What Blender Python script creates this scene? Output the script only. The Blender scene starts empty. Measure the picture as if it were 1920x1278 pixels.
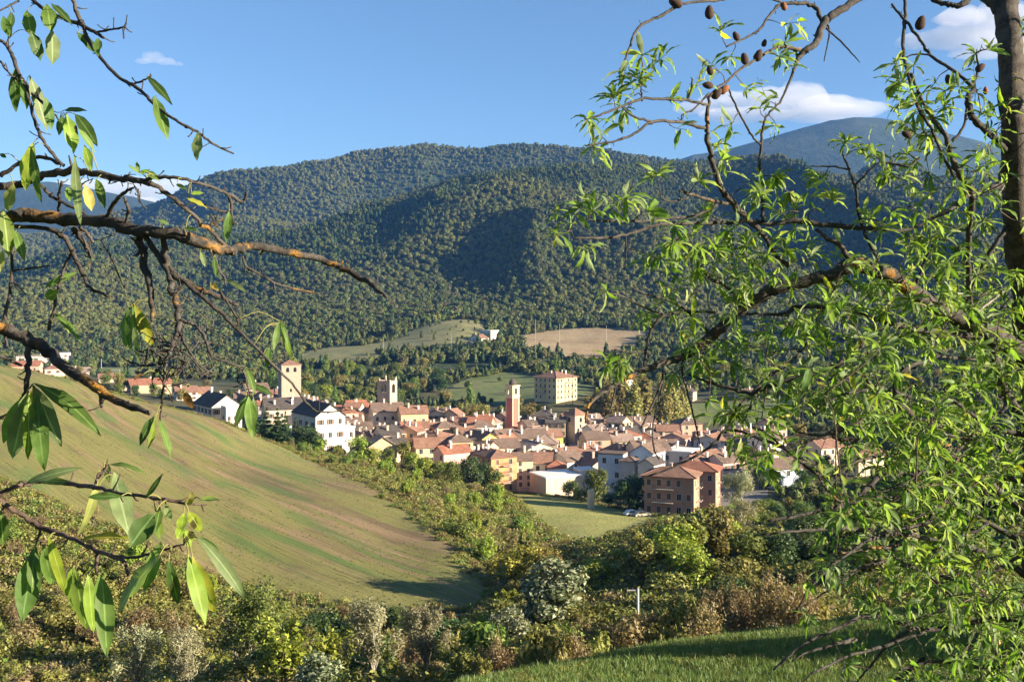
import bpy, math, random
import numpy as np
from mathutils import Vector, Matrix

# ------------------------------------------------------------------ camera, sky, sun, exposure
HAZE = 0.000047
F = 1844.0                      # focal length in photo pixels (photo 1920 x 1278)
HOR = 580.0                     # horizon row in the photo
CZ = 50.0                       # eye height above the valley datum
sc = bpy.context.scene
COL = sc.collection
cam = bpy.data.cameras.new("camera")
cam.sensor_width = 36.0
cam.lens = 36.0 * F / 1920.0
cam.shift_y = -(639.0 - HOR) / 1920.0
cam.clip_start = 0.05
cam.clip_end = 60000.0
camo = bpy.data.objects.new("camera", cam)
camo.location = (0, 0, CZ)
camo.rotation_euler = (math.radians(90), 0, 0)
COL.objects.link(camo)
sc.camera = camo

SUN_EL, SUN_AZ = math.radians(16.5), math.radians(107.0)   # azimuth clockwise from +Y (the view direction)
SD = Vector((math.sin(SUN_AZ) * math.cos(SUN_EL), math.cos(SUN_AZ) * math.cos(SUN_EL), math.sin(SUN_EL)))
world = bpy.data.worlds.new("World")
sc.world = world
world.use_nodes = True
wn = world.node_tree
wn.nodes.clear()
sky = wn.nodes.new("ShaderNodeTexSky")
sky.sky_type = 'NISHITA'
sky.sun_disc = False
sky.sun_elevation = SUN_EL
sky.sun_rotation = SUN_AZ
sky.altitude = 1200
sky.air_density = 1.15
sky.dust_density = 0.3
sky.ozone_density = 3.6
wbg = wn.nodes.new("ShaderNodeBackground")
wbg.inputs[1].default_value = 0.052
wout = wn.nodes.new("ShaderNodeOutputWorld")
wn.links.new(sky.outputs[0], wbg.inputs[0])
wn.links.new(wbg.outputs[0], wout.inputs[0])
sun = bpy.data.lights.new("sun", 'SUN')
sun.energy = 5.0
sun.angle = math.radians(0.5)
sun.color = (1.0, 0.86, 0.66)
suno = bpy.data.objects.new("sun", sun)
suno.rotation_euler = SD.to_track_quat('Z', 'Y').to_euler()
suno.location = (200, -60, 200)
COL.objects.link(suno)
sc.view_settings.view_transform = 'Standard'
sc.view_settings.look = 'None'
sc.view_settings.exposure = 1.8
sc.view_settings.gamma = 1.0
sc.view_settings.use_curve_mapping = False
sc.cycles.max_bounces = 8
sc.cycles.diffuse_bounces = 4
sc.cycles.glossy_bounces = 2
sc.cycles.transmission_bounces = 4
sc.cycles.transparent_max_bounces = 8
sc.cycles.volume_bounces = 1
sc.cycles.use_adaptive_sampling = True
sc.cycles.adaptive_threshold = 0.02

RNG = np.random.default_rng(7)
random.seed(7)

# ------------------------------------------------------------------ small helpers
def P(u, v, Y):
    """photo pixel + depth -> world point"""
    return Vector(((u - 960.0) / F * Y, Y, CZ - (v - HOR) / F * Y))

def zpx(v, Y):
    return CZ - (v - HOR) / F * Y

def tag(o, label=None, cat=None, group=None, kind=None):
    if label: o['label'] = label
    if cat: o['category'] = cat
    if group: o['group'] = group
    if kind: o['kind'] = kind
    return o

def mesh_np(name, V, Q=None, T=None, mats=None, smooth=False, midx=None):
    me = bpy.data.meshes.new(name)
    V = np.asarray(V, dtype=np.float32).reshape(-1, 3)
    nq = 0 if Q is None else len(Q)
    nt = 0 if T is None else len(T)
    me.vertices.add(len(V)); me.vertices.foreach_set("co", V.ravel())
    loops = []
    if nq: loops.append(np.asarray(Q, dtype=np.int32).ravel())
    if nt: loops.append(np.asarray(T, dtype=np.int32).ravel())
    L = np.concatenate(loops)
    me.loops.add(len(L)); me.loops.foreach_set("vertex_index", L)
    me.polygons.add(nq + nt)
    st = np.concatenate([np.arange(nq) * 4, nq * 4 + np.arange(nt) * 3]).astype(np.int32)
    me.polygons.foreach_set("loop_start", st)
    if midx is not None:
        me.polygons.foreach_set("material_index", np.asarray(midx, dtype=np.int32))
    if smooth:
        me.polygons.foreach_set("use_smooth", np.ones(nq + nt, dtype=bool))
    if mats:
        for m in (mats if isinstance(mats, (list, tuple)) else [mats]):
            me.materials.append(m)
    me.update(calc_edges=True)
    return me

def obj(name, me, parent=None, loc=None, rotz=0.0):
    o = bpy.data.objects.new(name, me)
    COL.objects.link(o)
    if parent is not None: o.parent = parent
    if loc is not None: o.location = loc
    if rotz: o.rotation_euler = (0, 0, rotz)
    return o

def empty(name, loc, rotz=0.0):
    o = bpy.data.objects.new(name, None)
    o.empty_display_size = 0.3
    COL.objects.link(o)
    o.location = loc
    o.rotation_euler = (0, 0, rotz)
    return o

class MB:
    """collects boxes, prisms and tubes into one mesh"""
    def __init__(s): s.v = []; s.f = []; s.m = []
    def quad(s, a, b, c, d, mi=0):
        n = len(s.v); s.v += [tuple(a), tuple(b), tuple(c), tuple(d)]; s.f.append((n, n+1, n+2, n+3)); s.m.append(mi)
    def tri(s, a, b, c, mi=0):
        n = len(s.v); s.v += [tuple(a), tuple(b), tuple(c)]; s.f.append((n, n+1, n+2)); s.m.append(mi)
    def poly(s, pts, mi=0):
        n = len(s.v); s.v += [tuple(p) for p in pts]; s.f.append(tuple(range(n, n+len(pts)))); s.m.append(mi)
    def box(s, x0, x1, y0, y1, z0, z1, mi=0):
        n = len(s.v)
        s.v += [(x0,y0,z0),(x1,y0,z0),(x1,y1,z0),(x0,y1,z0),(x0,y0,z1),(x1,y0,z1),(x1,y1,z1),(x0,y1,z1)]
        for q in ((0,3,2,1),(4,5,6,7),(0,1,5,4),(1,2,6,5),(2,3,7,6),(3,0,4,7)):
            s.f.append(tuple(n+i for i in q)); s.m.append(mi)
    def slab(s, pts, t, mi=0):
        """a sheet polygon given thickness t downwards along its normal"""
        p = [Vector(q) for q in pts]
        nrm = (p[1]-p[0]).cross(p[2]-p[0]).normalized()
        b = [q - nrm * t for q in p]
        s.poly(p, mi); s.poly(list(reversed(b)), mi)
        k = len(p)
        for i in range(k):
            j = (i+1) % k
            s.quad(p[i], b[i], b[j], p[j], mi)
    def tube(s, pts, rad, n=6, mi=0, cap=True):
        pts = [Vector(p) for p in pts]
        rings = []
        ref = None
        for i, p in enumerate(pts):
            d = (pts[min(i+1, len(pts)-1)] - pts[max(i-1, 0)])
            if d.length < 1e-9: d = Vector((0, 0, 1))
            d.normalize()
            if ref is None:
                ref = d.orthogonal().normalized()
            else:
                ref = (ref - d * ref.dot(d))
                ref = ref.normalized() if ref.length > 1e-6 else d.orthogonal().normalized()
            bi = d.cross(ref)
            r = rad[i] if hasattr(rad, '__len__') else rad
            k = len(s.v)
            for a in range(n):
                t = 2*math.pi*a/n
                s.v.append(tuple(p + ref*(math.cos(t)*r) + bi*(math.sin(t)*r)))
            rings.append(k)
        for i in range(len(rings)-1):
            for a in range(n):
                b = (a+1) % n
                s.f.append((rings[i]+a, rings[i]+b, rings[i+1]+b, rings[i+1]+a)); s.m.append(mi)
        if cap:
            s.f.append(tuple(reversed(range(rings[0], rings[0]+n)))); s.m.append(mi)
            s.f.append(tuple(range(rings[-1], rings[-1]+n))); s.m.append(mi)
    def mesh(s, name, mats, smooth=False):
        me = bpy.data.meshes.new(name)
        me.from_pydata(s.v, [], s.f)
        for m in (mats if isinstance(mats, (list, tuple)) else [mats]): me.materials.append(m)
        me.polygons.foreach_set("material_index", np.array(s.m, dtype=np.int32))
        if smooth: me.polygons.foreach_set("use_smooth", np.ones(len(s.f), dtype=bool))
        me.update()
        return me
    def build(s, name, mats, parent=None, smooth=False, loc=None, rotz=0.0):
        return obj(name, s.mesh(name, mats, smooth), parent, loc, rotz)

# ------------------------------------------------------------------ numpy noise
def vnoise(x, y, seed=0):
    xi = np.floor(x).astype(np.int64); yi = np.floor(y).astype(np.int64)
    xf = x - xi; yf = y - yi
    def hsh(a, b):
        h = (a * 374761393 + b * 668265263 + seed * 974634777) & 0xFFFFFFFF
        h = ((h ^ (h >> 13)) * 1274126177) & 0xFFFFFFFF
        return ((h ^ (h >> 16)) & 0xFFFF) / 65535.0
    u = xf*xf*xf*(xf*(xf*6-15)+10); v = yf*yf*yf*(yf*(yf*6-15)+10)
    return (hsh(xi, yi)*(1-u)+hsh(xi+1, yi)*u)*(1-v) + (hsh(xi, yi+1)*(1-u)+hsh(xi+1, yi+1)*u)*v

def fbm(x, y, octv=4, seed=0):
    t = 0; a = 0.5; n = 0
    for i in range(octv):
        t = t + a*(vnoise(x, y, seed+i*17)-0.5); n += a; a *= 0.5; x = x*2.03+11.3; y = y*2.03+5.7
    return t / n * 2.0      # about -1..1

# ------------------------------------------------------------------ node material helpers
class NT:
    def __init__(s, name):
        s.m = bpy.data.materials.new(name); s.m.use_nodes = True
        s.t = s.m.node_tree; s.t.nodes.clear()
        s.out = s.t.nodes.new("ShaderNodeOutputMaterial")
    def n(s, typ, **kw):
        nd = s.t.nodes.new(typ)
        for k, v in kw.items(): setattr(nd, k, v)
        return nd
    def l(s, a, b): s.t.links.new(a, b)
    def pos(s):
        return s.n("ShaderNodeNewGeometry").outputs["Position"]
    def objco(s):
        return s.n("ShaderNodeTexCoord").outputs["Object"]
    def mapping(s, vec, scale=(1,1,1), rot=(0,0,0), loc=(0,0,0)):
        mp = s.n("ShaderNodeMapping"); mp.inputs["Scale"].default_value = scale
        mp.inputs["Rotation"].default_value = rot; mp.inputs["Location"].default_value = loc
        s.l(vec, mp.inputs["Vector"]); return mp.outputs[0]
    def noise(s, vec, scale, detail=4.0, rough=0.6, out="Fac", dist=0.0):
        nd = s.n("ShaderNodeTexNoise"); nd.inputs["Scale"].default_value = scale
        nd.inputs["Detail"].default_value = detail; nd.inputs["Roughness"].default_value = rough
        nd.inputs["Distortion"].default_value = dist
        s.l(vec, nd.inputs["Vector"]); return nd.outputs[out]
    def ramp(s, fac, stops, interp='LINEAR'):
        r = s.n("ShaderNodeValToRGB"); e = r.color_ramp; e.interpolation = interp
        while len(e.elements) < len(stops): e.elements.new(0.5)
        for i, (p, c) in enumerate(stops):
            e.elements[i].position = p
            e.elements[i].color = (c, c, c, 1) if isinstance(c, (int, float)) else (c[0], c[1], c[2], 1)
        s.l(fac, r.inputs[0]); return r.outputs[0]
    def mix(s, fac, a, b, mode='MIX'):
        m = s.n("ShaderNodeMix", data_type='RGBA', blend_type=mode)
        for sock, val in ((m.inputs[0], fac), (m.inputs[6], a), (m.inputs[7], b)):
            if isinstance(val, (int, float)): sock.default_value = val
            elif isinstance(val, tuple): sock.default_value = (val[0], val[1], val[2], 1)
            else: s.l(val, sock)
        return m.outputs[2]
    def math(s, op, a, b=None, c=None):
        m = s.n("ShaderNodeMath", operation=op)
        for i, val in enumerate((a, b, c)):
            if val is None: continue
            if isinstance(val, (int, float)): m.inputs[i].default_value = val
            else: s.l(val, m.inputs[i])
        return m.outputs[0]
    def attr(s, name, kind='GEOMETRY'):
        a = s.n("ShaderNodeAttribute", attribute_name=name, attribute_type=kind); return a
    def bump(s, h, strength=0.5, dist=0.1):
        b = s.n("ShaderNodeBump"); b.inputs["Strength"].default_value = strength
        b.inputs["Distance"].default_value = dist; s.l(h, b.inputs["Height"]); return b.outputs[0]
    def bsdf(s, col, rough=0.9, normal=None, spec=0.25):
        p = s.n("ShaderNodeBsdfPrincipled")
        if isinstance(col, tuple): p.inputs["Base Color"].default_value = (*col, 1)
        else: s.l(col, p.inputs["Base Color"])
        if isinstance(rough, (int, float)): p.inputs["Roughness"].default_value = rough
        else: s.l(rough, p.inputs["Roughness"])
        p.inputs["Specular IOR Level"].default_value = spec
        if normal is not None: s.l(normal, p.inputs["Normal"])
        return p.outputs[0]
    def done(s, sh):
        s.l(sh, s.out.inputs["Surface"]); return s.m

# ------------------------------------------------------------------ terrain: height of the land from surveyed profile points
FEAT = []
def feat(rows, zabs=False, dz=0.0):
    """rows: (u, Y, v) photo column, depth, photo row of the ground there (or z if zabs)"""
    a = np.array(rows, dtype=float)
    z = a[:, 2] if zabs else CZ - (a[:, 2] - HOR) / F * a[:, 1]
    FEAT.append((a[:, 0], a[:, 1], z + dz))

feat([(-800, -15, 53.5), (2700, -15, 53.5)], True)
feat([(-800, 0, 48.2), (2700, 0, 48.6)], True)
feat([(-800, 9, 44.9), (2700, 9, 45.6)], True)
feat([(-800, 16, 1350), (0, 16, 1340), (700, 18, 1325), (950, 20, 1288), (1200, 20, 1290), (1460, 20, 1285), (1920, 20, 1275), (2700, 20, 1250)])
feat([(-800, 24, 1350), (0, 24, 1345), (700, 26, 1325), (950, 27, 1268), (1200, 34, 1214), (1460, 36, 1180), (1920, 40, 1120), (2700, 44, 1060)])
feat([(-800, 45, 1340), (0, 45, 1345), (700, 45, 1340), (950, 46, 1335), (1200, 52, 1295), (1460, 55, 1262), (1920, 60, 1230), (2700, 64, 1180)])
feat([(-800, 90, 1180), (0, 85, 1225), (500, 85, 1240), (950, 85, 1232), (1200, 90, 1190), (1460, 95, 1135), (1920, 100, 1100), (2700, 105, 1060)])
feat([(-800, 185, 760), (-300, 165, 840), (0, 150, 905), (250, 135, 1010), (470, 122, 1112), (700, 116, 1152), (880, 118, 1150), (950, 122, 1125), (1200, 130, 1080), (1460, 140, 1040), (1920, 150, 1000), (2700, 160, 940)])
feat([(-800, 225, 640), (-300, 210, 720), (0, 190, 785), (250, 186, 848), (500, 185, 900), (700, 185, 922), (760, 168, 965), (820, 151, 1010), (880, 138, 1062), (950, 150, 1062), (1100, 180, 1010), (1200, 185, 1010), (1460, 190, 1000), (1920, 200, 960), (2700, 210, 900)])
feat([(-800, 280, 520), (-300, 260, 605), (0, 240, 690), (130, 243, 716), (250, 245, 752), (400, 248, 790), (500, 250, 830), (620, 250, 868), (700, 245, 888), (820, 222, 935), (950, 230, 955), (1100, 235, 962), (1230, 238, 968), (1460, 240, 962), (1920, 250, 930), (2700, 260, 870)])
feat([(-800, 340, 40), (-300, 330, 36), (0, 310, 26), (250, 305, 19), (400, 310, 12.5), (500, 300, 9), (620, 298, 6.5), (700, 290, 4.5), (820, 285, 2), (950, 288, -3.2), (1100, 280, -3), (1300, 262, -3.2), (1460, 265, -3), (1920, 280, 0), (2700, 290, 8)], True)
feat([(-800, 440, 16), (0, 440, 12), (250, 430, 9), (500, 420, 4), (700, 430, -4), (950, 440, -7), (1200, 440, -6), (1460, 430, -4), (1920, 430, 0), (2700, 430, 10)], True)
feat([(-800, 620, 8), (0, 620, 7), (250, 620, 6), (500, 580, 3), (700, 560, -3), (950, 540, -1), (1040, 527, 1.5), (1200, 540, 1), (1460, 540, 4), (1920, 540, 8), (2700, 540, 16)], True)
feat([(-800, 800, 8), (0, 800, 6), (250, 800, 5), (500, 740, 6), (620, 720, 7), (700, 720, 8), (950, 740, 12.3), (1200, 740, 7), (1460, 740, 10), (1920, 740, 14), (2700, 740, 24)], True)
feat([(-800, 1000, 640), (0, 1000, 640), (250, 1000, 636), (500, 960, 640), (700, 930, 632), (860, 950, 606), (950, 950, 620), (1200, 950, 618), (1460, 950, 610), (1920, 950, 600), (2700, 950, 580)])
feat([(-800, 1200, 600), (0, 1200, 590), (500, 1200, 576), (800, 1200, 566), (1200, 1200, 562), (1920, 1200, 552), (2700, 1200, 530)])
feat([(-800, 1480, 580), (0, 1480, 560), (250, 1500, 532), (500, 1520, 515), (800, 1600, 462), (1200, 1600, 432), (1920, 1600, 420), (2700, 1600, 420)])
R1 = [(-800, 1750, 580), (-400, 1750, 565), (0, 1750, 528), (100, 1750, 497), (180, 1780, 478), (260, 1800, 464), (400, 1850, 466), (541, 1900, 456), (667, 1950, 421), (720, 2000, 397), (817, 2050, 368), (900, 2100, 348), (1025, 2150, 321), (1180, 2200, 309), (1300, 2200, 312), (1500, 2200, 324), (1700, 2150, 335), (1920, 2100, 335), (2300, 2000, 345), (2700, 2000, 350)]
feat(R1)
feat([(u, Y+230, CZ-(v-HOR)/F*Y-45) for u, Y, v in R1], True)
R2 = [(-800, 2450, 490), (-400, 2450, 474), (0, 2500, 448), (250, 2500, 442), (400, 2500, 418), (480, 2500, 399), (560, 2520, 384), (640, 2550, 370), (690, 2580, 381), (750, 2600, 388), (820, 2650, 366), (860, 2650, 346), (930, 2650, 340), (1000, 2700, 352), (1200, 2700, 335), (1920, 2700, 352), (2700, 2650, 360)]
feat(R2)
feat([(u, Y+190, CZ-(v-HOR)/F*Y-55) for u, Y, v in R2], True)
R3 = [(-800, 3300, 470), (0, 3300, 445), (250, 3250, 398), (330, 3220, 365), (400, 3200, 334), (480, 3200, 318), (600, 3200, 308), (720, 3200, 288), (800, 3200, 273), (860, 3200, 276), (930, 3200, 278), (1000, 3200, 273), (1080, 3200, 281), (1140, 3200, 289), (1190, 3200, 300), (1250, 3200, 306), (1400, 3200, 320), (1600, 3200, 348), (1920, 3200, 356), (2700, 3200, 356)]
feat(R3)
feat([(u, 3900, (CZ-(v-HOR)/F*Y)*0.62) for u, Y, v in R3], True)
R4 = [(-800, 5600, 380), (-200, 5600, 358), (0, 5600, 350), (60, 5600, 345), (130, 5600, 349), (200, 5600, 362), (300, 5600, 385), (400, 5600, 400), (700, 5600, 420), (1000, 5600, 350), (1150, 5600, 322), (1270, 5600, 302), (1370, 5600, 281), (1480, 5600, 250), (1560, 5600, 232), (1610, 5600, 226), (1680, 5600, 234), (1760, 5600, 253), (1850, 5600, 272), (1950, 5600, 298), (2300, 5600, 335), (2700, 5600, 340)]
feat(R4)
feat([(-800, 6600, 250), (2700, 6600, 250)], True)

def pchip(x, y, xq):
    h = np.diff(x); d = np.diff(y) / h
    m = np.zeros_like(y)
    for i in range(1, len(x)-1):
        if d[i-1]*d[i] > 0:
            w1 = 2*h[i]+h[i-1]; w2 = h[i]+2*h[i-1]
            m[i] = (w1+w2)/(w1/d[i-1]+w2/d[i])
    m[0] = d[0]; m[-1] = d[-1]
    k = np.clip(np.searchsorted(x, xq)-1, 0, len(x)-2)
    t = np.clip((xq-x[k])/h[k], 0, 1)
    return ((2*t**3-3*t**2+1)*y[k] + (t**3-2*t**2+t)*h[k]*m[k] + (-2*t**3+3*t**2)*y[k+1] + (t**3-t**2)*h[k]*m[k+1])

UT = np.arange(-800, 2701, 10.0)
OFF = 24.0
TT = np.linspace(math.log(-15+OFF), math.log(6600+OFF), 1000)
YT = np.exp(TT) - OFF
FY = np.array([pchip(a, b, UT) if len(a) > 2 else np.interp(UT, a, b) for a, b, c in FEAT])
FZ = np.array([pchip(a, c, UT) if len(a) > 2 else np.interp(UT, a, c) for a, b, c in FEAT])
HT = np.zeros((len(UT), len(YT)))
for i in range(len(UT)):
    yy = np.maximum.accumulate(FY[:, i] + np.arange(len(FEAT))*1e-3)
    HT[i] = pchip(np.log(yy+OFF), FZ[:, i], TT)
kern = np.array([1, 3, 4, 3, 1.0]); kern /= kern.sum()
HT = sum(kern[j]*np.roll(HT, j-2, axis=0) if False else kern[j]*HT[np.clip(np.arange(len(UT))+j-2, 0, len(UT)-1)] for j in range(5))

RU1 = np.array([r[0] for r in R1]); RY1 = np.array([r[1] for r in R1])
def hgt(X, Y):
    X = np.asarray(X, dtype=float); Y = np.asarray(Y, dtype=float)
    u = 960 + F*X/np.maximum(Y, 26.0)
    fu = np.clip((u-UT[0])/10.0, 0, len(UT)-1.001); iu = fu.astype(int); fu = fu-iu
    ft = np.clip((np.log(np.maximum(Y, -14.9)+OFF)-TT[0])/(TT[1]-TT[0]), 0, len(TT)-1.001); it = ft.astype(int); ft = ft-it
    z = (HT[iu, it]*(1-fu)+HT[iu+1, it]*fu)*(1-ft) + (HT[iu, it+1]*(1-fu)+HT[iu+1, it+1]*fu)*ft
    far = np.clip((Y-1050)/500, 0, 1); far = far*far*(3-2*far)
    # spurs and gullies of the hills, running down slope
    wx = X + 60*fbm(X/500, Y/500, 2, 40); wy = Y + 120*fbm(X/400, Y/400, 2, 41)
    rid = 1-np.abs(fbm(wx/380, wy/1100, 2, 3))*1.7
    sp = (rid-0.55)
    att = 1-0.72*np.exp(-((Y-np.interp(u, RU1, RY1))/260)**2)-0.85*np.exp(-((Y-3200)/330)**2)-0.7*np.exp(-((Y-2600)/130)**2)*np.exp(-((u-870)/110)**2)
    amp = far*np.where(Y > 4200, 14, 120)*np.clip(att, 0.1, 1)
    z = z + amp*sp + far*np.where(Y > 4200, 6, 16)*fbm(X/160, Y/160, 4, 9)
    mid = np.clip((Y-130)/150, 0, 1)
    z = z + (0.25+0.5*mid)*fbm(X/26, Y/26, 3, 5)*np.clip(Y/40, 0.15, 1)*(1-far) + 0.05*fbm(X/2.2, Y/2.2, 3, 6)*(Y < 140)
    return z

def hz(x, y): return float(hgt(np.array([x]), np.array([y]))[0])

_RY = np.exp(np.linspace(math.log(3), math.log(6400), 2600))
def ray(u, v, ymin=10.0):
    """first ground point behind the photo pixel (u, v)"""
    Yv = _RY[_RY > ymin]
    X = (u-960)/F*Yv
    g = hgt(X, Yv); r = CZ-(v-HOR)/F*Yv
    k = np.argmax(g >= r)
    return Vector((float(X[k]), float(Yv[k]), float(g[k])))

def inpoly(x, y, poly):
    x = np.asarray(x); y = np.asarray(y); c = np.zeros(x.shape, bool)
    n = len(poly)
    for i in range(n):
        x1, y1 = poly[i]; x2, y2 = poly[(i+1) % n]
        cond = ((y1 > y) != (y2 > y))
        with np.errstate(divide='ignore', invalid='ignore'):
            c ^= cond & (x < (x2-x1)*(y-y1)/(y2-y1+1e-12)+x1)
    return c

def gxy(u, Y): return ((u-960)/F*Y, Y)
PLOUGH = [gxy(*p) for p in ((-800, 290), (-300, 268), (0, 252), (250, 258), (400, 262), (505, 262), (560, 250), (640, 218), (700, 194), (820, 158), (935, 128), (925, 121), (880, 119.5), (700, 117), (470, 122.5), (330, 129), (250, 135), (120, 143), (0, 151), (-300, 166), (-800, 187))]
MEADOW = [gxy(*p) for p in ((952, 284), (1010, 281), (1070, 272), (1110, 262), (1180, 247), (1245, 236), (1238, 214), (1190, 196), (1120, 176), (1068, 172), (1040, 188), (1000, 216), (965, 250))]
STUBBLE = [gxy(*p) for p in ((968, 905), (1000, 810), (1060, 772), (1120, 780), (1190, 830), (1230, 930), (1150, 965), (1050, 960))]
PASTURE = [gxy(*p) for p in ((560, 770), (640, 760), (760, 770), (850, 760), (905, 850), (915, 985), (860, 990), (780, 940), (740, 905), (700, 930), (640, 890), (570, 850))]
GREENF = [gxy(*p) for p in ((815, 560), (900, 545), (1005, 535), (1100, 545), (1110, 600), (1010, 640), (930, 700), (850, 620))]
PITCH = [gxy(*p) for p in ((175, 655), (330, 650), (330, 760), (175, 760))]
TOWNG = [gxy(*p) for p in ((478, 480), (478, 380), (560, 330), (640, 306), (720, 300), (830, 298), (925, 298), (975, 290), (1080, 280), (1110, 275), (1240, 262), (1300, 246), (1400, 262), (1440, 280), (1440, 420), (1400, 420), (1290, 430), (1120, 448), (960, 465), (830, 470), (700, 472))]
GREEN2 = [gxy(*p) for p in ((1285, 470), (1400, 460), (1500, 470), (1500, 520), (1290, 520))]

# the sheet of land
ucols = np.concatenate([np.arange(-790, -60, 16.0), np.arange(-60, 1980, 5.0), np.arange(1980, 2691, 16.0)])
rowsY = np.concatenate([np.linspace(-14.5, 12, 40)[:-1], np.exp(np.linspace(math.log(12+OFF), math.log(6550+OFF), 720))-OFF])
UU, YY = np.meshgrid(ucols, rowsY)
XX = (UU-960)/F*np.maximum(YY, 26.0)
ZZ = hgt(XX, YY)
nr, nc = XX.shape
VERT = np.stack([XX, YY, ZZ], -1).reshape(-1, 3)
ii, jj = np.meshgrid(np.arange(nr-1), np.arange(nc-1), indexing='ij')
QUAD = np.stack([ii*nc+jj, ii*nc+jj+1, (ii+1)*nc+jj+1, (ii+1)*nc+jj], -1).reshape(-1, 4)
CX = VERT[QUAD].mean(1)
edgeY = np.interp(960+F*CX[:, 0]/np.maximum(CX[:, 1], 26), [-800, 700, 950, 1200, 1460, 1920, 2700], [25, 27, 29, 36, 38, 42, 46])
REG = np.zeros(len(QUAD), int)                       # 0 scrub ground
REG[CX[:, 1] < edgeY] = 1                            # near grass
wob = 1.0*fbm(CX[:, 0]/9, CX[:, 1]/9, 2, 77)
REG[inpoly(CX[:, 0]+wob, CX[:, 1]+wob, PLOUGH)] = 2
REG[inpoly(CX[:, 0]+wob, CX[:, 1]+wob, MEADOW)] = 3
REG[inpoly(CX[:, 0]+8*wob, CX[:, 1]+8*wob, STUBBLE)] = 4
REG[inpoly(CX[:, 0]+8*wob, CX[:, 1]+8*wob, PASTURE)] = 5
REG[inpoly(CX[:, 0]+4*wob, CX[:, 1]+4*wob, GREENF)] = 6
REG[inpoly(CX[:, 0], CX[:, 1], PITCH)] = 6
REG[inpoly(CX[:, 0], CX[:, 1], GREEN2)] = 6
REG[inpoly(CX[:, 0], CX[:, 1], TOWNG)] = 9
REG[(CX[:, 1] > 1060) & (CX[:, 1] < 4300)] = 7       # wooded hills
REG[(CX[:, 1] > 620) & (CX[:, 1] <= 1060) & (REG == 0)] = 7
REG[CX[:, 1] >= 4300] = 8                            # far mountain

def m_scrub():
    t = NT("scrub_soil"); p = t.pos()
    a = t.noise(p, 0.12, 5, 0.65); b = t.noise(p, 1.7, 4, 0.7)
    c = t.ramp(a, [(0.3, (0.075, 0.062, 0.032)), (0.5, (0.07, 0.078, 0.028)), (0.7, (0.11, 0.088, 0.045))])
    c = t.mix(0.5, c, t.ramp(b, [(0.3, (0.05, 0.045, 0.022)), (0.7, (0.13, 0.115, 0.05))]))
    return t.done(t.bsdf(c, 0.95, t.bump(b, 0.8, 0.25)))
def m_neargrass():
    t = NT("meadow_grass_near"); p = t.pos()
    a = t.noise(p, 0.35, 4, 0.6); b = t.noise(p, 9.0, 4, 0.7)
    c = t.ramp(a, [(0.3, (0.045, 0.085, 0.022)), (0.7, (0.09, 0.12, 0.03))])
    c = t.mix(0.45, c, t.ramp(b, [(0.3, (0.03, 0.055, 0.015)), (0.7, (0.13, 0.15, 0.045))]))
    return t.done(t.bsdf(c, 0.9, t.bump(b, 0.7, 0.08)))
def m_plough():
    t = NT("sown_field"); p = t.pos()
    # drill lines run down the slope, from the upper left to the lower right tip
    ang = math.atan2(128-252, gxy(935, 128)[0]-gxy(0, 252)[0])
    m = t.mapping(p, (1, 1, 1), (0, 0, -ang))
    sx = t.mapping(m, (0.018, 0.55, 0.2)); sf = t.mapping(m, (0.05, 1.9, 0.3)); sb = t.mapping(m, (0.008, 0.085, 0.1))
    band = t.noise(sb, 1.0, 5, 0.66, dist=1.0)
    patch = t.noise(p, 0.045, 4, 0.6, dist=0.5)
    streak = t.noise(sx, 1.0, 5, 0.7, dist=0.3)
    fine = t.noise(sf, 1.0, 4, 0.75)
    clod = t.noise(p, 3.2, 4, 0.75)
    green = t.ramp(streak, [(0.3, (0.15, 0.15, 0.04)), (0.6, (0.205, 0.19, 0.06)), (0.8, (0.135, 0.16, 0.036))])
    soil = t.ramp(streak, [(0.30, (0.065, 0.042, 0.026)), (0.46, (0.13, 0.085, 0.05)), (0.56, (0.21, 0.14, 0.08)), (0.72, (0.32, 0.215, 0.125))])
    k = t.math('ADD', t.math('ADD', t.math('MULTIPLY', band, 0.5), t.math('MULTIPLY', streak, 0.25)), t.math('MULTIPLY', patch, 0.25))
    c = t.mix(t.ramp(k, [(0.488, 0.0), (0.555, 0.85)]), green, soil)
    c = t.mix(t.ramp(t.noise(sb, 1.7, 3, 0.5, dist=0.8), [(0.56, 0.0), (0.68, 0.7)]), c, (0.075, 0.145, 0.032))
    c = t.mix(t.ramp(fine, [(0.37, 0.45), (0.47, 0.0)]), c, (0.07, 0.055, 0.028))
    c = t.mix(t.ramp(t.noise(t.mapping(m, (0.012, 0.16, 0.1), (0, 0, 0.12)), 1.0, 4, 0.6, dist=0.7), [(0.60, 0.0), (0.72, 0.5)]), c, (0.29, 0.19, 0.10))
    c = t.mix(t.ramp(clod, [(0.62, 0.0), (0.76, 0.5)]), c, (0.27, 0.20, 0.12))
    c = t.mix(t.ramp(clod, [(0.25, 0.5), (0.4, 0.0)]), c, (0.05, 0.042, 0.02))
    h = t.math('ADD', t.math('MULTIPLY', fine, 0.7), t.math('MULTIPLY', clod, 0.5))
    return t.done(t.bsdf(c, 0.95, t.bump(h, 0.9, 0.35)))
def m_field(name, c1, c2, c3, scale, b=0.5):
    t = NT(name); p = t.pos()
    a = t.noise(p, scale, 5, 0.62, dist=0.4); d = t.noise(p, scale*14, 4, 0.7)
    c = t.ramp(a, [(0.32, c1), (0.52, c2), (0.72, c3)])
    c = t.mix(0.3, c, t.ramp(d, [(0.35, tuple(x*0.45 for x in c1)), (0.65, tuple(x*1.4 for x in c3))]))
    return t.done(t.bsdf(c, 0.95, t.bump(d, b, 0.3)))
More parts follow.
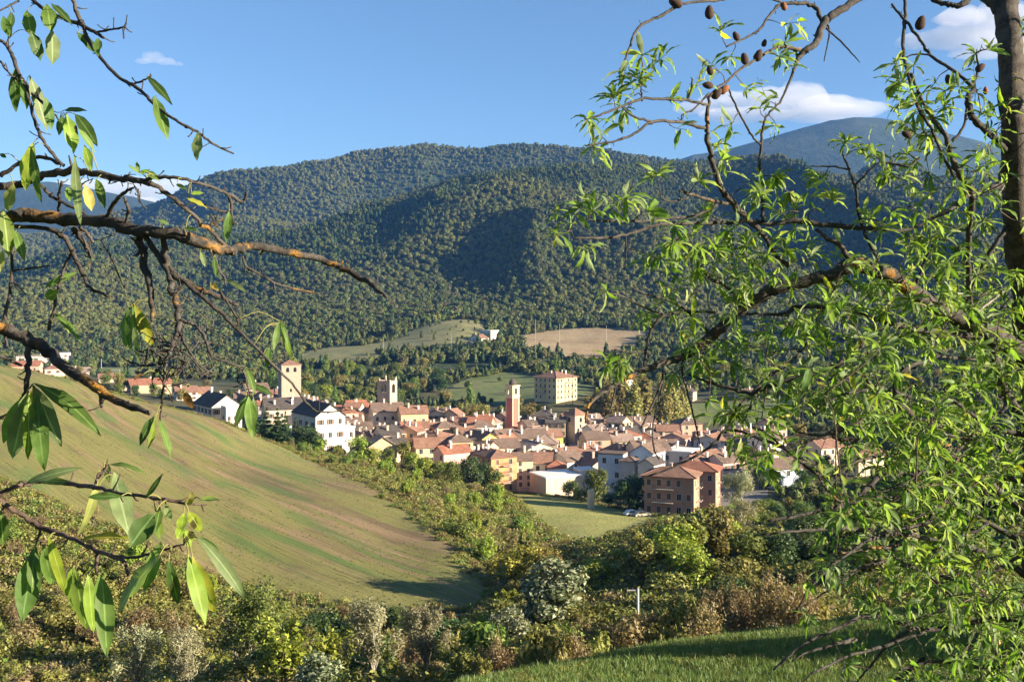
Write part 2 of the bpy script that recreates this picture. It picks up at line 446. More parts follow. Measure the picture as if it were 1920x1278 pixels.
def m_hill():
    t = NT("hill_floor"); p = t.pos()
    a = t.noise(p, 0.006, 5, 0.6); d = t.noise(p, 0.06, 5, 0.75)
    c = t.ramp(a, [(0.35, (0.03, 0.05, 0.02)), (0.62, (0.055, 0.07, 0.028)), (0.72, (0.12, 0.10, 0.045))])
    c = t.mix(0.5, c, t.ramp(d, [(0.35, (0.015, 0.028, 0.012)), (0.65, (0.06, 0.08, 0.03))]))
    return t.done(t.bsdf(c, 0.95, t.bump(d, 1.0, 8.0)))
def m_mountain():
    t = NT("mountain_woods"); p = t.pos()
    a = t.noise(p, 0.0016, 6, 0.6); d = t.noise(p, 0.02, 5, 0.8)
    c = t.ramp(a, [(0.4, (0.028, 0.045, 0.03)), (0.58, (0.045, 0.065, 0.035)), (0.68, (0.10, 0.10, 0.055))])
    c = t.mix(0.35, c, t.ramp(d, [(0.35, (0.015, 0.028, 0.018)), (0.65, (0.06, 0.08, 0.04))]))
    return t.done(t.bsdf(c, 0.95, t.bump(d, 1.0, 14.0)))
regs = [("ground", m_scrub()), ("grass_slope", m_neargrass()), ("sown_field", m_plough()),
        ("meadow", m_field("mown_meadow", (0.20, 0.22, 0.055), (0.27, 0.265, 0.075), (0.32, 0.29, 0.10), 0.09)),
        ("stubble_field", m_field("stubble", (0.22, 0.15, 0.078), (0.31, 0.225, 0.12), (0.38, 0.29, 0.165), 0.02)),
        ("pasture", m_field("pasture_grass", (0.13, 0.145, 0.05), (0.20, 0.195, 0.075), (0.24, 0.20, 0.10), 0.013)),
        ("green_field", m_field("field_grass", (0.10, 0.14, 0.038), (0.145, 0.175, 0.05), (0.20, 0.185, 0.075), 0.03)),
        ("hills", m_hill()), ("mountain", m_mountain()),
        ("street", m_field("street_paving", (0.16, 0.14, 0.12), (0.22, 0.19, 0.16), (0.28, 0.24, 0.19), 0.2))]
for k, (nm, mt) in enumerate(regs):
    q = QUAD[REG == k]
    uq, inv = np.unique(q, return_inverse=True)
    o = obj(nm, mesh_np(nm, VERT[uq], Q=inv.reshape(-1, 4), mats=mt, smooth=True))
    o['kind'] = 'structure'

# ------------------------------------------------------------------ foliage
def m_leaf(name, stops, trans=0.35, rough=0.55, var=0.25, inst=False, tsat=1.0):
    """leaf material: colour varies from clump to clump and from tree to tree"""
    t = NT(name)
    g = t.n("ShaderNodeNewGeometry")
    isl = g.outputs["Random Per Island"]
    oi = t.n("ShaderNodeObjectInfo").outputs["Random"]
    c = t.ramp(isl, [(i/(len(stops)-1), s) for i, s in enumerate(stops)])
    hs = t.n("ShaderNodeHueSaturation")
    t.l(t.math('ADD', t.math('MULTIPLY', oi, 0.05), 0.475), hs.inputs["Hue"])
    t.l(t.math('ADD', t.math('MULTIPLY', oi, 2*var), 1.0-var), hs.inputs["Value"])
    t.l(c, hs.inputs["Color"])
    col = hs.outputs[0]
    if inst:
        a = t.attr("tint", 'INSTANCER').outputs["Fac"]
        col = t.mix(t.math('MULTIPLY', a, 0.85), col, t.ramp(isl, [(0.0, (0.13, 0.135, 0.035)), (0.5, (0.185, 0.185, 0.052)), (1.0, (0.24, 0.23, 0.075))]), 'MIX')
    b = t.bsdf(col, rough, None, 0.3)
    tr = t.n("ShaderNodeBsdfTranslucent")
    tc = t.mix(1.0, col, (1.25*tsat, 1.15*tsat, 0.6), 'MULTIPLY')
    t.l(tc, tr.inputs[0])
    mx = t.n("ShaderNodeMixShader"); mx.inputs[0].default_value = trans
    t.l(b, mx.inputs[1]); t.l(tr.outputs[0], mx.inputs[2])
    return t.done(mx.outputs[0])

def m_bark(name, c1, c2, scale=8.0):
    t = NT(name); p = t.objco()
    a = t.noise(t.mapping(p, (1, 1, 0.3)), scale, 5, 0.7)
    c = t.ramp(a, [(0.3, c1), (0.7, c2)])
    return t.done(t.bsdf(c, 0.9, t.bump(a, 0.8, 0.03)))
BARK = m_bark("bark_brown", (0.05, 0.036, 0.024), (0.16, 0.125, 0.09))
BARKP = m_bark("bark_pale", (0.15, 0.13, 0.10), (0.36, 0.33, 0.27))

def cards(C, N, S, rng, asp=0.6):
    """quads at centres C facing roughly N, of size S"""
    n = len(C)
    R = rng.normal(size=(n, 3)); N = N/np.maximum(np.linalg.norm(N, axis=1, keepdims=True), 1e-6)
    A = np.cross(N, R); A /= np.maximum(np.linalg.norm(A, axis=1, keepdims=True), 1e-6)
    B = np.cross(N, A)
    S = S[:, None]
    a = A*S; b = B*S*asp
    bend = N*S*0.18*rng.normal(size=(n, 1))
    V = np.stack([C-a, C-b*0.9+bend, C+a, C+b*0.9+bend], 1).reshape(-1, 3)
    Q = np.arange(4*n).reshape(-1, 4)
    return V, Q

def lobes_crown(lobes, ncard, size, seed, droop=0.0, up=0.35, asp=0.6, shell=0.45, gap=0.0):
    rng = np.random.default_rng(seed)
    L = np.array(lobes, dtype=float)          # x y z rx ry rz
    w = L[:, 3]*L[:, 4]+L[:, 4]*L[:, 5]; w /= w.sum()
    k = rng.choice(len(L), ncard, p=w)
    d = rng.normal(size=(ncard, 3)); d /= np.linalg.norm(d, axis=1, keepdims=True)
    r = 1-shell*rng.random(ncard)**1.4
    r *= 1+0.16*np.sin(d[:, 0]*5+seed+k)*np.cos(d[:, 2]*6+k*2)+0.10*rng.normal(size=ncard)
    C = L[k, :3]+d*r[:, None]*L[k, 3:6]
    N = d*0.8+rng.normal(size=(ncard, 3))*0.55+np.array([0, 0, up])
    if gap > 0:
        f = fbm(C[:, 0]*1.3/L[:, 3].mean()+seed, (C[:, 2]+C[:, 1]*0.6)*1.3/L[:, 5].mean(), 2, seed)
        keep = f > -gap
        C = C[keep]; N = N[keep]
    if droop: N[:, 2] *= (1-droop)
    S = size*(0.6+0.8*rng.random(len(C)))
    return cards(C, N, S, rng, asp)

def blob(rx, ry, rz, z, seed, sub=2, amp=0.28, fr=2.2):
    import bmesh
    bm = bmesh.new()
    bmesh.ops.create_icosphere(bm, subdivisions=sub, radius=1.0)
    V = np.array([v.co[:] for v in bm.verts]); T = np.array([[v.index for v in f.verts] for f in bm.faces])
    bm.free()
    n = fbm(V[:, 0]*fr+seed*3.1+V[:, 2]*1.3, V[:, 1]*fr+V[:, 2]*fr*0.8, 3, seed)
    V = V*(1+amp*n[:, None])*np.array([rx, ry, rz])+np.array([0, 0, z])
    return V, T

# small trees for the wooded hills
FST = [[(0.038, 0.058, 0.013), (0.10, 0.125, 0.028), (0.21, 0.22, 0.06)],
       [(0.045, 0.062, 0.013), (0.13, 0.145, 0.034), (0.26, 0.245, 0.075)],
       [(0.018, 0.036, 0.014), (0.04, 0.065, 0.022), (0.08, 0.11, 0.035)],
       [(0.045, 0.055, 0.018), (0.12, 0.125, 0.045), (0.22, 0.205, 0.085)]]
FST = [[tuple(x*1.7 for x in s_[0]), tuple(x*1.05 for x in s_[1]), tuple(x*0.82 for x in s_[2])] for s_ in FST]
FM = [m_leaf("forest_leaf_%d" % i, s, 0.2, 0.7, 0.22, True) for i, s in enumerate(FST)]
protos = []
for i in range(8):
    rng = np.random.default_rng(100+i)
    m = FM[i % 4]
    tall = [0.95, 1.05, 1.3, 0.85, 1.0, 0.85, 1.35, 1.0][i]
    hh = 8.5*tall
    lob = [(0, 0, hh*0.55, 3.2, 3.2, hh*0.40)]
    for j in range(5):
        a = rng.random()*6.28
        lob.append((math.cos(a)*1.9, math.sin(a)*1.9, hh*(0.35+0.4*rng.random()), 1.9, 1.9, 2.0))
    if i % 4 == 2: lob = [(0, 0, hh*0.3, 2.6, 2.6, 2.2), (0, 0, hh*0.55, 1.9, 1.9, 2.6), (0, 0, hh*0.85, 1.0, 1.0, 2.2)]
    V1, Q1 = lobes_crown(lob, 260, 0.95, 50+i, up=0.55, shell=0.35)
    V2, T2 = blob(2.5*(0.75 if i % 4 == 2 else 1), 2.5*(0.75 if i % 4 == 2 else 1), hh*0.40, hh*0.5, i, 1, 0.3)
    me = mesh_np("forest_tree_%d" % i, np.concatenate([V1, V2]), Q=Q1, T=T2+len(V1), mats=m)
    protos.append(bpy.data.objects.new("forest_tree_proto_%d" % i, me))
FCOL = bpy.data.collections.new("forest_tree_kinds")
for p_ in protos: FCOL.objects.link(p_)

def visible(X, Y, Z, margin):
    """is the top of what stands at X,Y,Z seen from the lookout (by the land alone)"""
    u = 960+F*X/Y; s = (Z+margin-CZ)/Y
    fu = np.clip((u-UT[0])/10.0, 0, len(UT)-1).astype(int)
    it = np.clip(np.searchsorted(YT, Y)-1, 0, len(YT)-1)
    return s >= VIS[fu, it]-1e-4
_XX = (UT[:, None]-960)/F*YT[None, :]
_S = (hgt(_XX, np.broadcast_to(YT, _XX.shape))-CZ)/np.maximum(YT, 5)[None, :]
_S[:, YT < 60] = -9
VIS = np.maximum.accumulate(_S, axis=1)
VIS = np.concatenate([np.full((len(UT), 1), -9.0), VIS[:, :-1]], 1)

def scatter(y0, y1, spacing, jitter, seed, cond=None, u0=-120, u1=2040):
    rng = np.random.default_rng(seed)
    ys = np.arange(y0, y1, spacing)
    pts = []
    for y in ys:
        xs = np.arange((u0-960)/F*y, (u1-960)/F*y, spacing)
        pts.append(np.stack([xs+rng.normal(size=len(xs))*jitter*spacing, y+rng.normal(size=len(xs))*jitter*spacing], 1))
    pt = np.concatenate(pts)
    if cond is not None: pt = pt[cond(pt[:, 0], pt[:, 1])]
    return pt

def openland(x, y):
    bad = np.zeros(x.shape, bool)
    for pl in (STUBBLE, PASTURE, GREENF, PITCH, GREEN2):
        bad |= inpoly(x, y, pl)
    # glades on the slopes
    g = fbm(x/210, y/260, 3, 21)
    bad |= (g > 0.50) & (y > 1150) & (y < 1500)
    uu = 960+F*x/y
    bad |= (uu > 832) & (uu < 905) & (y > 2470) & (y < 2690)
    return ~bad

def instancer(name, pts, kinds, scl, tint, coll, label, dz=-0.6):
    z = hgt(pts[:, 0], pts[:, 1])+dz
    me = bpy.data.meshes.new(name)
    me.vertices.add(len(pts))
    me.vertices.foreach_set("co", np.concatenate([pts, z[:, None]], 1).astype(np.float32).ravel())
    for nm, arr, ty in (("kind_i", kinds, 'INT'), ("scl", scl, 'FLOAT'), ("rotz", RNG.random(len(pts))*6.28, 'FLOAT'), ("tint", tint, 'FLOAT')):
        a = me.attributes.new(nm, ty, 'POINT')
        a.data.foreach_set("value", np.asarray(arr, dtype=np.int32 if ty == 'INT' else np.float32))
    o = obj(name, me)
    ng = bpy.data.node_groups.new(name+"_nodes", 'GeometryNodeTree')
    ng.interface.new_socket("Geometry", in_out='INPUT', socket_type='NodeSocketGeometry')
    ng.interface.new_socket("Geometry", in_out='OUTPUT', socket_type='NodeSocketGeometry')
    gi = ng.nodes.new("NodeGroupInput"); go = ng.nodes.new("NodeGroupOutput")
    ci = ng.nodes.new("GeometryNodeCollectionInfo"); ci.inputs[0].default_value = coll
    ci.inputs["Separate Children"].default_value = True; ci.inputs["Reset Children"].default_value = True
    ip = ng.nodes.new("GeometryNodeInstanceOnPoints"); ip.inputs["Pick Instance"].default_value = True
    def na(nm, ty):
        n = ng.nodes.new("GeometryNodeInputNamedAttribute"); n.data_type = ty; n.inputs[0].default_value = nm
        return [s for s in n.outputs if s.enabled and s.name == "Attribute"][0]
    cx = ng.nodes.new("ShaderNodeCombineXYZ")
    ng.links.new(na("rotz", 'FLOAT'), cx.inputs[2])
    ng.links.new(gi.outputs[0], ip.inputs["Points"])
    ng.links.new(ci.outputs[0], ip.inputs["Instance"])
    ng.links.new(na("kind_i", 'INT'), ip.inputs["Instance Index"])
    ng.links.new(cx.outputs[0], ip.inputs["Rotation"])
    ng.links.new(na("scl", 'FLOAT'), ip.inputs["Scale"])
    ng.links.new(ip.outputs[0], go.inputs[0])
    md = o.modifiers.new("scatter", 'NODES'); md.node_group = ng
    o['kind'] = 'stuff'; o['label'] = label
    return o

def forest(name, y0, y1, sp, sc0, seed, label):
    pt = scatter(y0, y1, sp, 0.45, seed, openland)
    z = hgt(pt[:, 0], pt[:, 1])
    pt = pt[visible(pt[:, 0], pt[:, 1], z, 26)]
    n = len(pt)
    zone = fbm(pt[:, 0]/260, pt[:, 1]/330, 3, 31)
    r = RNG.random(n)
    # conifer-dark, oak and pale stands come in patches
    base = np.where(zone > 0.28, 1, np.where(zone < -0.62, 2, np.where(r < 0.55, 0, 3)))
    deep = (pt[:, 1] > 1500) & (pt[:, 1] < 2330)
    base = np.where(deep & (zone < 0.12), np.where(r < 0.6, 0, 2), base)  # middle hill gets darker kinds, standing in for a shaded flank
    base = np.where(RNG.random(n) < 0.15, RNG.integers(0, 4, n), base)
    kinds = base+4*(RNG.random(n) < 0.5)
    scl = sc0*(0.45+1.05*RNG.random(n)**1.8)*(1+0.25*zone)
    z2 = fbm(pt[:, 0]/120+7, pt[:, 1]/160, 3, 44)
    tint = np.clip(np.clip((zone-0.05)*1.5, 0, 0.7)*(0.3+0.7*RNG.random(n))+np.clip((z2-0.2)*1.2, 0, 0.5)+np.where(RNG.random(n) < 0.07, 0.6, 0)+0.55*np.exp(-(((960+F*pt[:, 0]/pt[:, 1])-600)/130)**2-((pt[:, 1]-2480)/190)**2)*(0.5+0.5*RNG.random(n)), 0, 0.95)  # last term paints a sunlit patch onto the second ridge at left
    tint = np.where(deep & (zone < 0.12), tint*0.4, tint)+np.where(pt[:, 1] > 2330, 0.18*RNG.random(n), 0)  # painted shade on the middle hill, painted sun on the ridges behind
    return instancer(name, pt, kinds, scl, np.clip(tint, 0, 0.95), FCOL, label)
forest("hillside_woods", 1010, 1420, 6.6, 0.86, 1, 'mixed green woods on the lower slopes above the valley')
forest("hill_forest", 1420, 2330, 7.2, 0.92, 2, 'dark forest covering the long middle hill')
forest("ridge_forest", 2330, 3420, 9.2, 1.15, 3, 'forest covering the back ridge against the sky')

# ------------------------------------------------------------------ single trees and shrubs
LC = {
 'green': [(0.0562, 0.0938, 0.0175), (0.1313, 0.1875, 0.035), (0.2125, 0.2625, 0.0562)],
 'dark': [(0.0234, 0.0468, 0.0156), (0.0546, 0.091, 0.026), (0.0975, 0.143, 0.039)],
 'bright': [(0.121, 0.1705, 0.0198), (0.242, 0.308, 0.0374), (0.352, 0.396, 0.066)],
 'olive': [(0.1062, 0.118, 0.026), (0.2124, 0.2124, 0.0531), (0.3186, 0.295, 0.0885)],
 'brown': [(0.112, 0.0896, 0.0392), (0.2128, 0.168, 0.0762), (0.3136, 0.2464, 0.112)],
 'pale': [(0.1495, 0.161, 0.0805), (0.276, 0.2818, 0.1552), (0.3795, 0.368, 0.23)],
 'silver': [(0.06, 0.09, 0.035), (0.18, 0.21, 0.105), (0.38, 0.40, 0.27)],
 'yellow': [(0.15, 0.14, 0.022), (0.30, 0.27, 0.05), (0.40, 0.34, 0.08)],
 'autumn': [(0.12, 0.125, 0.035), (0.23, 0.21, 0.06), (0.34, 0.27, 0.085)],
}
LM = {k: m_leaf("leaf_"+k, v, 0.3, 0.55, 0.18) for k, v in LC.items()}
KIND = {}
def limb_path(a, b, rng, n=5, wob=0.08):
    a = Vector(a); b = Vector(b); d = (b-a)
    pts = []
    for i in range(n+1):
        t = i/n
        p = a+d*t+Vector((rng.normal(), rng.normal(), 0.4*rng.normal()))*wob*d.length*math.sin(t*math.pi)
        p.z += 0.10*d.length*math.sin(t*math.pi)*(1 if d.z > 0 else 0)
        pts.append(p)
    return pts
def make_kind(key, shape, leaf, hgt_m, ncard, size, nvar=3, bark=None, gap=0.35, asp=0.6):
    """prototype meshes of unit kinds: list of (trunk mesh, crown mesh)"""
    out = []
    for v in range(nvar):
        sd = abs(hash(key)) % 1000 if False else sum(ord(c) for c in key)*7+v*13
        rng = np.random.default_rng(sd)
        H = hgt_m
        tb = MB()
        lob = []
        if shape == 'round':
            R = H*0.36
            tb.tube([(0, 0, -0.6), (0.05*H*rng.normal()*0.3, 0, H*0.2), (0.03*H*rng.normal(), 0.03*H*rng.normal(), H*0.5)], [H*0.03, H*0.024, H*0.014], 7)
            for j in range(13):
                a = rng.random()*6.28; rr = R*(0.35+0.45*rng.random()); zz = H*(0.20+0.58*rng.random())
                c = (math.cos(a)*rr, math.sin(a)*rr, zz); s = R*(0.42+0.24*rng.random())
                lob.append((*c, s, s, s*0.85))
                tb.tube(limb_path((0, 0, H*0.22), c, rng), [H*0.012, H*0.010, H*0.008, H*0.006, H*0.004, H*0.002], 5)
            lob.append((0, 0, H*0.74, R*0.62, R*0.62, R*0.55))
        elif shape == 'tall':
            R = H*0.17
            tb.tube([(0, 0, -0.6), (0, 0, H*0.3), (0.1*rng.normal(), 0, H*0.85)], [H*0.018, H*0.014, H*0.003], 6)
            for j in range(12):
                a = rng.random()*6.28; t = (j+0.5)/12; zz = H*(0.18+0.74*t); rr = R*(0.75-0.45*t)*rng.random()
                s = R*(0.85-0.5*t)*(0.8+0.4*rng.random())
                c = (math.cos(a)*rr, math.sin(a)*rr, zz); lob.append((*c, s, s, s*1.7))
                tb.tube(limb_path((0, 0, zz-H*0.12), c, rng, 3), [H*0.006, H*0.004, H*0.003, H*0.001], 4)
        elif shape == 'fir':
            tb.tube([(0, 0, -0.6), (0, 0, H*0.95)], [H*0.022, H*0.002], 6)
            for j in range(9):
                t = j/8; zz = H*(0.10+0.84*t); s = H*0.24*(1-t*0.93)
                for q in range(5):
                    a = rng.random()*6.28
                    lob.append((math.cos(a)*s*0.55, math.sin(a)*s*0.55, zz-0.12*s, s*0.55, s*0.55, H*0.045))
        elif shape == 'shrub':
            R = H*0.55
            for j in range(8):
                a = rng.random()*6.28; rr = R*(0.2+0.6*rng.random()); zz = H*(0.28+0.48*rng.random())
                s = R*(0.36+0.24*rng.random()); c = (math.cos(a)*rr, math.sin(a)*rr, zz)
                lob.append((*c, s, s, s*0.9))
                tb.tube(limb_path((0.1*H*rng.normal(), 0.1*H*rng.normal(), -0.3), (c[0], c[1], zz+0.3*s), rng), [H*0.012, H*0.010, H*0.008, H*0.006, H*0.004, H*0.002], 4)
        elif shape == 'twiggy':
            R = H*0.42
            for j in range(16):
                a = rng.random()*6.28; rr = R*(0.1+0.9*rng.random()); zz = H*(0.45+0.5*rng.random())
                c = (math.cos(a)*rr, math.sin(a)*rr, zz); s = H*0.085*(0.8+0.6*rng.random())
                lob.append((*c, s, s, s*2.1))
                tb.tube(limb_path((0.04*H*rng.normal(), 0.04*H*rng.normal(), -0.3), (c[0], c[1], zz+0.1*H), rng), [H*0.011, H*0.009, H*0.007, H*0.005, H*0.003, H*0.0015], 4)
                for q in range(3):
                    t = 0.4+0.5*rng.random(); b0 = Vector(c)*t
                    e = b0+Vector((rng.normal()*0.11*H, rng.normal()*0.11*H, 0.12*H+0.1*H*rng.random()))
                    tb.tube([b0, e], [H*0.004, H*0.001], 3)
                    lob.append((e.x, e.y, e.z, s*0.8, s*0.8, s*1.5))
        elif shape == 'willow':
            R = H*0.30
            tb.tube([(0, 0, -0.6), (0, 0, H*0.25), (0, 0, H*0.6)], [H*0.028, H*0.02, H*0.008], 6)
            for j in range(16):
                a = rng.random()*6.28; zz = H*(0.30+0.6*rng.random()**0.8); rr = R*rng.random()*(1.15-0.8*abs(zz/H-0.5))
                s = R*(0.28+0.16*rng.random()); c = (math.cos(a)*rr, math.sin(a)*rr, zz)
                lob.append((*c, s*0.8, s*0.8, s*1.6))
                tb.tube(limb_path((0, 0, H*0.2), (c[0], c[1], zz+s), rng), [H*0.01, H*0.008, H*0.006, H*0.005, H*0.003, H*0.001], 4)
        V, Q = lobes_crown(lob, ncard, size, sd, gap=gap, asp=asp, shell=0.75 if shape in ('twiggy', 'willow') else 0.5, droop=0.3 if shape == 'willow' else 0)
        cm = mesh_np(key+"_crown", V, Q=Q, mats=LM[leaf])
        tm = tb.mesh(key+"_trunk", bark or BARK, smooth=True)
        out.append((tm, cm))
    KIND[key] = (out, hgt_m)
make_kind('oak', 'round', 'green', 7.0, 3800, 0.19)
make_kind('dark_oak', 'round', 'dark', 7.0, 3600, 0.19, gap=0.5)
make_kind('bright_tree', 'round', 'bright', 5.0, 2600, 0.16, gap=0.3)
make_kind('yellow_tree', 'twiggy', 'yellow', 6.0, 3800, 0.16, gap=0.6)
make_kind('silver_tree', 'round', 'silver', 6.0, 4200, 0.20, 2, gap=0.3)
make_kind('pale_willow', 'willow', 'pale', 6.0, 5200, 0.12, gap=0.6, asp=0.3, bark=BARKP)
make_kind('olive_tree', 'willow', 'olive', 8.0, 4200, 0.20, gap=0.5)
make_kind('poplar', 'tall', 'autumn', 20.0, 2600, 0.55, gap=0.5)
make_kind('green_poplar', 'tall', 'green', 14.0, 2400, 0.40, gap=0.5)
make_kind('fir', 'fir', 'dark', 9.0, 3600, 0.26, gap=0.9, asp=0.35)
make_kind('brown_shrub', 'shrub', 'brown', 2.6, 1700, 0.10, gap=0.4)
make_kind('olive_shrub', 'shrub', 'olive', 2.4, 1500, 0.11, gap=0.5)
make_kind('green_shrub', 'shrub', 'green', 2.4, 1500, 0.11, gap=0.4)
make_kind('dark_shrub', 'shrub', 'dark', 2.6, 1400, 0.12, gap=0.5)
make_kind('bright_shrub', 'twiggy', 'bright', 3.4, 2200, 0.12, gap=0.8)
make_kind('stem_shrub', 'twiggy', 'green', 5.5, 5200, 0.09, 2, BARKP, gap=0.8)
make_kind('dry_shrub', 'twiggy', 'brown', 3.0, 2400, 0.085, 3, BARKP, gap=0.8, asp=0.45)
make_kind('feather_shrub', 'willow', 'olive', 3.0, 2400, 0.09, 3, BARKP, gap=0.7, asp=0.4)
make_kind('autumn_tree', 'round', 'autumn', 8.0, 2400, 0.28, gap=0.4)

SPOTS = []
GENERIC = {}
def LMK(u, Y, txt): return ((u-960)/F*Y, Y, txt)
LANDM = [LMK(965, 120, 'near the yellow trees'), LMK(1030, 108, 'beside the silvery tree'), LMK(455, 78, 'beside the pale stemmed shrub'), LMK(700, 64, 'beside the grey-green willow'), LMK(300, 62, 'near the grey feathery bushes'),
         LMK(60, 130, 'under the left end of the sown field'), LMK(300, 118, 'below the middle of the sown field'), LMK(600, 110, 'below the field tip'), LMK(880, 100, 'at the field corner'), LMK(100, 80, 'in the hollow below the hanging leaves'),
         LMK(1196, 84, 'near the concrete pole'), LMK(1347, 110, 'near the small fir'), LMK(1000, 62, 'at the corner of the grass slope'), LMK(1300, 66, 'in the hedge behind the grass slope'), LMK(1450, 74, 'in the hedge by the almond leaves'),
         LMK(580, 262, 'below the white gabled house'), LMK(700, 270, 'below the small yellow house'), LMK(740, 205, 'along the upper field edge'), LMK(850, 165, 'along the lower field edge'), LMK(900, 250, 'below the orange flats'), LMK(1000, 210, 'beside the meadow'), LMK(940, 160, 'in the middle of the scrub bank'),
         LMK(1205, 160, 'by the feathery olive tree'), LMK(1300, 190, 'before the brick flats'), LMK(1400, 200, 'right of the brick flats'), LMK(1550, 180, 'behind the almond leaves'), LMK(1750, 190, 'behind the almond trunk'), LMK(1500, 110, 'in the gully behind almond twigs'), LMK(1750, 115, 'in the gully behind almond limbs'),
         LMK(537, 500, 'behind the tall stone tower'), LMK(660, 540, 'between stone tower and pasture'), LMK(731, 520, 'behind the ruined belfry'), LMK(830, 540, 'left of the green field'), LMK(961, 500, 'behind the pink bell tower'), LMK(1040, 600, 'behind the cream block'), LMK(1180, 520, 'behind the autumn poplars'), LMK(1300, 560, 'above the hillside house'), LMK(1450, 560, 'above the hidden houses'), LMK(1700, 560, 'far behind the almond limb'), LMK(900, 640, 'below the farmhouse'), LMK(650, 660, 'at the foot of the pasture')]
def plant(key, x, y, h, name, label, cat, group, z=None, width=1.0, free=False):
    kinds, H0 = KIND[key]
    tm, cm = kinds[random.randrange(len(kinds))]
    zz = hz(x, y) if z is None else z
    uu_ = 960+F*x/y
    if 930 < uu_ < 1480 and y < (292 if uu_ < 1060 else 232) and y > 100 and not free:
        lim = float(np.interp(uu_, [930, 955, 1000, 1050, 1100, 1150, 1200, 1270, 1340, 1420, 1480], [905, 935, 1000, 1044, 1050, 1034, 1003, 966, 948, 932, 915]))
        h = max(0.8, min(h, zpx(lim, y)-zz))
    s = h/H0
    e = empty(name, (x, y, zz), random.random()*6.28)
    e.scale = (s*width, s*width, s)
    obj('trunk', tm, e); obj('crown', cm, e)
    if label in GENERIC:
        sz = ('low', 'middling', 'tall')[0 if h < GENERIC[label][0] else 1 if h < GENERIC[label][1] else 2]
        k = min(LANDM, key=lambda q: (q[0]-x)**2+(q[1]-y)**2)
        label = sz+' '+label.split(' in the ')[0].split(' on the ')[0].split(' crowding')[0].split(' right behind')[0]+' '+k[2]
    tag(e, label, cat, group)
    SPOTS.append((x, y, h))
    return e

for _l in ('bare stemmed dry bush in the hedge behind the grass slope', 'feathery olive bush in the hedge behind the grass slope', 'bare stemmed dry bush in the hollow under the sown field', 'soft feathery olive bush in the hollow under the sown field', 'bare stemmed dry bush on the scrub bank beside the sown field', 'feathery olive bush on the scrub bank beside the sown field', 'brown dry bush in the hedge behind the grass slope', 'olive bush in the hedge behind the grass slope', 'green bush in the hedge behind the grass slope',
           'brown dry bush on the scrub bank beside the sown field', 'olive bush on the scrub bank beside the sown field', 'green bush on the scrub bank beside the sown field', 'bright yellow-green sapling on the scrub bank',
           'brown dry bush in the hollow under the sown field', 'olive bush in the hollow under the sown field', 'green bush in the hollow under the sown field', 'dark bush in the hollow under the sown field',
           'bright green sapling in the hollow under the sown field', 'olive bush on the gully floor', 'dark bush on the gully floor', 'green bush on the gully floor', 'brown dry bush on the gully floor'):
    GENERIC[_l] = (2.3, 3.0)
for _l in ('dark tree crowding the gully', 'green tree crowding the gully', 'olive tree crowding the gully', 'yellow-green tree crowding the gully', 'yellow-green tree on the scrub bank'): GENERIC[_l] = (6.2, 7.6)
for _l in ('green tree in the belt between town and pasture', 'dark tree in the belt between town and pasture', 'golden brown tree in the belt behind the roofs', 'slender green poplar in the belt behind the roofs', 'yellow-green tree in the belt behind the roofs', 'amber tree right behind the old town roofs'): GENERIC[_l] = (8.7, 10.6)

def plant_px(key, u, v, Y, hpx, name, label, cat, group, width=1.0):
    """u, v: photo pixel of the foot; Y depth (None: where the ground shows there); hpx height in photo pixels"""
    if Y is None:
        p = ray(u, v); x, y = p.x, p.y
    else:
        x, y = (u-960)/F*Y, Y
    return plant(key, x, y, hpx*y/F, name, label, cat, group, None, width)

G_GULLY = 'trees in the gully below the meadow'
plant_px('yellow_tree', 965, 1118, None, 95, 'broadleaf_tree', 'yellow leaved tree at the tip of the sown field', 'tree', G_GULLY, 1.2)
plant_px('yellow_tree', 1035, 1108, None, 85, 'broadleaf_tree', 'yellow leaved tree between silver bush and meadow', 'tree', G_GULLY, 1.1)
plant_px('silver_tree', 1030, 1175, None, 140, 'broadleaf_tree', 'round tree with silvery white-green leaves below the meadow', 'tree', G_GULLY, 1.2)
plant_px('silver_tree', 960, 1215, None, 85, 'shrub', 'silvery bush with dark heart beside the field corner', 'shrub', G_GULLY, 1.2)
plant_px('olive_tree', 1205, 1110, None, 130, 'broadleaf_tree', 'feathery olive-grey tree standing at the foot of the meadow', 'tree', G_GULLY, 1.25)
plant_px('olive_tree', 1140, 1100, None, 90, 'broadleaf_tree', 'slender olive-green tree left of the feathery grey tree', 'tree', G_GULLY)
for u, v, h, k, w, lb in ((1285, 1080, 125, 'olive_tree', 1.2, 'olive-green tree in front of the two brick flats'), (1300, 1110, 90, 'bright_tree', 1.1, 'low yellow-green tree below the brick flats'),
        (1345, 1065, 110, 'bright_tree', 1.0, 'yellow-green tree right of the brick flats'), (1385, 1040, 100, 'pale_willow', 1.2, 'grey willow beside the brick flats'),
        (1410, 1085, 95, 'oak', 1.2, 'green tree deep in the gully'), (1460, 1080, 95, 'dark_oak', 1.2, 'dark tree behind the almond branches'),
        (1250, 1115, 70, 'olive_shrub', 1.2, 'olive bush under the olive trees'), (1240, 1075, 80, 'olive_tree', 1.1, 'small olive-green tree by the meadow edge'),
        (1520, 1050, 95, 'dark_oak', 1.2, 'dark spreading tree behind the almond leaves'), (1580, 1030, 95, 'olive_tree', 1.2, 'olive tree half hidden by almond leaves'),
        (1640, 1020, 95, 'dark_oak', 1.2, 'tall dark tree hidden behind the almond crown'), (1720, 1010, 150, 'oak', 1.2, 'green tree hidden behind the almond crown'),
        (1810, 1000, 150, 'dark_oak', 1.2, 'dark tree beyond the almond trunk'), (1890, 1000, 150, 'oak', 1.2, 'green tree beyond the almond trunk')):
    plant_px(k, u, v, None, h, 'broadleaf_tree' if 'shrub' not in k else 'shrub', lb, 'tree' if 'shrub' not in k else 'shrub', G_GULLY, w)
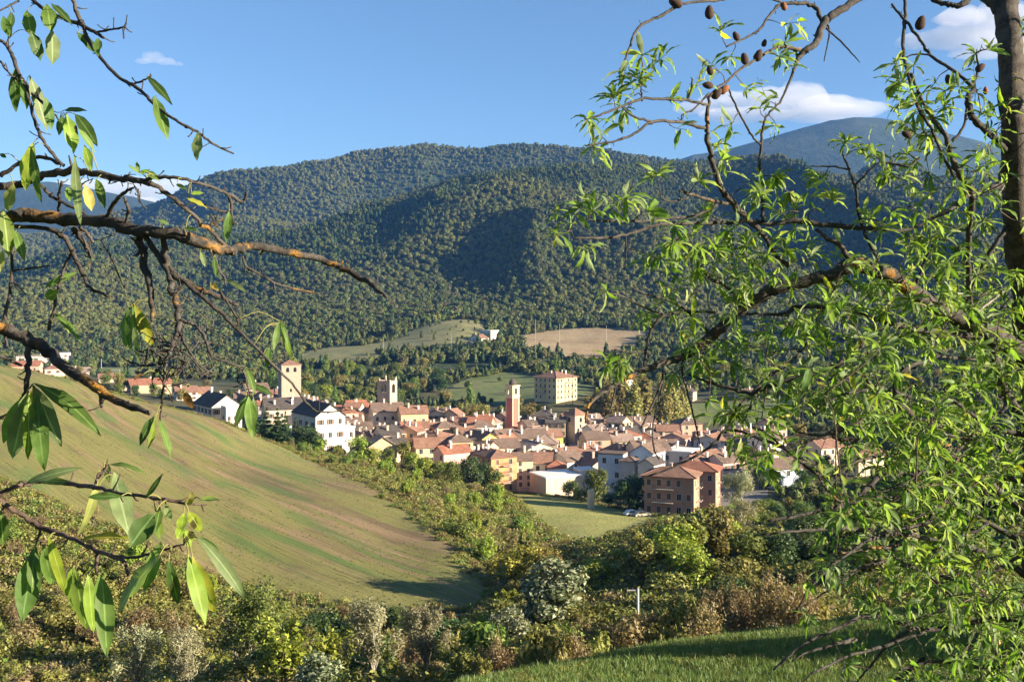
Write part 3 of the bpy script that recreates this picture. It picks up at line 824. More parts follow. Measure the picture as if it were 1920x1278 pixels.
plant_px('fir', 1347, 1140, None, 75, 'fir_tree', 'small dark fir above the dry hedge', 'fir', G_GULLY, 1.3)
plant_px('dark_shrub', 1390, 1140, None, 60, 'shrub', 'dark bush right of the small fir', 'shrub', G_GULLY, 1.4)
# bottom left, near
G_NEAR = 'bushes of the near hillside'
for u, v, Y, h, k, w, nm, lb in (
        (455, 1245, 76, 190, 'stem_shrub', 0.95, 'shrub', 'leafy green shrub with many pale bare stems'),
        (700, 1300, 63, 175, 'pale_willow', 1.1, 'willow', 'pale grey-green willow at the foot of the field'),
        (800, 1275, 68, 150, 'pale_willow', 1.0, 'willow', 'yellowish pale willow beside the grey-green willow'),
        (350, 1290, 62, 140, 'pale_willow', 1.1, 'willow', 'grey feathery bush left of the stemmed shrub'),
        (255, 1290, 63, 150, 'pale_willow', 1.0, 'willow', 'greyish bush nearest the hanging leaves'),
        (590, 1315, 59, 95, 'silver_tree', 1.3, 'shrub', 'white-tipped bush below the yellow-green bush'),
        (540, 1295, 63, 140, 'bright_shrub', 1.0, 'shrub', 'bright green bush right of the stemmed shrub'),
        (625, 1275, 68, 115, 'bright_shrub', 1.0, 'shrub', 'yellow-green bush between two willows and the stemmed shrub'),
        (905, 1262, 65, 130, 'green_shrub', 0.8, 'shrub', 'upright green bush at the corner of the grass slope'),
        (850, 1240, 85, 80, 'dark_shrub', 1.2, 'shrub', 'dark bush behind the upright green bush'),
        (740, 1215, 98, 80, 'dark_shrub', 1.2, 'shrub', 'dark bush at the lower edge of the sown field'),
        (600, 1205, 98, 70, 'dark_shrub', 1.3, 'shrub', 'dark spreading bush under the field edge'),
        (150, 1290, 62, 80, 'olive_shrub', 1.2, 'shrub', 'olive bush below the hanging almond leaves'),
        (60, 1290, 62, 90, 'brown_shrub', 1.2, 'shrub', 'brown bush at the foot of the slope below the leaves')):
    plant(k, (u-960)/F*Y, Y, h*Y/F, nm, lb, 'shrub' if nm == 'shrub' else 'willow', G_NEAR, None, w)
# dry hedge beyond the grass slope
G_HEDGE = 'dry hedge bushes along the grass slope'
HK = ['dry_shrub', 'feather_shrub', 'olive_shrub', 'brown_shrub', 'dry_shrub', 'feather_shrub', 'green_shrub', 'dry_shrub']
HLAB = {'dry_shrub': 'bare stemmed dry bush in the hedge behind the grass slope', 'feather_shrub': 'feathery olive bush in the hedge behind the grass slope', 'brown_shrub': 'brown dry bush in the hedge behind the grass slope', 'olive_shrub': 'olive bush in the hedge behind the grass slope', 'green_shrub': 'green bush in the hedge behind the grass slope'}
for i in range(44):
    u = 905+i*14.5+random.uniform(-8, 8)
    Y = np.interp(u, [900, 1100, 1300, 1500], [58, 64, 70, 74])+random.uniform(-9, 10)
    k = random.choice(HK)
    top = np.interp(u, [900, 1000, 1150, 1300, 1450, 1560], [1215, 1175, 1150, 1120, 1090, 1070])+random.uniform(-22, 26)
    x = (u-960)/F*Y; g = hz(x, Y)
    h = max(1.2, zpx(top, Y)-g)
    plant(k, x, Y, min(h, 5.5), 'shrub', HLAB[k], 'shrub', G_HEDGE, None, random.uniform(0.55, 0.85))
# bushes of the scrub bank between sown field and meadow
BANK = [gxy(*p) for p in ((515, 275), (570, 256), (640, 226), (700, 202), (820, 165), (938, 134), (1000, 130), (1062, 168), (1035, 192), (995, 220), (962, 254), (945, 284), (900, 292), (800, 290), (700, 294), (600, 296))]
GULLY = [gxy(*p) for p in ((-40, 62), (940, 58), (990, 90), (1000, 125), (938, 118), (880, 113), (700, 111), (470, 117), (330, 124), (250, 130), (120, 138), (0, 146), (-60, 150))]
def fill(poly, n, mind, kinds, seed):
    rng = random.Random(seed)
    xs = [p[0] for p in poly]; ys = [p[1] for p in poly]
    got = []; tries = 0
    while len(got) < n and tries < n*60:
        tries += 1
        x = rng.uniform(min(xs), max(xs)); y = rng.uniform(min(ys), max(ys))
        if not inpoly(np.array([x]), np.array([y]), poly)[0]: continue
        if any((x-a)**2+(y-b)**2 < mind**2 for a, b in got): continue
        got.append((x, y))
    return [(x, y, rng.choice(kinds)) for x, y in got]
BLAB = {'dry_shrub': 'bare stemmed dry bush on the scrub bank beside the sown field', 'feather_shrub': 'feathery olive bush on the scrub bank beside the sown field', 'brown_shrub': 'brown dry bush on the scrub bank beside the sown field', 'olive_shrub': 'olive bush on the scrub bank beside the sown field',
        'green_shrub': 'green bush on the scrub bank beside the sown field', 'bright_shrub': 'bright yellow-green sapling on the scrub bank', 'dark_shrub': 'dark bush on the scrub bank beside the sown field'}
for x, y, k in fill(BANK, 125, 3.2, ['olive_shrub']*3+['brown_shrub']*1+['bright_shrub']*4+['green_shrub']*2+['dry_shrub']*2+['feather_shrub']*3, 4):
    plant(k, x, y, random.uniform(2.0, 3.4)*(1.35 if k == 'bright_shrub' else 1.0), 'shrub', BLAB[k], 'shrub', 'bushes of the scrub bank', None, random.uniform(0.9, 1.3))
GLAB = {'dry_shrub': 'bare stemmed dry bush in the hollow under the sown field', 'feather_shrub': 'soft feathery olive bush in the hollow under the sown field', 'brown_shrub': 'brown dry bush in the hollow under the sown field', 'olive_shrub': 'olive bush in the hollow under the sown field', 'green_shrub': 'green bush in the hollow under the sown field', 'bright_shrub': 'bright green sapling in the hollow under the sown field'}
for x, y, k in fill(GULLY, 80, 3.5, ['brown_shrub']*2+['olive_shrub']*2+['green_shrub']*2+['bright_shrub']*2+['dry_shrub']*4+['feather_shrub']*3, 5):
    plant(k, x, y, random.uniform(1.7, 3.4), 'shrub', GLAB[k], 'shrub', 'bushes of the hollow', None, random.uniform(1.0, 1.4))
for u, Y, h, k in ((560, 285, 6, 'olive_tree'), (675, 285, 8.5, 'bright_tree'), (700, 270, 6, 'bright_tree'), (775, 272, 7, 'bright_tree'), (800, 262, 7, 'bright_tree'), (845, 262, 7.5, 'oak'), (880, 275, 9.5, 'dark_oak'), (905, 280, 9, 'dark_oak'), (925, 278, 8, 'oak'),
                   (1000, 195, 5, 'bright_tree'), (1040, 180, 5, 'bright_tree'), (840, 200, 4, 'bright_tree'), (980, 155, 5, 'olive_tree'), (760, 285, 8, 'olive_tree'), (730, 280, 6, 'oak')):
    plant(k, (u-960)/F*Y, Y, h, 'broadleaf_tree', {'olive_tree': 'olive-green tree on the bank below the houses', 'bright_tree': 'yellow-green tree on the scrub bank', 'oak': 'green tree on the bank below the orange flats', 'dark_oak': 'dense dark green tree left of the orange flats'}[k], 'tree', 'trees of the scrub bank')
# firs beside the white house
for u, Y, h in ((500, 283, 11), (520, 290, 12), (535, 280, 11), (555, 286, 10), (575, 282, 8.5), (590, 280, 6.5), (485, 292, 8)):
    plant('fir' if h > 9 else 'dark_oak', (u-960)/F*Y, Y, h, 'fir_tree' if h > 9 else 'broadleaf_tree', 'dark fir in the clump beside the white gabled house' if h > 9 else 'dark bushy tree in the clump beside the white gabled house', 'fir' if h > 9 else 'tree', 'dark clump beside the white house', None, 1.25)
# trees around the meadow and the brick flats
G_MEAD = 'trees around the brick flats'
for u, Y, h, k, w, lb in ((1122, 262, 10, 'oak', 1.1, 'round green tree behind the concrete post'), (1180, 246, 9.5, 'dark_oak', 1.25, 'broad dark round tree left of the brick flats'), (1195, 250, 9, 'pale_willow', 1.2, 'pale grey-green round tree behind the dark tree'),
        (1070, 268, 5, 'green_shrub', 1.1, 'green bush under the long white shed'), (1040, 272, 4.5, 'oak', 1.0, 'small tree under the long white shed'), (1092, 262, 4, 'green_shrub', 1.1, 'green bush left of the concrete post'),
        (1145, 252, 4, 'dark_shrub', 1.3, 'dark hedge bush along the meadow'), (1215, 244, 3, 'dark_shrub', 1.3, 'dark bush at the foot of the brick flats'),
        (1385, 232, 11, 'pale_willow', 1.3, 'grey willow right of the brick flats'), (1420, 225, 11, 'oak', 1.2, 'green tree right of the grey willow'), (1370, 210, 9, 'bright_tree', 1.1, 'yellow-green tree in front of the grey willow')):
    plant(k, (u-960)/F*Y, Y, h, 'broadleaf_tree' if 'shrub' not in k else 'shrub', lb, 'tree' if 'shrub' not in k else 'shrub', G_MEAD, None, w)
# poplars behind the town
for u, Y, h, lb in ((1118, 455, 20, 0), (1140, 450, 24, 0), (1160, 462, 23, 0), (1190, 452, 23, 0), (1207, 460, 25, 0), (1172, 470, 21, 0), (1245, 462, 22, 1), (1262, 470, 24, 1), (1282, 475, 18, 1)):
    plant('poplar', (u-960)/F*Y, Y, h, 'poplar_tree', ['tall autumn poplar behind the square stone tower', 'tall autumn poplar left of the hillside house'][lb], 'poplar', 'autumn poplars behind the town', None, 1.15)
# the belt of trees between town and fields
BELT = [gxy(*p) for p in ((480, 500), (640, 478), (720, 485), (830, 490), (960, 490), (1110, 490), (1250, 500), (1420, 510), (1700, 500), (1950, 500), (1950, 640), (1250, 640), (1120, 640), (1000, 660), (900, 690), (780, 700), (600, 700), (480, 690))]
BK = ['oak']*4+['dark_oak']*3+['autumn_tree']*3+['green_poplar']*2+['bright_tree']
VL = {'oak': 'green tree in the belt between town and pasture', 'dark_oak': 'dark tree in the belt between town and pasture', 'autumn_tree': 'golden brown tree in the belt behind the roofs', 'green_poplar': 'slender green poplar in the belt behind the roofs', 'bright_tree': 'yellow-green tree in the belt behind the roofs'}
for x, y, k in fill(BELT, 165, 8.0, BK, 8):
    if inpoly(np.array([x]), np.array([y]), GREENF)[0] or inpoly(np.array([x]), np.array([y]), GREEN2)[0]: continue
    uu = 960+F*x/y
    if 985 < uu < 1100 and y < 560: continue
    h = random.uniform(7, 12)*(1.3 if k == 'green_poplar' else 1)
    plant(k, x, y, h, 'broadleaf_tree' if k != 'green_poplar' else 'poplar_tree', VL[k], 'tree' if k != 'green_poplar' else 'poplar', 'trees of the belt behind the town')
for u, Y, h in ((735, 470, 9), (755, 478, 10), (800, 472, 9), (825, 478, 10), (845, 470, 9), (880, 475, 11), (900, 480, 11), (985, 470, 11), (1000, 478, 10), (1020, 474, 10)):
    plant('autumn_tree', (u-960)/F*Y, Y, h, 'broadleaf_tree', 'amber tree right behind the old town roofs', 'tree', 'golden trees behind the roofs')

# undergrowth too small to count: low brambles and dry weeds
ucol = bpy.data.collections.new("undergrowth_kinds")
for i, (lf, s) in enumerate((('brown', 1), ('olive', 2), ('olive', 3), ('green', 4))):
    rng = np.random.default_rng(i+300)
    V, Q = lobes_crown([(rng.normal()*0.3, rng.normal()*0.3, 0.3, 0.55, 0.55, 0.4) for j in range(3)], 150, 0.10, 300+i, gap=0.5, shell=0.8)
    bo = bpy.data.objects.new("undergrowth_proto_%d" % i, mesh_np("undergrowth_%d" % i, V, Q=Q, mats=LM[lf])); ucol.objects.link(bo)
def undergrowth(name, poly, sp, seed, label, s0=1.0):
    xs = [p[0] for p in poly]; ys = [p[1] for p in poly]
    gx, gy = np.meshgrid(np.arange(min(xs), max(xs), sp), np.arange(min(ys), max(ys), sp))
    rng = np.random.default_rng(seed)
    pt = np.stack([gx.ravel(), gy.ravel()], 1)+rng.normal(size=(gx.size, 2))*sp*0.4
    pt = pt[inpoly(pt[:, 0], pt[:, 1], poly)]
    n = len(pt)
    zone = fbm(pt[:, 0]/14, pt[:, 1]/14, 3, 55)
    k = np.where(zone > 0.2, 1, np.where(rng.random(n) < 0.25, 3, np.where(rng.random(n) < 0.36, 0, 2)))
    return instancer(name, pt, k, s0*(0.6+0.9*rng.random(n)), np.zeros(n), ucol, label, -0.04)
undergrowth("undergrowth", BANK, 1.15, 1, 'low brambles and dry weeds covering the scrub bank', 1.5)
undergrowth("brambles", GULLY, 1.15, 2, 'low brown brambles filling the hollow under the field', 1.5)
RIGHTG = [gxy(*p) for p in ((930, 47), (1960, 58), (1960, 230), (1245, 228), (1190, 190), (1070, 165), (1000, 128), (990, 90))]
undergrowth("weeds", RIGHTG, 1.7, 3, 'dry weeds and brambles on the gully floor', 1.9)

GFILL = [gxy(*p) for p in ((1080, 118), (1250, 105), (1480, 98), (1600, 98), (1600, 235), (1440, 232), (1340, 222), (1262, 218), (1180, 172))]
FL = {'olive_shrub': 'olive bush on the gully floor', 'dark_shrub': 'dark bush on the gully floor', 'green_shrub': 'green bush on the gully floor', 'brown_shrub': 'brown dry bush on the gully floor', 'dark_oak': 'dark tree crowding the gully', 'oak': 'green tree crowding the gully', 'olive_tree': 'olive tree crowding the gully', 'bright_tree': 'yellow-green tree crowding the gully'}
for x, y, k in fill(GFILL, 95, 4.8, ['olive_shrub']*2+['dark_shrub']*2+['green_shrub']*2+['dark_oak']*4+['oak']*4+['olive_tree']*4, 9):
    if any((x-a)**2+(y-b)**2 < 6 for a, b, c in SPOTS): continue
    if 960+F*x/y < 1420: k = {'dark_oak': 'olive_tree', 'oak': 'bright_tree', 'dark_shrub': 'olive_shrub'}.get(k, k)
    sh = 'shrub' in k; rt = 960+F*x/y > 1370
    plant(k, x, y, random.uniform(2.4, 4.2) if sh else random.uniform(3.6, 5.6) if rt else random.uniform(5, 9), 'shrub' if sh else 'broadleaf_tree', FL[k], 'shrub' if sh else 'tree', 'thicket of the gully', None, random.uniform(1.1, 1.5))

def edge_weeds(name, poly, step, label, seed, w=1.2):
    rng = np.random.default_rng(seed); out = []
    for (x1, y1), (x2, y2) in zip(poly, poly[1:]+poly[:1]):
        L = math.hypot(x2-x1, y2-y1); n = max(1, int(L/step))
        t = rng.random(n); out.append(np.stack([x1+(x2-x1)*t, y1+(y2-y1)*t], 1)+rng.normal(size=(n, 2))*w)
    pt = np.concatenate(out); n = len(pt)
    return instancer(name, pt, rng.choice([0, 1, 2, 3], n, p=[0.3, 0.3, 0.25, 0.15]), 0.5+0.8*rng.random(n), np.zeros(n), ucol, label, -0.04)
edge_weeds("field_edge_weeds", PLOUGH, 0.28, 'ragged weeds along the edges of the sown field', 5, 0.9)
edge_weeds("meadow_edge_weeds", MEADOW, 0.4, 'weeds along the edges of the meadow', 6, 0.8)
# seedling tufts and clods along the drill rows of the sown field, grass tufts on the meadow
def row_tufts(name, poly, ang, along, across, seed, label, s0, kinds, th):
    rng = np.random.default_rng(seed)
    c, s = math.cos(ang), math.sin(ang)
    A = np.array(poly); lx = A[:, 0]*c+A[:, 1]*s; ly = -A[:, 0]*s+A[:, 1]*c
    gx, gy = np.meshgrid(np.arange(lx.min(), lx.max(), along), np.arange(ly.min(), ly.max(), across))
    gx = gx.ravel()+rng.normal(size=gx.size)*along*0.5; gy = gy.ravel()+rng.normal(size=gy.size)*across*0.13
    pt = np.stack([gx*c-gy*s, gx*s+gy*c], 1)
    uq = 960+F*pt[:, 0]/np.maximum(pt[:, 1], 20)
    pt = pt[inpoly(pt[:, 0], pt[:, 1], poly) & (uq > -60)]
    f = fbm((pt[:, 0]*c+pt[:, 1]*s)/30, (-pt[:, 0]*s+pt[:, 1]*c)/6, 3, seed)
    pt = pt[f+0.5*rng.normal(size=len(pt)) > th]
    n = len(pt)
    return instancer(name, pt, rng.choice(kinds, n), s0*(0.5+rng.random(n)), np.zeros(n), ucol, label, -0.03)
fa = math.atan2(128-252, gxy(935, 128)[0]-gxy(0, 252)[0])
row_tufts("field_tufts", PLOUGH, fa, 0.75, 1.25, 61, 'seedling tufts and dry stalks in rows on the sown field', 0.17, [1, 2, 0, 3], 0.05)
row_tufts("meadow_tufts", MEADOW, 0.6, 0.7, 0.7, 62, 'grass tufts on the mown meadow', 0.13, [1, 2, 3], 0.15)
pt = scatter(462, 690, 6.2, 0.4, 91, lambda x, y: inpoly(x, y, BELT) & ~inpoly(x, y, GREENF) & ~inpoly(x, y, GREEN2) & (fbm(x/40, y/40, 3, 93) > -0.15) & ~((960+F*x/y > 985) & (960+F*x/y < 1105) & (y < 575)) & ~((960+F*x/y > 1240) & (960+F*x/y < 1440) & (y < 560)))
n_ = len(pt)
instancer("thickets", pt, RNG.integers(0, 8, n_), 0.38+0.42*RNG.random(n_), 0.8*RNG.random(n_)**2, FCOL, 'low thickets between the town and the pasture', -0.5)
pt = scatter(540, 1000, 19, 0.5, 97, lambda x, y: (inpoly(x, y, GREENF) | inpoly(x, y, PASTURE)) & (fbm(x/60, y/60, 2, 98) > 0.0) & ~((960+F*x/y > 985) & (960+F*x/y < 1105) & (y < 580)))
n_ = len(pt)
instancer("field_trees", pt, RNG.integers(0, 8, n_), 0.25+0.5*RNG.random(n_)**2, 0.7*RNG.random(n_)**2, FCOL, 'small trees and bushes dotted over the fields beyond the town', -0.3)
pt = scatter(110, 640, 5.4, 0.42, 103, lambda x, y: (960+F*x/y > np.where(y < 235, 1600, 1460)) & (960+F*x/y < 2650) & (fbm(x/45, y/45, 3, 104) > -0.3) & ~((960+F*x/y < 1680) & (y > 285) & (y < 345)) & ~inpoly(x, y, GREEN2), 1400, 2660)
n_ = len(pt)
instancer("slope_woods", pt, RNG.integers(0, 8, n_), 0.3+0.42*RNG.random(n_), 0.8*RNG.random(n_)**2, FCOL, 'low woods on the slope beyond the leafy almond', -0.4)
lines = []
for (ua, ya), (ub, yb) in (((570, 735), (800, 742)), ((700, 800), (880, 790)), ((960, 700), (1120, 745)), ((880, 650), (1000, 690)), ((1190, 760), (1240, 960)), ((960, 985), (1230, 985)), ((640, 870), (740, 900))):
    t = RNG.random(46); a = np.array(gxy(ua, ya)); b = np.array(gxy(ub, yb)); lines.append(a+(b-a)*t[:, None]+RNG.normal(size=(46, 2))*4)
pt = np.concatenate(lines); n_ = len(pt)
instancer("hedgerows", pt, RNG.integers(0, 8, n_), 0.35+0.45*RNG.random(n_), 0.7*RNG.random(n_)**2, FCOL, 'hedgerows between the fields beyond the town', -0.4)

# scattered low trees of the valley floor, beyond counting
def valley(x, y):
    ok = openland(x, y)
    for pl in (BELT,): ok &= ~inpoly(x, y, pl)
    u = 960+F*x/y
    ok &= ~((u > -200) & (u < 480) & (y < 640))
    ok &= ~((y < 640) & (u < 1960))
    return ok & (fbm(x/70, y/70, 3, 88) > -0.28)
pt = scatter(600, 1030, 7.6, 0.36, 77, valley)
pt = pt[visible(pt[:, 0], pt[:, 1], hgt(pt[:, 0], pt[:, 1]), 16)]
n_ = len(pt)
instancer("valley_woods", pt, RNG.integers(0, 8, n_), 0.62+0.5*RNG.random(n_), 0.5*RNG.random(n_)**3, FCOL, 'woods and thickets on the valley floor beyond the town')

# ------------------------------------------------------------------ the town
def m_plaster(name, c, dirt=0.55, sc=0.9):
    t = NT(name); p = t.objco()
    a = t.noise(p, sc*0.5, 5, 0.65); b = t.noise(t.mapping(p, (2.5, 2.5, 0.35)), sc, 4, 0.7)
    col = t.mix(t.ramp(a, [(0.4, 0.0), (0.75, dirt)]), c, tuple(x*0.62 for x in c))
    col = t.mix(t.ramp(b, [(0.5, 0.0), (0.8, dirt*0.8)]), col, tuple(x*y for x, y in zip(c, (0.6, 0.55, 0.5))))
    return t.done(t.bsdf(col, 0.9, t.bump(t.noise(p, 9, 3, 0.6), 0.2, 0.02)))
def m_stone(name, c):
    t = NT(name); p = t.objco()
    br = t.n("ShaderNodeTexBrick"); br.inputs["Scale"].default_value = 1.6
    br.inputs["Color1"].default_value = (*[x*1.1 for x in c], 1); br.inputs["Color2"].default_value = (*[x*0.8 for x in c], 1)
    br.inputs["Mortar"].default_value = (*[x*0.72 for x in c], 1); br.inputs["Mortar Size"].default_value = 0.03
    t.l(t.mapping(p, (1, 1, 1), (math.radians(90), 0, 0)), br.inputs["Vector"])
    a = t.noise(p, 1.4, 5, 0.7)
    col = t.mix(t.ramp(a, [(0.35, 0.5), (0.65, 0.0)]), br.outputs[0], tuple(x*0.6 for x in c))
    return t.done(t.bsdf(col, 0.92, t.bump(a, 0.5, 0.08)))
def m_tile(name, c):
    t = NT(name); p = t.objco()
    a = t.noise(p, 0.55, 5, 0.7); b = t.noise(p, 3.5, 4, 0.75)
    col = t.ramp(a, [(0.3, tuple(x*0.62 for x in c)), (0.5, c), (0.72, tuple(min(1, x*1.4) for x in c))])
    col = t.mix(t.ramp(b, [(0.35, 0.55), (0.6, 0.0)]), col, tuple(x*0.5 for x in c))
    w = t.n("ShaderNodeTexWave"); w.inputs["Scale"].default_value = 1.7; w.inputs["Distortion"].default_value = 0.6
    t.l(p, w.inputs["Vector"])
    return t.done(t.bsdf(col, 0.9, t.bump(t.math('ADD', w.outputs["Fac"], b), 0.6, 0.12)))
WC = {'white': (0.66, 0.60, 0.51), 'cream': (0.60, 0.49, 0.33), 'pale yellow': (0.64, 0.50, 0.27), 'bright yellow': (0.80, 0.60, 0.13), 'orange': (0.60, 0.28, 0.13),
      'pink': (0.62, 0.40, 0.34), 'salmon': (0.54, 0.35, 0.25), 'tan': (0.46, 0.34, 0.22), 'grey': (0.46, 0.44, 0.42), 'pale blue': (0.48, 0.54, 0.62), 'beige': (0.58, 0.47, 0.36), 'brick': (0.50, 0.27, 0.18)}
WM = {k: m_plaster("plaster_"+k.replace(' ', '_'), c) for k, c in WC.items()}
WM['stone'] = m_stone("tower_stone", (0.45, 0.36, 0.275))
WM['pink panel'] = m_plaster("pink_panel", (0.44, 0.14, 0.11), 0.2)
RC = {'terracotta': (0.30, 0.165, 0.112), 'brown': (0.205, 0.142, 0.108), 'red': (0.36, 0.155, 0.095), 'grey-brown': (0.105, 0.088, 0.078), 'faded pink': (0.34, 0.245, 0.195)}
RM = {k: m_tile("tiles_"+k.replace(' ', '_').replace('-', '_'), c) for k, c in RC.items()}
def plain(name, c, rough=0.6, metal=0.0):
    t = NT(name); p = t.objco()
    col = t.mix(t.ramp(t.noise(p, 5, 3, 0.6), [(0.4, 0.0), (0.7, 0.3)]), c, tuple(x*0.7 for x in c))
    s = t.bsdf(col, rough); s.node.inputs["Metallic"].default_value = metal
    return t.done(s)
GLASS = plain("window_glass", (0.022, 0.024, 0.028), 0.15)
FRAME = plain("window_frame", (0.5, 0.46, 0.4))
SHUT_B = plain("shutter_brown", (0.15, 0.08, 0.045))
SHUT_G = plain("shutter_green", (0.045, 0.09, 0.055))
CHIM = plain("chimney_plaster", (0.55, 0.44, 0.36))
WHITE = plain("white_paint", (0.75, 0.72, 0.67))
CONC = plain("concrete", (0.42, 0.39, 0.33))
DARKM = plain("dark_metal", (0.06, 0.06, 0.065), 0.5)

def win_mesh(kind):
    m = MB(); w, h = 0.5, 0.75
    m.box(-w-0.09, w+0.09, -0.05, 0.0, -h-0.12, -h, 1)           # sill
    m.box(-w-0.09, w+0.09, -0.05, 0.0, h, h+0.10, 1)
    m.box(-w-0.09, -w, -0.05, 0.0, -h, h, 1); m.box(w, w+0.09, -0.05, 0.0, -h, h, 1)
    if kind in ('brown', 'green'):
        m.box(-w, w, -0.022, 0.0, -h, h, 0)
        m.box(-w-0.62, -w-0.1, -0.075, -0.002, -h, h, 2); m.box(w+0.1, w+0.62, -0.075, -0.002, -h, h, 2)
        m.box(-0.03, 0.03, -0.04, -0.022, -h, h, 1)
    elif kind == 'closed':
        m.box(-w, -0.02, -0.06, 0.0, -h, h, 2); m.box(0.02, w, -0.06, 0.0, -h, h, 2); m.box(-0.02, 0.02, -0.03, 0, -h, h, 0)
    else:
        m.box(-w, w, -0.022, 0.0, -h, h, 0); m.box(-0.03, 0.03, -0.04, -0.022, -h, h, 1)
    return m.mesh("window_"+kind, [GLASS, FRAME, SHUT_G if kind == 'green' else SHUT_B])
WIN = {k: win_mesh(k) for k in ('plain', 'brown', 'green', 'closed')}
_c = MB(); _c.box(-0.32, 0.32, -0.32, 0.32, -0.9, 1.0); _c.box(-0.42, 0.42, -0.42, 0.42, 1.0, 1.1); _c.box(-0.24, 0.24, -0.24, 0.24, 1.1, 1.32); _c.box(-0.46, 0.46, -0.46, 0.46, 1.32, 1.42)
CHIMNEY = _c.mesh("chimney", CHIM)
_c = MB(); _c.box(-0.3, 0.3, -0.3, 0.3, -0.9, 1.2); _c.box(-0.4, 0.4, -0.4, 0.4, 1.2, 1.3)
CHIMNEY_W = _c.mesh("chimney_white", WHITE)
_c = MB(); _c.box(-0.5, 0.5, -0.06, 0.0, 0.0, 2.1, 0); _c.box(-0.62, -0.5, -0.08, 0, 0, 2.22, 1); _c.box(0.5, 0.62, -0.08, 0, 0, 2.22, 1); _c.box(-0.62, 0.62, -0.08, 0, 2.1, 2.22, 1)
DOOR = _c.mesh("door", [SHUT_B, FRAME])
HOUSES = []

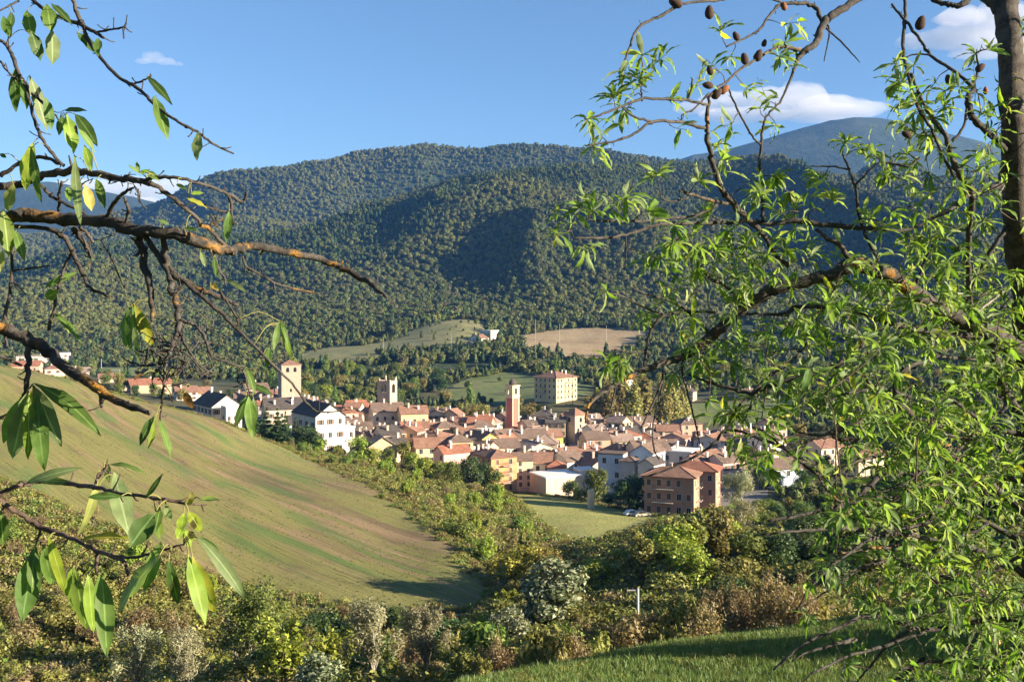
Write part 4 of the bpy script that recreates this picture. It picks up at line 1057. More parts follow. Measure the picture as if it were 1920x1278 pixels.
def house(name, label, cat, group, u, Y, w, d, rot, eave, roof, rise, wall, roofm, wins=(3, 2), side=(2, 2), wk='plain', chim=1, h=None, over=0.45, balcony=False, dz=0.0, door=False):
    """near corner (front-left) at photo column u, depth Y; eave: photo row of the eave at that corner"""
    rz = math.radians(rot)
    cx, cy = (u-960)/F*Y, Y
    fx = Vector((math.cos(rz), math.sin(rz), 0)); fy = Vector((-math.sin(rz), math.cos(rz), 0))
    ctr = Vector((cx, cy, 0))+fx*(w/2)+fy*(d/2)
    zg = hz(ctr.x, ctr.y)+dz
    if h is None: h = max(2.4, zpx(eave, Y)-zg)
    e = empty(name, (ctr.x, ctr.y, zg), rz)
    W, D = w/2, d/2
    mb = MB()
    mb.box(-W, W, -D, D, -4.0, h)
    rb = MB()
    t = 0.16
    o = over
    if roof == 'gable':
        mb.poly([(-W, -D, h), (-W, 0, h+rise), (-W, D, h)][::-1]); mb.poly([(W, -D, h), (W, D, h), (W, 0, h+rise)][::-1][::-1])
        s = rise/D; dzv = o*s; k = 0.05
        rb.slab([(-W-o, -D-o, h-dzv+t+k), (W+o, -D-o, h-dzv+t+k), (W+o, 0, h+rise+t+k), (-W-o, 0, h+rise+t+k)], t)
        rb.slab([(W+o, D+o, h-dzv+t+k), (-W-o, D+o, h-dzv+t+k), (-W-o, 0, h+rise+t+k), (W+o, 0, h+rise+t+k)], t)
        rb.tube([(-W-o, 0, h+rise+t+k), (W+o, 0, h+rise+t+k)], 0.13, 6)
    elif roof == 'gable_front':
        mb.poly([(-W, -D, h), (W, -D, h), (0, -D, h+rise)]); mb.poly([(W, D, h), (-W, D, h), (0, D, h+rise)])
        s = rise/W; dzv = o*s; k = 0.05
        rb.slab([(-W-o, D+o, h-dzv+t+k), (-W-o, -D-o, h-dzv+t+k), (0, -D-o, h+rise+t+k), (0, D+o, h+rise+t+k)], t)
        rb.slab([(W+o, -D-o, h-dzv+t+k), (W+o, D+o, h-dzv+t+k), (0, D+o, h+rise+t+k), (0, -D-o, h+rise+t+k)], t)
        rb.tube([(0, -D-o, h+rise+t+k), (0, D+o, h+rise+t+k)], 0.13, 6)
    elif roof in ('hip', 'pyramid'):
        a = [(-W-o, -D-o), (W+o, -D-o), (W+o, D+o), (-W-o, D+o)]
        if roof == 'pyramid': r1 = r2 = (0, 0)
        elif w >= d: r1, r2 = (-(W-D)-0.01, 0), ((W-D)+0.01, 0)
        else: r1, r2 = (0, -(D-W)-0.01), (0, (D-W)+0.01)
        ze = h+0.02; zr = h+rise
        A = [(x, y, ze+t) for x, y in a]; B1 = (*r1, zr+t); B2 = (*r2, zr+t)
        if roof == 'pyramid' or w >= d:
            fs = [[A[0], A[1], B2, B1], [A[1], A[2], B2], [A[2], A[3], B1, B2], [A[3], A[0], B1]]
        else:
            fs = [[A[0], A[1], B1], [A[1], A[2], B2, B1], [A[2], A[3], B2], [A[3], A[0], B1, B2]]
        if roof == 'pyramid': fs = [[A[i], A[(i+1) % 4], B1] for i in range(4)]
        for f in fs: rb.poly(f)
        rb.box(-W-o, W+o, -D-o, D+o, ze, ze+t-0.004)
        for c in A: rb.tube([c, B1 if (Vector(c)-Vector(B1)).length <= (Vector(c)-Vector(B2)).length else B2], 0.11, 5)
    else:
        rb.box(-W-0.15, W+0.15, -D-0.15, D+0.15, h+0.005, h+0.35)
        rb.box(-W+0.25, W-0.25, -D+0.25, D-0.25, h+0.35, h+0.38)
    mb.build('wall', WM[wall], e)
    ro = rb.build('roof', RM[roofm] if roofm in RM else roofm, e)
    def zr_at(x, y):
        if roof == 'gable': return h+rise*(1-abs(y)/D)
        if roof == 'gable_front': return h+rise*(1-abs(x)/W)
        if roof == 'flat': return h+0.3
        return h+rise*max(0.0, min(1-abs(x)/W, 1-abs(y)/D))*(1 if roof == 'pyramid' else max(W, D)/min(W, D)*1.0 if False else 1)
    for i in range(chim):
        x = random.uniform(-0.65, 0.65)*W; y = random.uniform(-0.6, 0.5)*D
        c = obj('chimney', CHIMNEY if random.random() < 0.6 else CHIMNEY_W, ro, (x, y, zr_at(x, y)+0.45))
        c.scale = (1, 1, random.uniform(0.8, 1.3))
    def face(n, rows, length, place, rotf):
        if n == 0: return
        fl = h/max(rows, 1)
        for r in range(rows):
            for i in range(n):
                if random.random() < 0.06: continue
                s = (i+0.5)/n*length-length/2+random.uniform(-0.08, 0.08)
                z = fl*(r+0.55)
                wi = obj('window', WIN[wk if random.random() < 0.8 else 'plain'], e, place(s, z))
                wi.rotation_euler = (0, 0, rotf)
                sc_ = min(1.0, length/n/2.3, fl/2.5); wi.scale = (sc_, 1, sc_)
    face(wins[0], wins[1], w, lambda s, z: (s, -D-0.004, z), 0)
    face(side[0], side[1], d, lambda s, z: (-W-0.004, -s, z), math.radians(-90))
    if door: obj('door', DOOR, e, (w*0.18, -D-0.004, 0.0))
    if balcony:
        fl = h/max(wins[1], 1)
        for r in range(1, wins[1]):
            for fc in (0, 1):
                bm_ = MB(); L = (w if fc == 0 else d)*0.42
                bm_.box(-L/2, L/2, -1.15, 0, -0.12, 0.0, 0)
                for q in range(12): bm_.box(-L/2+L*q/11-0.02, -L/2+L*q/11+0.02, -1.12, -1.08, 0.0, 0.95, 1)
                bm_.box(-L/2, L/2, -1.15, -1.05, 0.95, 1.02, 1)
                b = bm_.build('balcony', [CONC, DARKM], e, loc=(0.12*w, -D-0.003, fl*r+0.35) if fc == 0 else (-W-0.003, 0.12*d, fl*r+0.35))
                if fc: b.rotation_euler = (0, 0, math.radians(-90))
    tag(e, label, cat, group)
    HOUSES.append((ctr.x, ctr.y, math.hypot(w, d)/2))
    return e

# ---- towers
def arch_panel(mb, w, z0, z1, ow, oz0, oz1, y0, y1, mi=0, n=8):
    """wall panel in the xz plane with a round arched opening (ow wide, oz0..oz1 high), thickness y0..y1"""
    r = ow/2; spring = oz1-r
    arc = [(r*math.cos(math.pi*i/n), spring+r*math.sin(math.pi*i/n)) for i in range(n+1)]
    for y, flip in ((y0, False), (y1, True)):
        def q(a, b, c, d):
            p = [(x, y, z) for x, z in (a, b, c, d)]
            mb.poly(p[::-1] if flip else p, mi)
        q((-w/2, z0), (-r, z0), (-r, spring), (-w/2, spring)); q((r, z0), (w/2, z0), (w/2, spring), (r, spring))
        if oz0 > z0+1e-3: q((-r, z0), (r, z0), (r, oz0), (-r, oz0))
        for i in range(n):
            a, b = arc[i], arc[i+1]
            q(a, (a[0]*1.0 if False else w/2*math.cos(math.pi*i/n), z1) if False else (a[0], z1), (b[0], z1), b)
        q((-w/2, spring), (-r, spring), (-r, z1), (-w/2, z1)); q((r, spring), (w/2, spring), (w/2, z1), (r, z1))
    ring = [(r, oz0)]+arc+[(-r, oz0)]
    for a, b in zip(ring[:-1], ring[1:]):
        mb.quad((a[0], y0, a[1]), (a[0], y1, a[1]), (b[0], y1, b[1]), (b[0], y0, b[1]), mi)
def rot_mb(dst, src, ang, off=(0, 0, 0)):
    c, s = math.cos(ang), math.sin(ang); n = len(dst.v)
    dst.v += [(x*c-y*s+off[0], x*s+y*c+off[1], z+off[2]) for x, y, z in src.v]
    dst.f += [tuple(n+i for i in f) for f in src.f]; dst.m += src.m
def tower_base(name, u, Y, w, rot):
    rz = math.radians(rot)
    fx = Vector((math.cos(rz), math.sin(rz), 0)); fy = Vector((-math.sin(rz), math.cos(rz), 0))
    ctr = Vector(((u-960)/F*Y, Y, 0))+(fx+fy)*(w/2)
    zg = hz(ctr.x, ctr.y)
    HOUSES.append((ctr.x, ctr.y, w*0.75))
    return empty(name, (ctr.x, ctr.y, zg), rz), zg
def arch_window(w, h):
    m = MB(); n = 8
    pts = [(w/2, 0)]+[(w/2*math.cos(math.pi*i/n), h-w/2+w/2*math.sin(math.pi*i/n)) for i in range(n+1)]+[(-w/2, 0)]
    m.slab([(x, -0.03, z) for x, z in reversed(pts)][::-1], 0.03, 0)
    return m
def stone_tower(u, Y, w, rot, eave_v, apex_v, label, side_win, top_pair):
    e, zg = tower_base('stone_tower', u, Y, w, rot)
    H = zpx(eave_v, Y)-zg; A = zpx(apex_v, Y)-zg; W = w/2
    mb = MB(); mb.box(-W, W, -W, W, -4, H); mb.build('wall', WM['stone'], e)
    c = MB(); c.box(-W-0.15, W+0.15, -W-0.15, W+0.15, H-0.5, H-0.15); c.build('cornice', WM['stone'], e)
    rb = MB(); o = 0.4
    P4 = [(-W-o, -W-o, H+0.16), (W+o, -W-o, H+0.16), (W+o, W+o, H+0.16), (-W-o, W+o, H+0.16)]
    for i in range(4): rb.tri(P4[i], P4[(i+1) % 4], (0, 0, A))
    rb.box(-W-o, W+o, -W-o, W+o, H+0.003, H+0.156)
    rb.build('roof', RM['terracotta'], e)
    wm = arch_window(1.25, 1.9).mesh('arched_window', GLASS); sm = arch_window(0.8, 1.4).mesh('arched_window_small', GLASS)
    for fc, ang in ((0, 0.0), (1, -math.pi/2)):
        spots = [(-w*0.19, H-3.0, wm), (w*0.19, H-3.0, wm)] if top_pair else [(0, H-2.9, wm)]
        if fc == 0: spots += [(-w*0.02, H*0.55, sm), (-w*0.05, H*0.32, sm)]
        for s, z, me in spots:
            if fc == 1 and not side_win: continue
            p = (s, -W-0.004, z) if fc == 0 else (-W-0.004, -s, z)
            wi = obj('window', me, e, p); wi.rotation_euler = (0, 0, ang)
    tag(e, label, 'tower')
stone_tower(528, 405, 8.0, 24, 684, 675, 'tall square stone tower with two arched windows under its roof', False, True)
stone_tower(1078, 412, 6.8, 40, 779, 766, 'short square stone tower with pointed roof before the poplars', True, False)
# ruined belfry
e, zg = tower_base('ruined_belfry', 731, 428, 6.2, 66)
Hb = zpx(737, 428)-zg; Ht = zpx(714, 428)-zg; W = 3.1
m = MB(); m.box(-W, W, -W, W, -4, Hb); m.build('wall', WM['stone'], e)
m = MB()
for k in range(4):
    p = MB(); arch_panel(p, 6.2-(0.02 if k % 2 else 0), Hb+0.01, Ht-(0.9 if k == 1 else 0), 2.6, Hb+0.02, Ht-1.4-(0.9 if k == 1 else 0), -W, -W+0.8)
    rot_mb(m, p, k*math.pi/2)
m.build('belfry', WM['stone'], e)
m = MB()
for x, y, hh in ((-2.6, -2.6, 0.5), (2.6, -2.6, 1.6), (2.6, 2.6, 1.9), (-2.6, 2.6, 0.8), (1.6, -2.75, 0.8)):
    m.box(x-0.4, x+0.4, y-0.35, y+0.35, Ht+0.005, Ht+hh)
m.build('broken_parapet', WM['stone'], e)
obj('window', arch_window(0.9, 1.8).mesh('belfry_window', GLASS), e, (0, -W-0.004, Hb*0.62))
tag(e, 'ruined stone belfry with open arches and broken top', 'belfry')
# pink bell tower
e, zg = tower_base('bell_tower', 961, 426, 4.2, 45)
W = 2.1; H1 = zpx(743, 426)-zg; H2 = zpx(724, 426)-zg; H3 = zpx(709, 426)-zg
m = MB(); m.box(-W, W, -W, W, -4, H1); m.build('shaft', WM['cream'], e)
for k in range(4):
    p = MB(); p.box(-W*0.76, W*0.76, -W-0.06, -W-0.003, 1.0, H1-0.9); q = MB(); rot_mb(q, p, k*math.pi/2); q.build('panel', WM['pink panel'], e)
m = MB(); m.box(-W-0.3, W+0.3, -W-0.3, W+0.3, H1+0.003, H1+0.4); m.build('cornice', WM['cream'], e)
m = MB()
for k in range(4):
    p = MB(); arch_panel(p, 4.2-(0.02 if k % 2 else 0), H1+0.41, H2, 1.5, H1+0.8, H2-0.8, -W, -W+0.5); rot_mb(m, p, k*math.pi/2)
m.build('belfry', WM['cream'], e)
m = MB(); m.tube([(0, 0, H1+1.9), (0, 0, H1+2.2), (0, 0, H1+2.9), (0, 0, H1+3.2)], [0.75, 0.65, 0.4, 0.12], 10); m.build('bell', DARKM, e, smooth=True)
m = MB(); m.box(-W-0.35, W+0.35, -W-0.35, W+0.35, H2+0.003, H2+0.4); m.build('cornice', WM['cream'], e)
m = MB(); hh = H3-H2-0.4
m.tube([(0, 0, H2+0.41), (0, 0, H2+0.41+hh*0.35), (0, 0, H2+0.41+hh*0.62), (0, 0, H2+0.4+hh*0.8), (0, 0, H2+0.4+hh*0.85), (0, 0, H2+0.4+hh)], [1.75, 1.7, 1.25, 0.55, 0.4, 0.05], 10)
m.build('dome', RM['grey-brown'], e, smooth=True)
m = MB(); m.box(-0.05, 0.05, -0.05, 0.05, H3-0.1, H3+1.6); m.box(-0.4, 0.4, -0.04, 0.04, H3+0.9, H3+1.0); m.build('cross', DARKM, e)
tag(e, 'slender bell tower with pink panels, cream corners and small dome', 'bell tower')

G_HOUSE = 'houses of the old town'
HN = ('house', 'house')
house('house', 'white house with dark roof and tall front gable beside dark firs', 'house', G_HOUSE, 592, 292, 9.5, 18, 35, 781, 'gable_front', 3.4, 'white', 'grey-brown', (3, 3), (4, 2), 'brown', 3, door=True)
house('house_wing', 'low white flat roofed wing on the right of the gabled white house', 'house', G_HOUSE, 636, 297, 5.2, 6, 35, 803, 'flat', 0, 'white', WHITE, (2, 2), (1, 2), 'plain', 0)
house('house', 'pale house with broad white gable rising behind the field crest', 'house', G_HOUSE, 397, 318, 10, 19, 35, 763, 'gable_front', 3.6, 'white', 'grey-brown', (3, 2), (5, 2), 'brown', 2)
house('house', 'low white annexe with flat roof beside the broad white gable', 'house', G_HOUSE, 424, 313, 4, 5, 35, 764, 'flat', 0, 'white', WHITE, (2, 1), (1, 1), 'plain', 0)
house('house', 'small pale yellow house with gable among the bushes', 'house', G_HOUSE, 692, 284, 8.2, 7, 18, 838, 'gable_front', 2.7, 'pale yellow', 'faded pink', (2, 1), (2, 1), 'plain', 0)
house('apartment_block', 'orange apartment block with bare orange end wall above the meadow', 'apartment block', G_HOUSE, 921, 283, 8.4, 13, 28, 860, 'hip', 1.7, 'orange', 'terracotta', (2, 4), (4, 4), 'closed', 1, balcony=True)
house('house', 'grey house with brown roof left of the orange flats', 'house', G_HOUSE, 896, 293, 8, 9, 20, 866, 'gable', 2.4, 'grey', 'terracotta', (3, 2), (2, 2), 'plain', 1)
house('house', 'tall white house right of the orange flats', 'house', G_HOUSE, 968, 296, 5.2, 9, 14, 864, 'gable', 1.8, 'cream', 'brown', (2, 4), (2, 4), 'plain', 1)
house('house', 'bright yellow gabled house with tan side wall', 'house', G_HOUSE, 897, 340, 9.8, 12.5, 35, 828, 'gable_front', 2.6, 'bright yellow', 'brown', (3, 2), (3, 2), 'plain', 2)
house('house', 'long cream house with long brown roof before the bell tower', 'house', G_HOUSE, 968, 358, 12, 8.5, 14, 822, 'gable', 2.6, 'cream', 'brown', (4, 2), (2, 2), 'plain', 3)
house('house', 'yellow house at the right end of the long cream house', 'house', G_HOUSE, 1022, 364, 7, 8, 14, 820, 'gable', 2.2, 'bright yellow', 'terracotta', (2, 2), (2, 2), 'plain', 1)
house('house', 'white house with terracotta roof and big dark windows above the shed', 'house', G_HOUSE, 984, 305, 8.2, 9, -6, 868, 'gable', 2.6, 'white', 'terracotta', (3, 2), (0, 0), 'plain', 1)
house('house', 'small white house with orange hip roof above the shed', 'house', G_HOUSE, 1026, 300, 5.4, 6, -4, 877, 'hip', 1.8, 'white', 'red', (2, 2), (0, 0), 'plain', 0)
house('house', 'tall white house with steep sunlit end wall above the shed', 'house', G_HOUSE, 1064, 306, 7.5, 9, 40, 866, 'gable', 2.6, 'white', 'brown', (1, 2), (3, 2), 'plain', 1)
house('shed', 'long low cream shed with white flat roof above the meadow', 'shed', None, 1024, 279, 11.5, 11, 24, 897, 'flat', 0, 'beige', WHITE, (0, 0), (0, 0), 'plain', 0)
house('shed', 'small white shed with one dark door beside the round tree', 'shed', None, 1088, 286, 5, 5, 20, 882, 'flat', 0, 'white', WHITE, (1, 1), (1, 1), 'plain', 0)
house('apartment_block', 'brick apartment block with hip roof standing nearest the meadow', 'apartment block', 'brick apartment blocks', 1301, 238, 8.0, 12.2, 70, 897, 'hip', 1.9, 'brick', 'terracotta', (2, 3), (5, 3), 'closed', 1, over=0.8, balcony=True)
house('apartment_block', 'brick apartment block behind the first, with redder roof', 'apartment block', 'brick apartment blocks', 1342, 256, 8.0, 12.2, 70, 885, 'hip', 1.9, 'brick', 'red', (2, 3), (4, 3), 'closed', 1, over=0.8, balcony=True)
house('house', 'big house with long dark grey-brown roof before the stone tower', 'house', G_HOUSE, 498, 348, 15, 11, 22, 768, 'gable', 3.4, 'beige', 'grey-brown', (4, 2), (2, 2), 'brown', 3)
house('house', 'wide beige house with brown roof before the ruined belfry', 'house', G_HOUSE, 700, 398, 13, 9, 20, 772, 'gable', 3.0, 'beige', 'brown', (4, 2), (2, 2), 'plain', 2)
house('house', 'cream house with terracotta roof right below the ruined belfry', 'house', G_HOUSE, 752, 392, 11, 9, 16, 776, 'gable', 2.6, 'pale yellow', 'terracotta', (3, 2), (2, 2), 'plain', 2)
house('house', 'bluish white house behind the round green tree', 'house', G_HOUSE, 1168, 283, 6, 7.4, 70, 853, 'flat', 0, 'pale blue', 'brown', (2, 3), (2, 3), 'plain', 0)
house('house', 'narrow grey house with little brown hip roof', 'house', G_HOUSE, 1190, 280, 4, 4.2, 68, 866, 'hip', 1.2, 'grey', 'brown', (1, 2), (0, 0), 'plain', 0)
house('house', 'pale blue house with brown roof and white end wall', 'house', G_HOUSE, 1224, 286, 9, 7, 58, 850, 'gable', 2.2, 'pale blue', 'brown', (2, 3), (2, 3), 'plain', 1)
house('house', 'white house with low roof in front of the pale blue house', 'house', G_HOUSE, 1226, 276, 7, 5, 55, 872, 'gable', 1.5, 'white', 'grey-brown', (1, 2), (2, 1), 'plain', 0)
house('house', 'wide brown roofed house behind the pale blue house', 'house', G_HOUSE, 1195, 312, 12, 10, 18, 848, 'gable', 3.0, 'beige', 'brown', (4, 2), (2, 2), 'plain', 3)
house('house', 'long white building with flat roof and white parapet', 'house', G_HOUSE, 1296, 312, 10, 9, 64, 849, 'flat', 0, 'white', WHITE, (3, 2), (4, 2), 'plain', 1)
house('house', 'low white row house behind the brick flats', 'house', G_HOUSE, 1310, 300, 9, 7, 40, 868, 'gable', 1.8, 'white', 'terracotta', (3, 2), (2, 2), 'green', 1)
house('house', 'salmon house with tall narrow windows behind the brick flats', 'house', G_HOUSE, 1322, 306, 8, 8, 30, 861, 'gable', 2.0, 'salmon', 'terracotta', (4, 2), (2, 2), 'plain', 1)
house('house', 'pink house with brown roof right of the brick flats', 'house', G_HOUSE, 1356, 298, 9, 8, 30, 868, 'gable', 2.0, 'pink', 'brown', (4, 2), (2, 2), 'brown', 1)
house('house', 'yellow house with bright red roof at the back of the town', 'house', G_HOUSE, 1322, 395, 11, 10, 15, 824, 'gable', 2.8, 'pale yellow', 'red', (4, 2), (2, 2), 'plain', 2)
house('house', 'low building with red roof in front of the red roofed yellow house', 'house', G_HOUSE, 1240, 372, 11, 8, 10, 832, 'gable', 2.0, 'beige', 'red', (3, 1), (1, 1), 'plain', 1)
house('house', 'grey house with grey roof half hidden by almond branches', 'house', G_HOUSE, 1452, 290, 10, 9, 20, 880, 'gable', 2.4, 'pale blue', 'brown', (3, 2), (2, 2), 'plain', 1)
house('house', 'tan house half hidden by almond leaves', 'house', G_HOUSE, 1540, 330, 10, 9, 25, 840, 'gable', 2.4, 'beige', 'terracotta', (3, 2), (2, 2), 'plain', 1)
house('house', 'cream house deep behind the almond leaves', 'house', G_HOUSE, 1610, 310, 10, 9, 20, 855, 'gable', 2.4, 'cream', 'terracotta', (3, 2), (2, 2), 'plain', 1)
house('apartment_block', 'cream four storey block with red hip roof standing alone on the slope', 'apartment block', None, 1043, 516, 16.5, 16, 45, 709, 'hip', 3.0, 'pale yellow', 'terracotta', (6, 4), (5, 4), 'plain', 3, over=0.9, balcony=True)
house('house', 'grey roofed hillside house right of the poplars', 'house', 'houses on the far slope', 1297, 525, 9, 13, 62, 735, 'gable', 3.0, 'beige', 'grey-brown', (3, 2), (5, 2), 'plain', 1)
house('house', 'hillside house with dark windows behind the almond twigs', 'house', 'houses on the far slope', 1405, 522, 9, 10, 40, 748, 'gable', 2.6, 'beige', 'brown', (3, 2), (3, 2), 'plain', 1)
house('house', 'white hillside house above the hanging twigs', 'house', 'houses on the far slope', 1170, 575, 8, 10, 40, 712, 'gable', 2.4, 'white', 'brown', (3, 2), (3, 2), 'plain', 1)
house('farmhouse', 'white farmhouse with red roof below the pasture', 'farmhouse', None, 903, 805, 10, 13, 55, 634, 'gable', 3.0, 'white', 'terracotta', (3, 2), (4, 2), 'plain', 1, dz=2)
house('farm_barn', 'grey flat roofed barn above the white farmhouse', 'barn', None, 920, 845, 11, 12, 50, 620, 'flat', 0, 'grey', WHITE, (2, 1), (2, 1), 'plain', 0, dz=3)
house('farm_barn', 'dark open barn left of the white farmhouse', 'barn', None, 888, 800, 6, 8, 50, 645, 'gable', 1.6, 'tan', 'grey-brown', (1, 1), (1, 1), 'plain', 0, dz=1)
# houses beyond the crest of the sown field
for i, (u, Y, w, d, ev, rf, wl, rm, lb) in enumerate((
        (84, 590, 14, 13, 692, 'hip', 'beige', 'terracotta', 'beige house with hip roof above the field crest'),
        (118, 610, 15, 12, 698, 'gable', 'beige', 'faded pink', 'beige house with faded roof above the field crest'),
        (20, 600, 16, 12, 686, 'gable', 'salmon', 'red', 'house with orange-red roof at the field crest'),
        (135, 560, 10, 10, 712, 'gable', 'grey', 'grey-brown', 'grey house just behind the field crest'),
        (185, 575, 12, 10, 712, 'gable', 'cream', 'terracotta', 'low house with pinkish roof near the sports pitch'),
        (245, 500, 20, 12, 722, 'gable', 'tan', 'red', 'long house with wide red roof below the sports pitch'),
        (215, 520, 9, 9, 722, 'gable', 'beige', 'terracotta', 'small beige house left of the wide red roof'),
        (30, 700, 26, 14, 668, 'flat', 'grey', 'faded pink', 'long pale industrial hall on the valley floor'),
        (75, 740, 22, 12, 662, 'flat', 'grey', 'grey-brown', 'grey hall behind the long industrial hall'),
        (330, 470, 10, 9, 736, 'gable', 'white', 'terracotta', 'white house right of the wide red roof'),
        (362, 480, 9, 8, 738, 'gable', 'cream', 'terracotta', 'cream house behind the broad white gable'),
        (440, 430, 10, 9, 748, 'gable', 'white', 'brown', 'white house between broad gable and stone tower'),
        (470, 415, 9, 10, 748, 'gable_front', 'cream', 'grey-brown', 'cream house left of the stone tower'))):
    house('house' if Y < 690 else 'industrial_hall', lb, 'house' if Y < 690 else 'hall', 'houses beyond the sown field', u, Y, w, d, [30, 20, 15, 40, 25][i % 5], ev, rf, 2.6 if rf != 'flat' else 0, wl, rm, (3, 2), (2, 2), 'brown', 1 if rf != 'flat' else 0)

# the close packed old town between the named houses
walls = ['cream', 'white', 'beige', 'salmon', 'pale yellow', 'tan', 'pink', 'grey', 'cream', 'beige', 'white']
roofs = ['terracotta', 'brown', 'terracotta', 'faded pink', 'brown', 'red', 'grey-brown', 'terracotta']
LAND = [(537, 410, 'near the tall stone tower'), (731, 430, 'near the ruined belfry'), (961, 430, 'near the pink bell tower'), (1082, 415, 'near the short stone tower'), (919, 345, 'near the bright yellow house'), (613, 297, 'near the white gabled house'),
        (1224, 290, 'near the pale blue house'), (1000, 362, 'near the long cream house'), (945, 287, 'near the orange flats'), (1330, 400, 'near the red roofed yellow house'), (1040, 300, 'above the long shed'), (1300, 312, 'near the long white building')]
TOWNP = [gxy(*p) for p in ((478, 395), (560, 345), (640, 318), (720, 305), (830, 302), (960, 310), (1080, 318), (1110, 300), (1250, 300), (1400, 305), (1450, 320), (1450, 400), (1400, 400), (1290, 415), (1120, 440), (960, 455), (830, 458), (700, 460), (560, 462), (478, 460))]
trng = random.Random(12)
tries = 0; made = 0
PROUD = [(x, y, h) for x, y, h in SPOTS]
while tries < 9000 and made < 150:
    tries += 1
    x = trng.uniform(min(p[0] for p in TOWNP), max(p[0] for p in TOWNP)); y = trng.uniform(300, 462)
    if not inpoly(np.array([x]), np.array([y]), TOWNP)[0]: continue
    w = trng.uniform(6.0, 11); d = trng.uniform(6.5, 10.5); r = math.hypot(w, d)/2
    uq = 960+F*x/y
    if (1040 < uq < 1112 and 345 < y < 412) or (925 < uq < 990 and 385 < y < 428): continue
    if any((x-a)**2+(y-b)**2 < (0.68*(r+c))**2 for a, b, c in HOUSES): continue
    rot = trng.choice([14, 22, 28, 34, 58, 66, -8, 24])+trng.uniform(-5, 5)
    rz = math.radians(rot)
    cx = x-math.cos(rz)*w/2+math.sin(rz)*d/2; cy = y-math.sin(rz)*w/2-math.cos(rz)*d/2
    u = 960+F*cx/cy
    wl = trng.choice(walls); rm = trng.choice(roofs); st = trng.choice([2, 2, 2, 3, 3])
    near = min(LAND, key=lambda q: ((q[0]-960)/F*q[1]-x)**2+(q[1]-y)**2)[2]
    rf = trng.choice(['gable', 'gable', 'gable_front', 'gable', 'hip'])
    nch = trng.choice([1, 1, 2, 2, 3])
    hh = 2.75*st+trng.uniform(-0.5, 0.8)
    sz = 'tall' if st == 3 else 'low'
    lb = "%s %s house, %s %sroof, %s, %s" % (sz, wl, rm, {'gable': '', 'gable_front': 'front-gabled ', 'hip': 'hip '}[rf], {1: 'one chimney', 2: 'two chimneys', 3: 'three chimneys'}[nch], near)
    house('house', lb, 'house', G_HOUSE, u, cy, w, d, rot, 0, rf, trng.uniform(1.7, 2.7), wl, rm, (trng.choice([2, 3, 3]), st), (2, st), trng.choice(['plain', 'brown', 'plain', 'green', 'closed']), nch, h=hh)
    made += 1
# far hamlet on the ridge
for i, (u, dv, w, h) in enumerate(((842, 0, 9, 12), (852, 0, 12, 6), (862, 1, 13, 7), (872, 1, 12, 6), (882, 2, 15, 7), (892, 2, 12, 6))):
    Y = 2600; x = (u-960)/F*Y
    house('hamlet_house' if i else 'hamlet_church', ['pale church with short tower on the far ridge', 'pale house beside the far ridge church', 'white house in the middle of the far hamlet', 'cream house in the far hamlet', 'long white house in the far hamlet', 'white house at the right end of the far hamlet'][i], 'house' if i else 'church', 'hamlet on the ridge', u, Y, w, 9, 40, 0, 'gable' if i else 'pyramid', 2.5, ['beige', 'beige', 'cream', 'beige', 'cream', 'beige'][i], 'terracotta', (3, 2), (2, 2), 'plain', 0, h=h, dz=0)

# pale farm track beside the stubble field
tk = [(985, 628, 900), (972, 634, 870), (968, 640, 845), (980, 648, 820), (984, 655, 800), (976, 664, 780), (990, 672, 760), (1020, 684, 735), (1050, 694, 710)]
tp_ = [gxy(u, Y) for u, v, Y in tk]
cc_ = catmull_xy = []
for i in range(len(tp_)-1):
    for t in np.linspace(0, 1, 8)[:-1]:
        cc_.append((tp_[i][0]*(1-t)+tp_[i+1][0]*t, tp_[i][1]*(1-t)+tp_[i+1][1]*t))
m = MB()
for (x1, y1), (x2, y2) in zip(cc_[:-1], cc_[1:]):
    m.quad((x1-1.6, y1, hz(x1-1.6, y1)+0.15), (x1+1.6, y1, hz(x1+1.6, y1)+0.15), (x2+1.6, y2, hz(x2+1.6, y2)+0.15), (x2-1.6, y2, hz(x2-1.6, y2)+0.15))
o = m.build('farm_track', plain("track_gravel", (0.36, 0.32, 0.26), 0.95)); o['kind'] = 'structure'
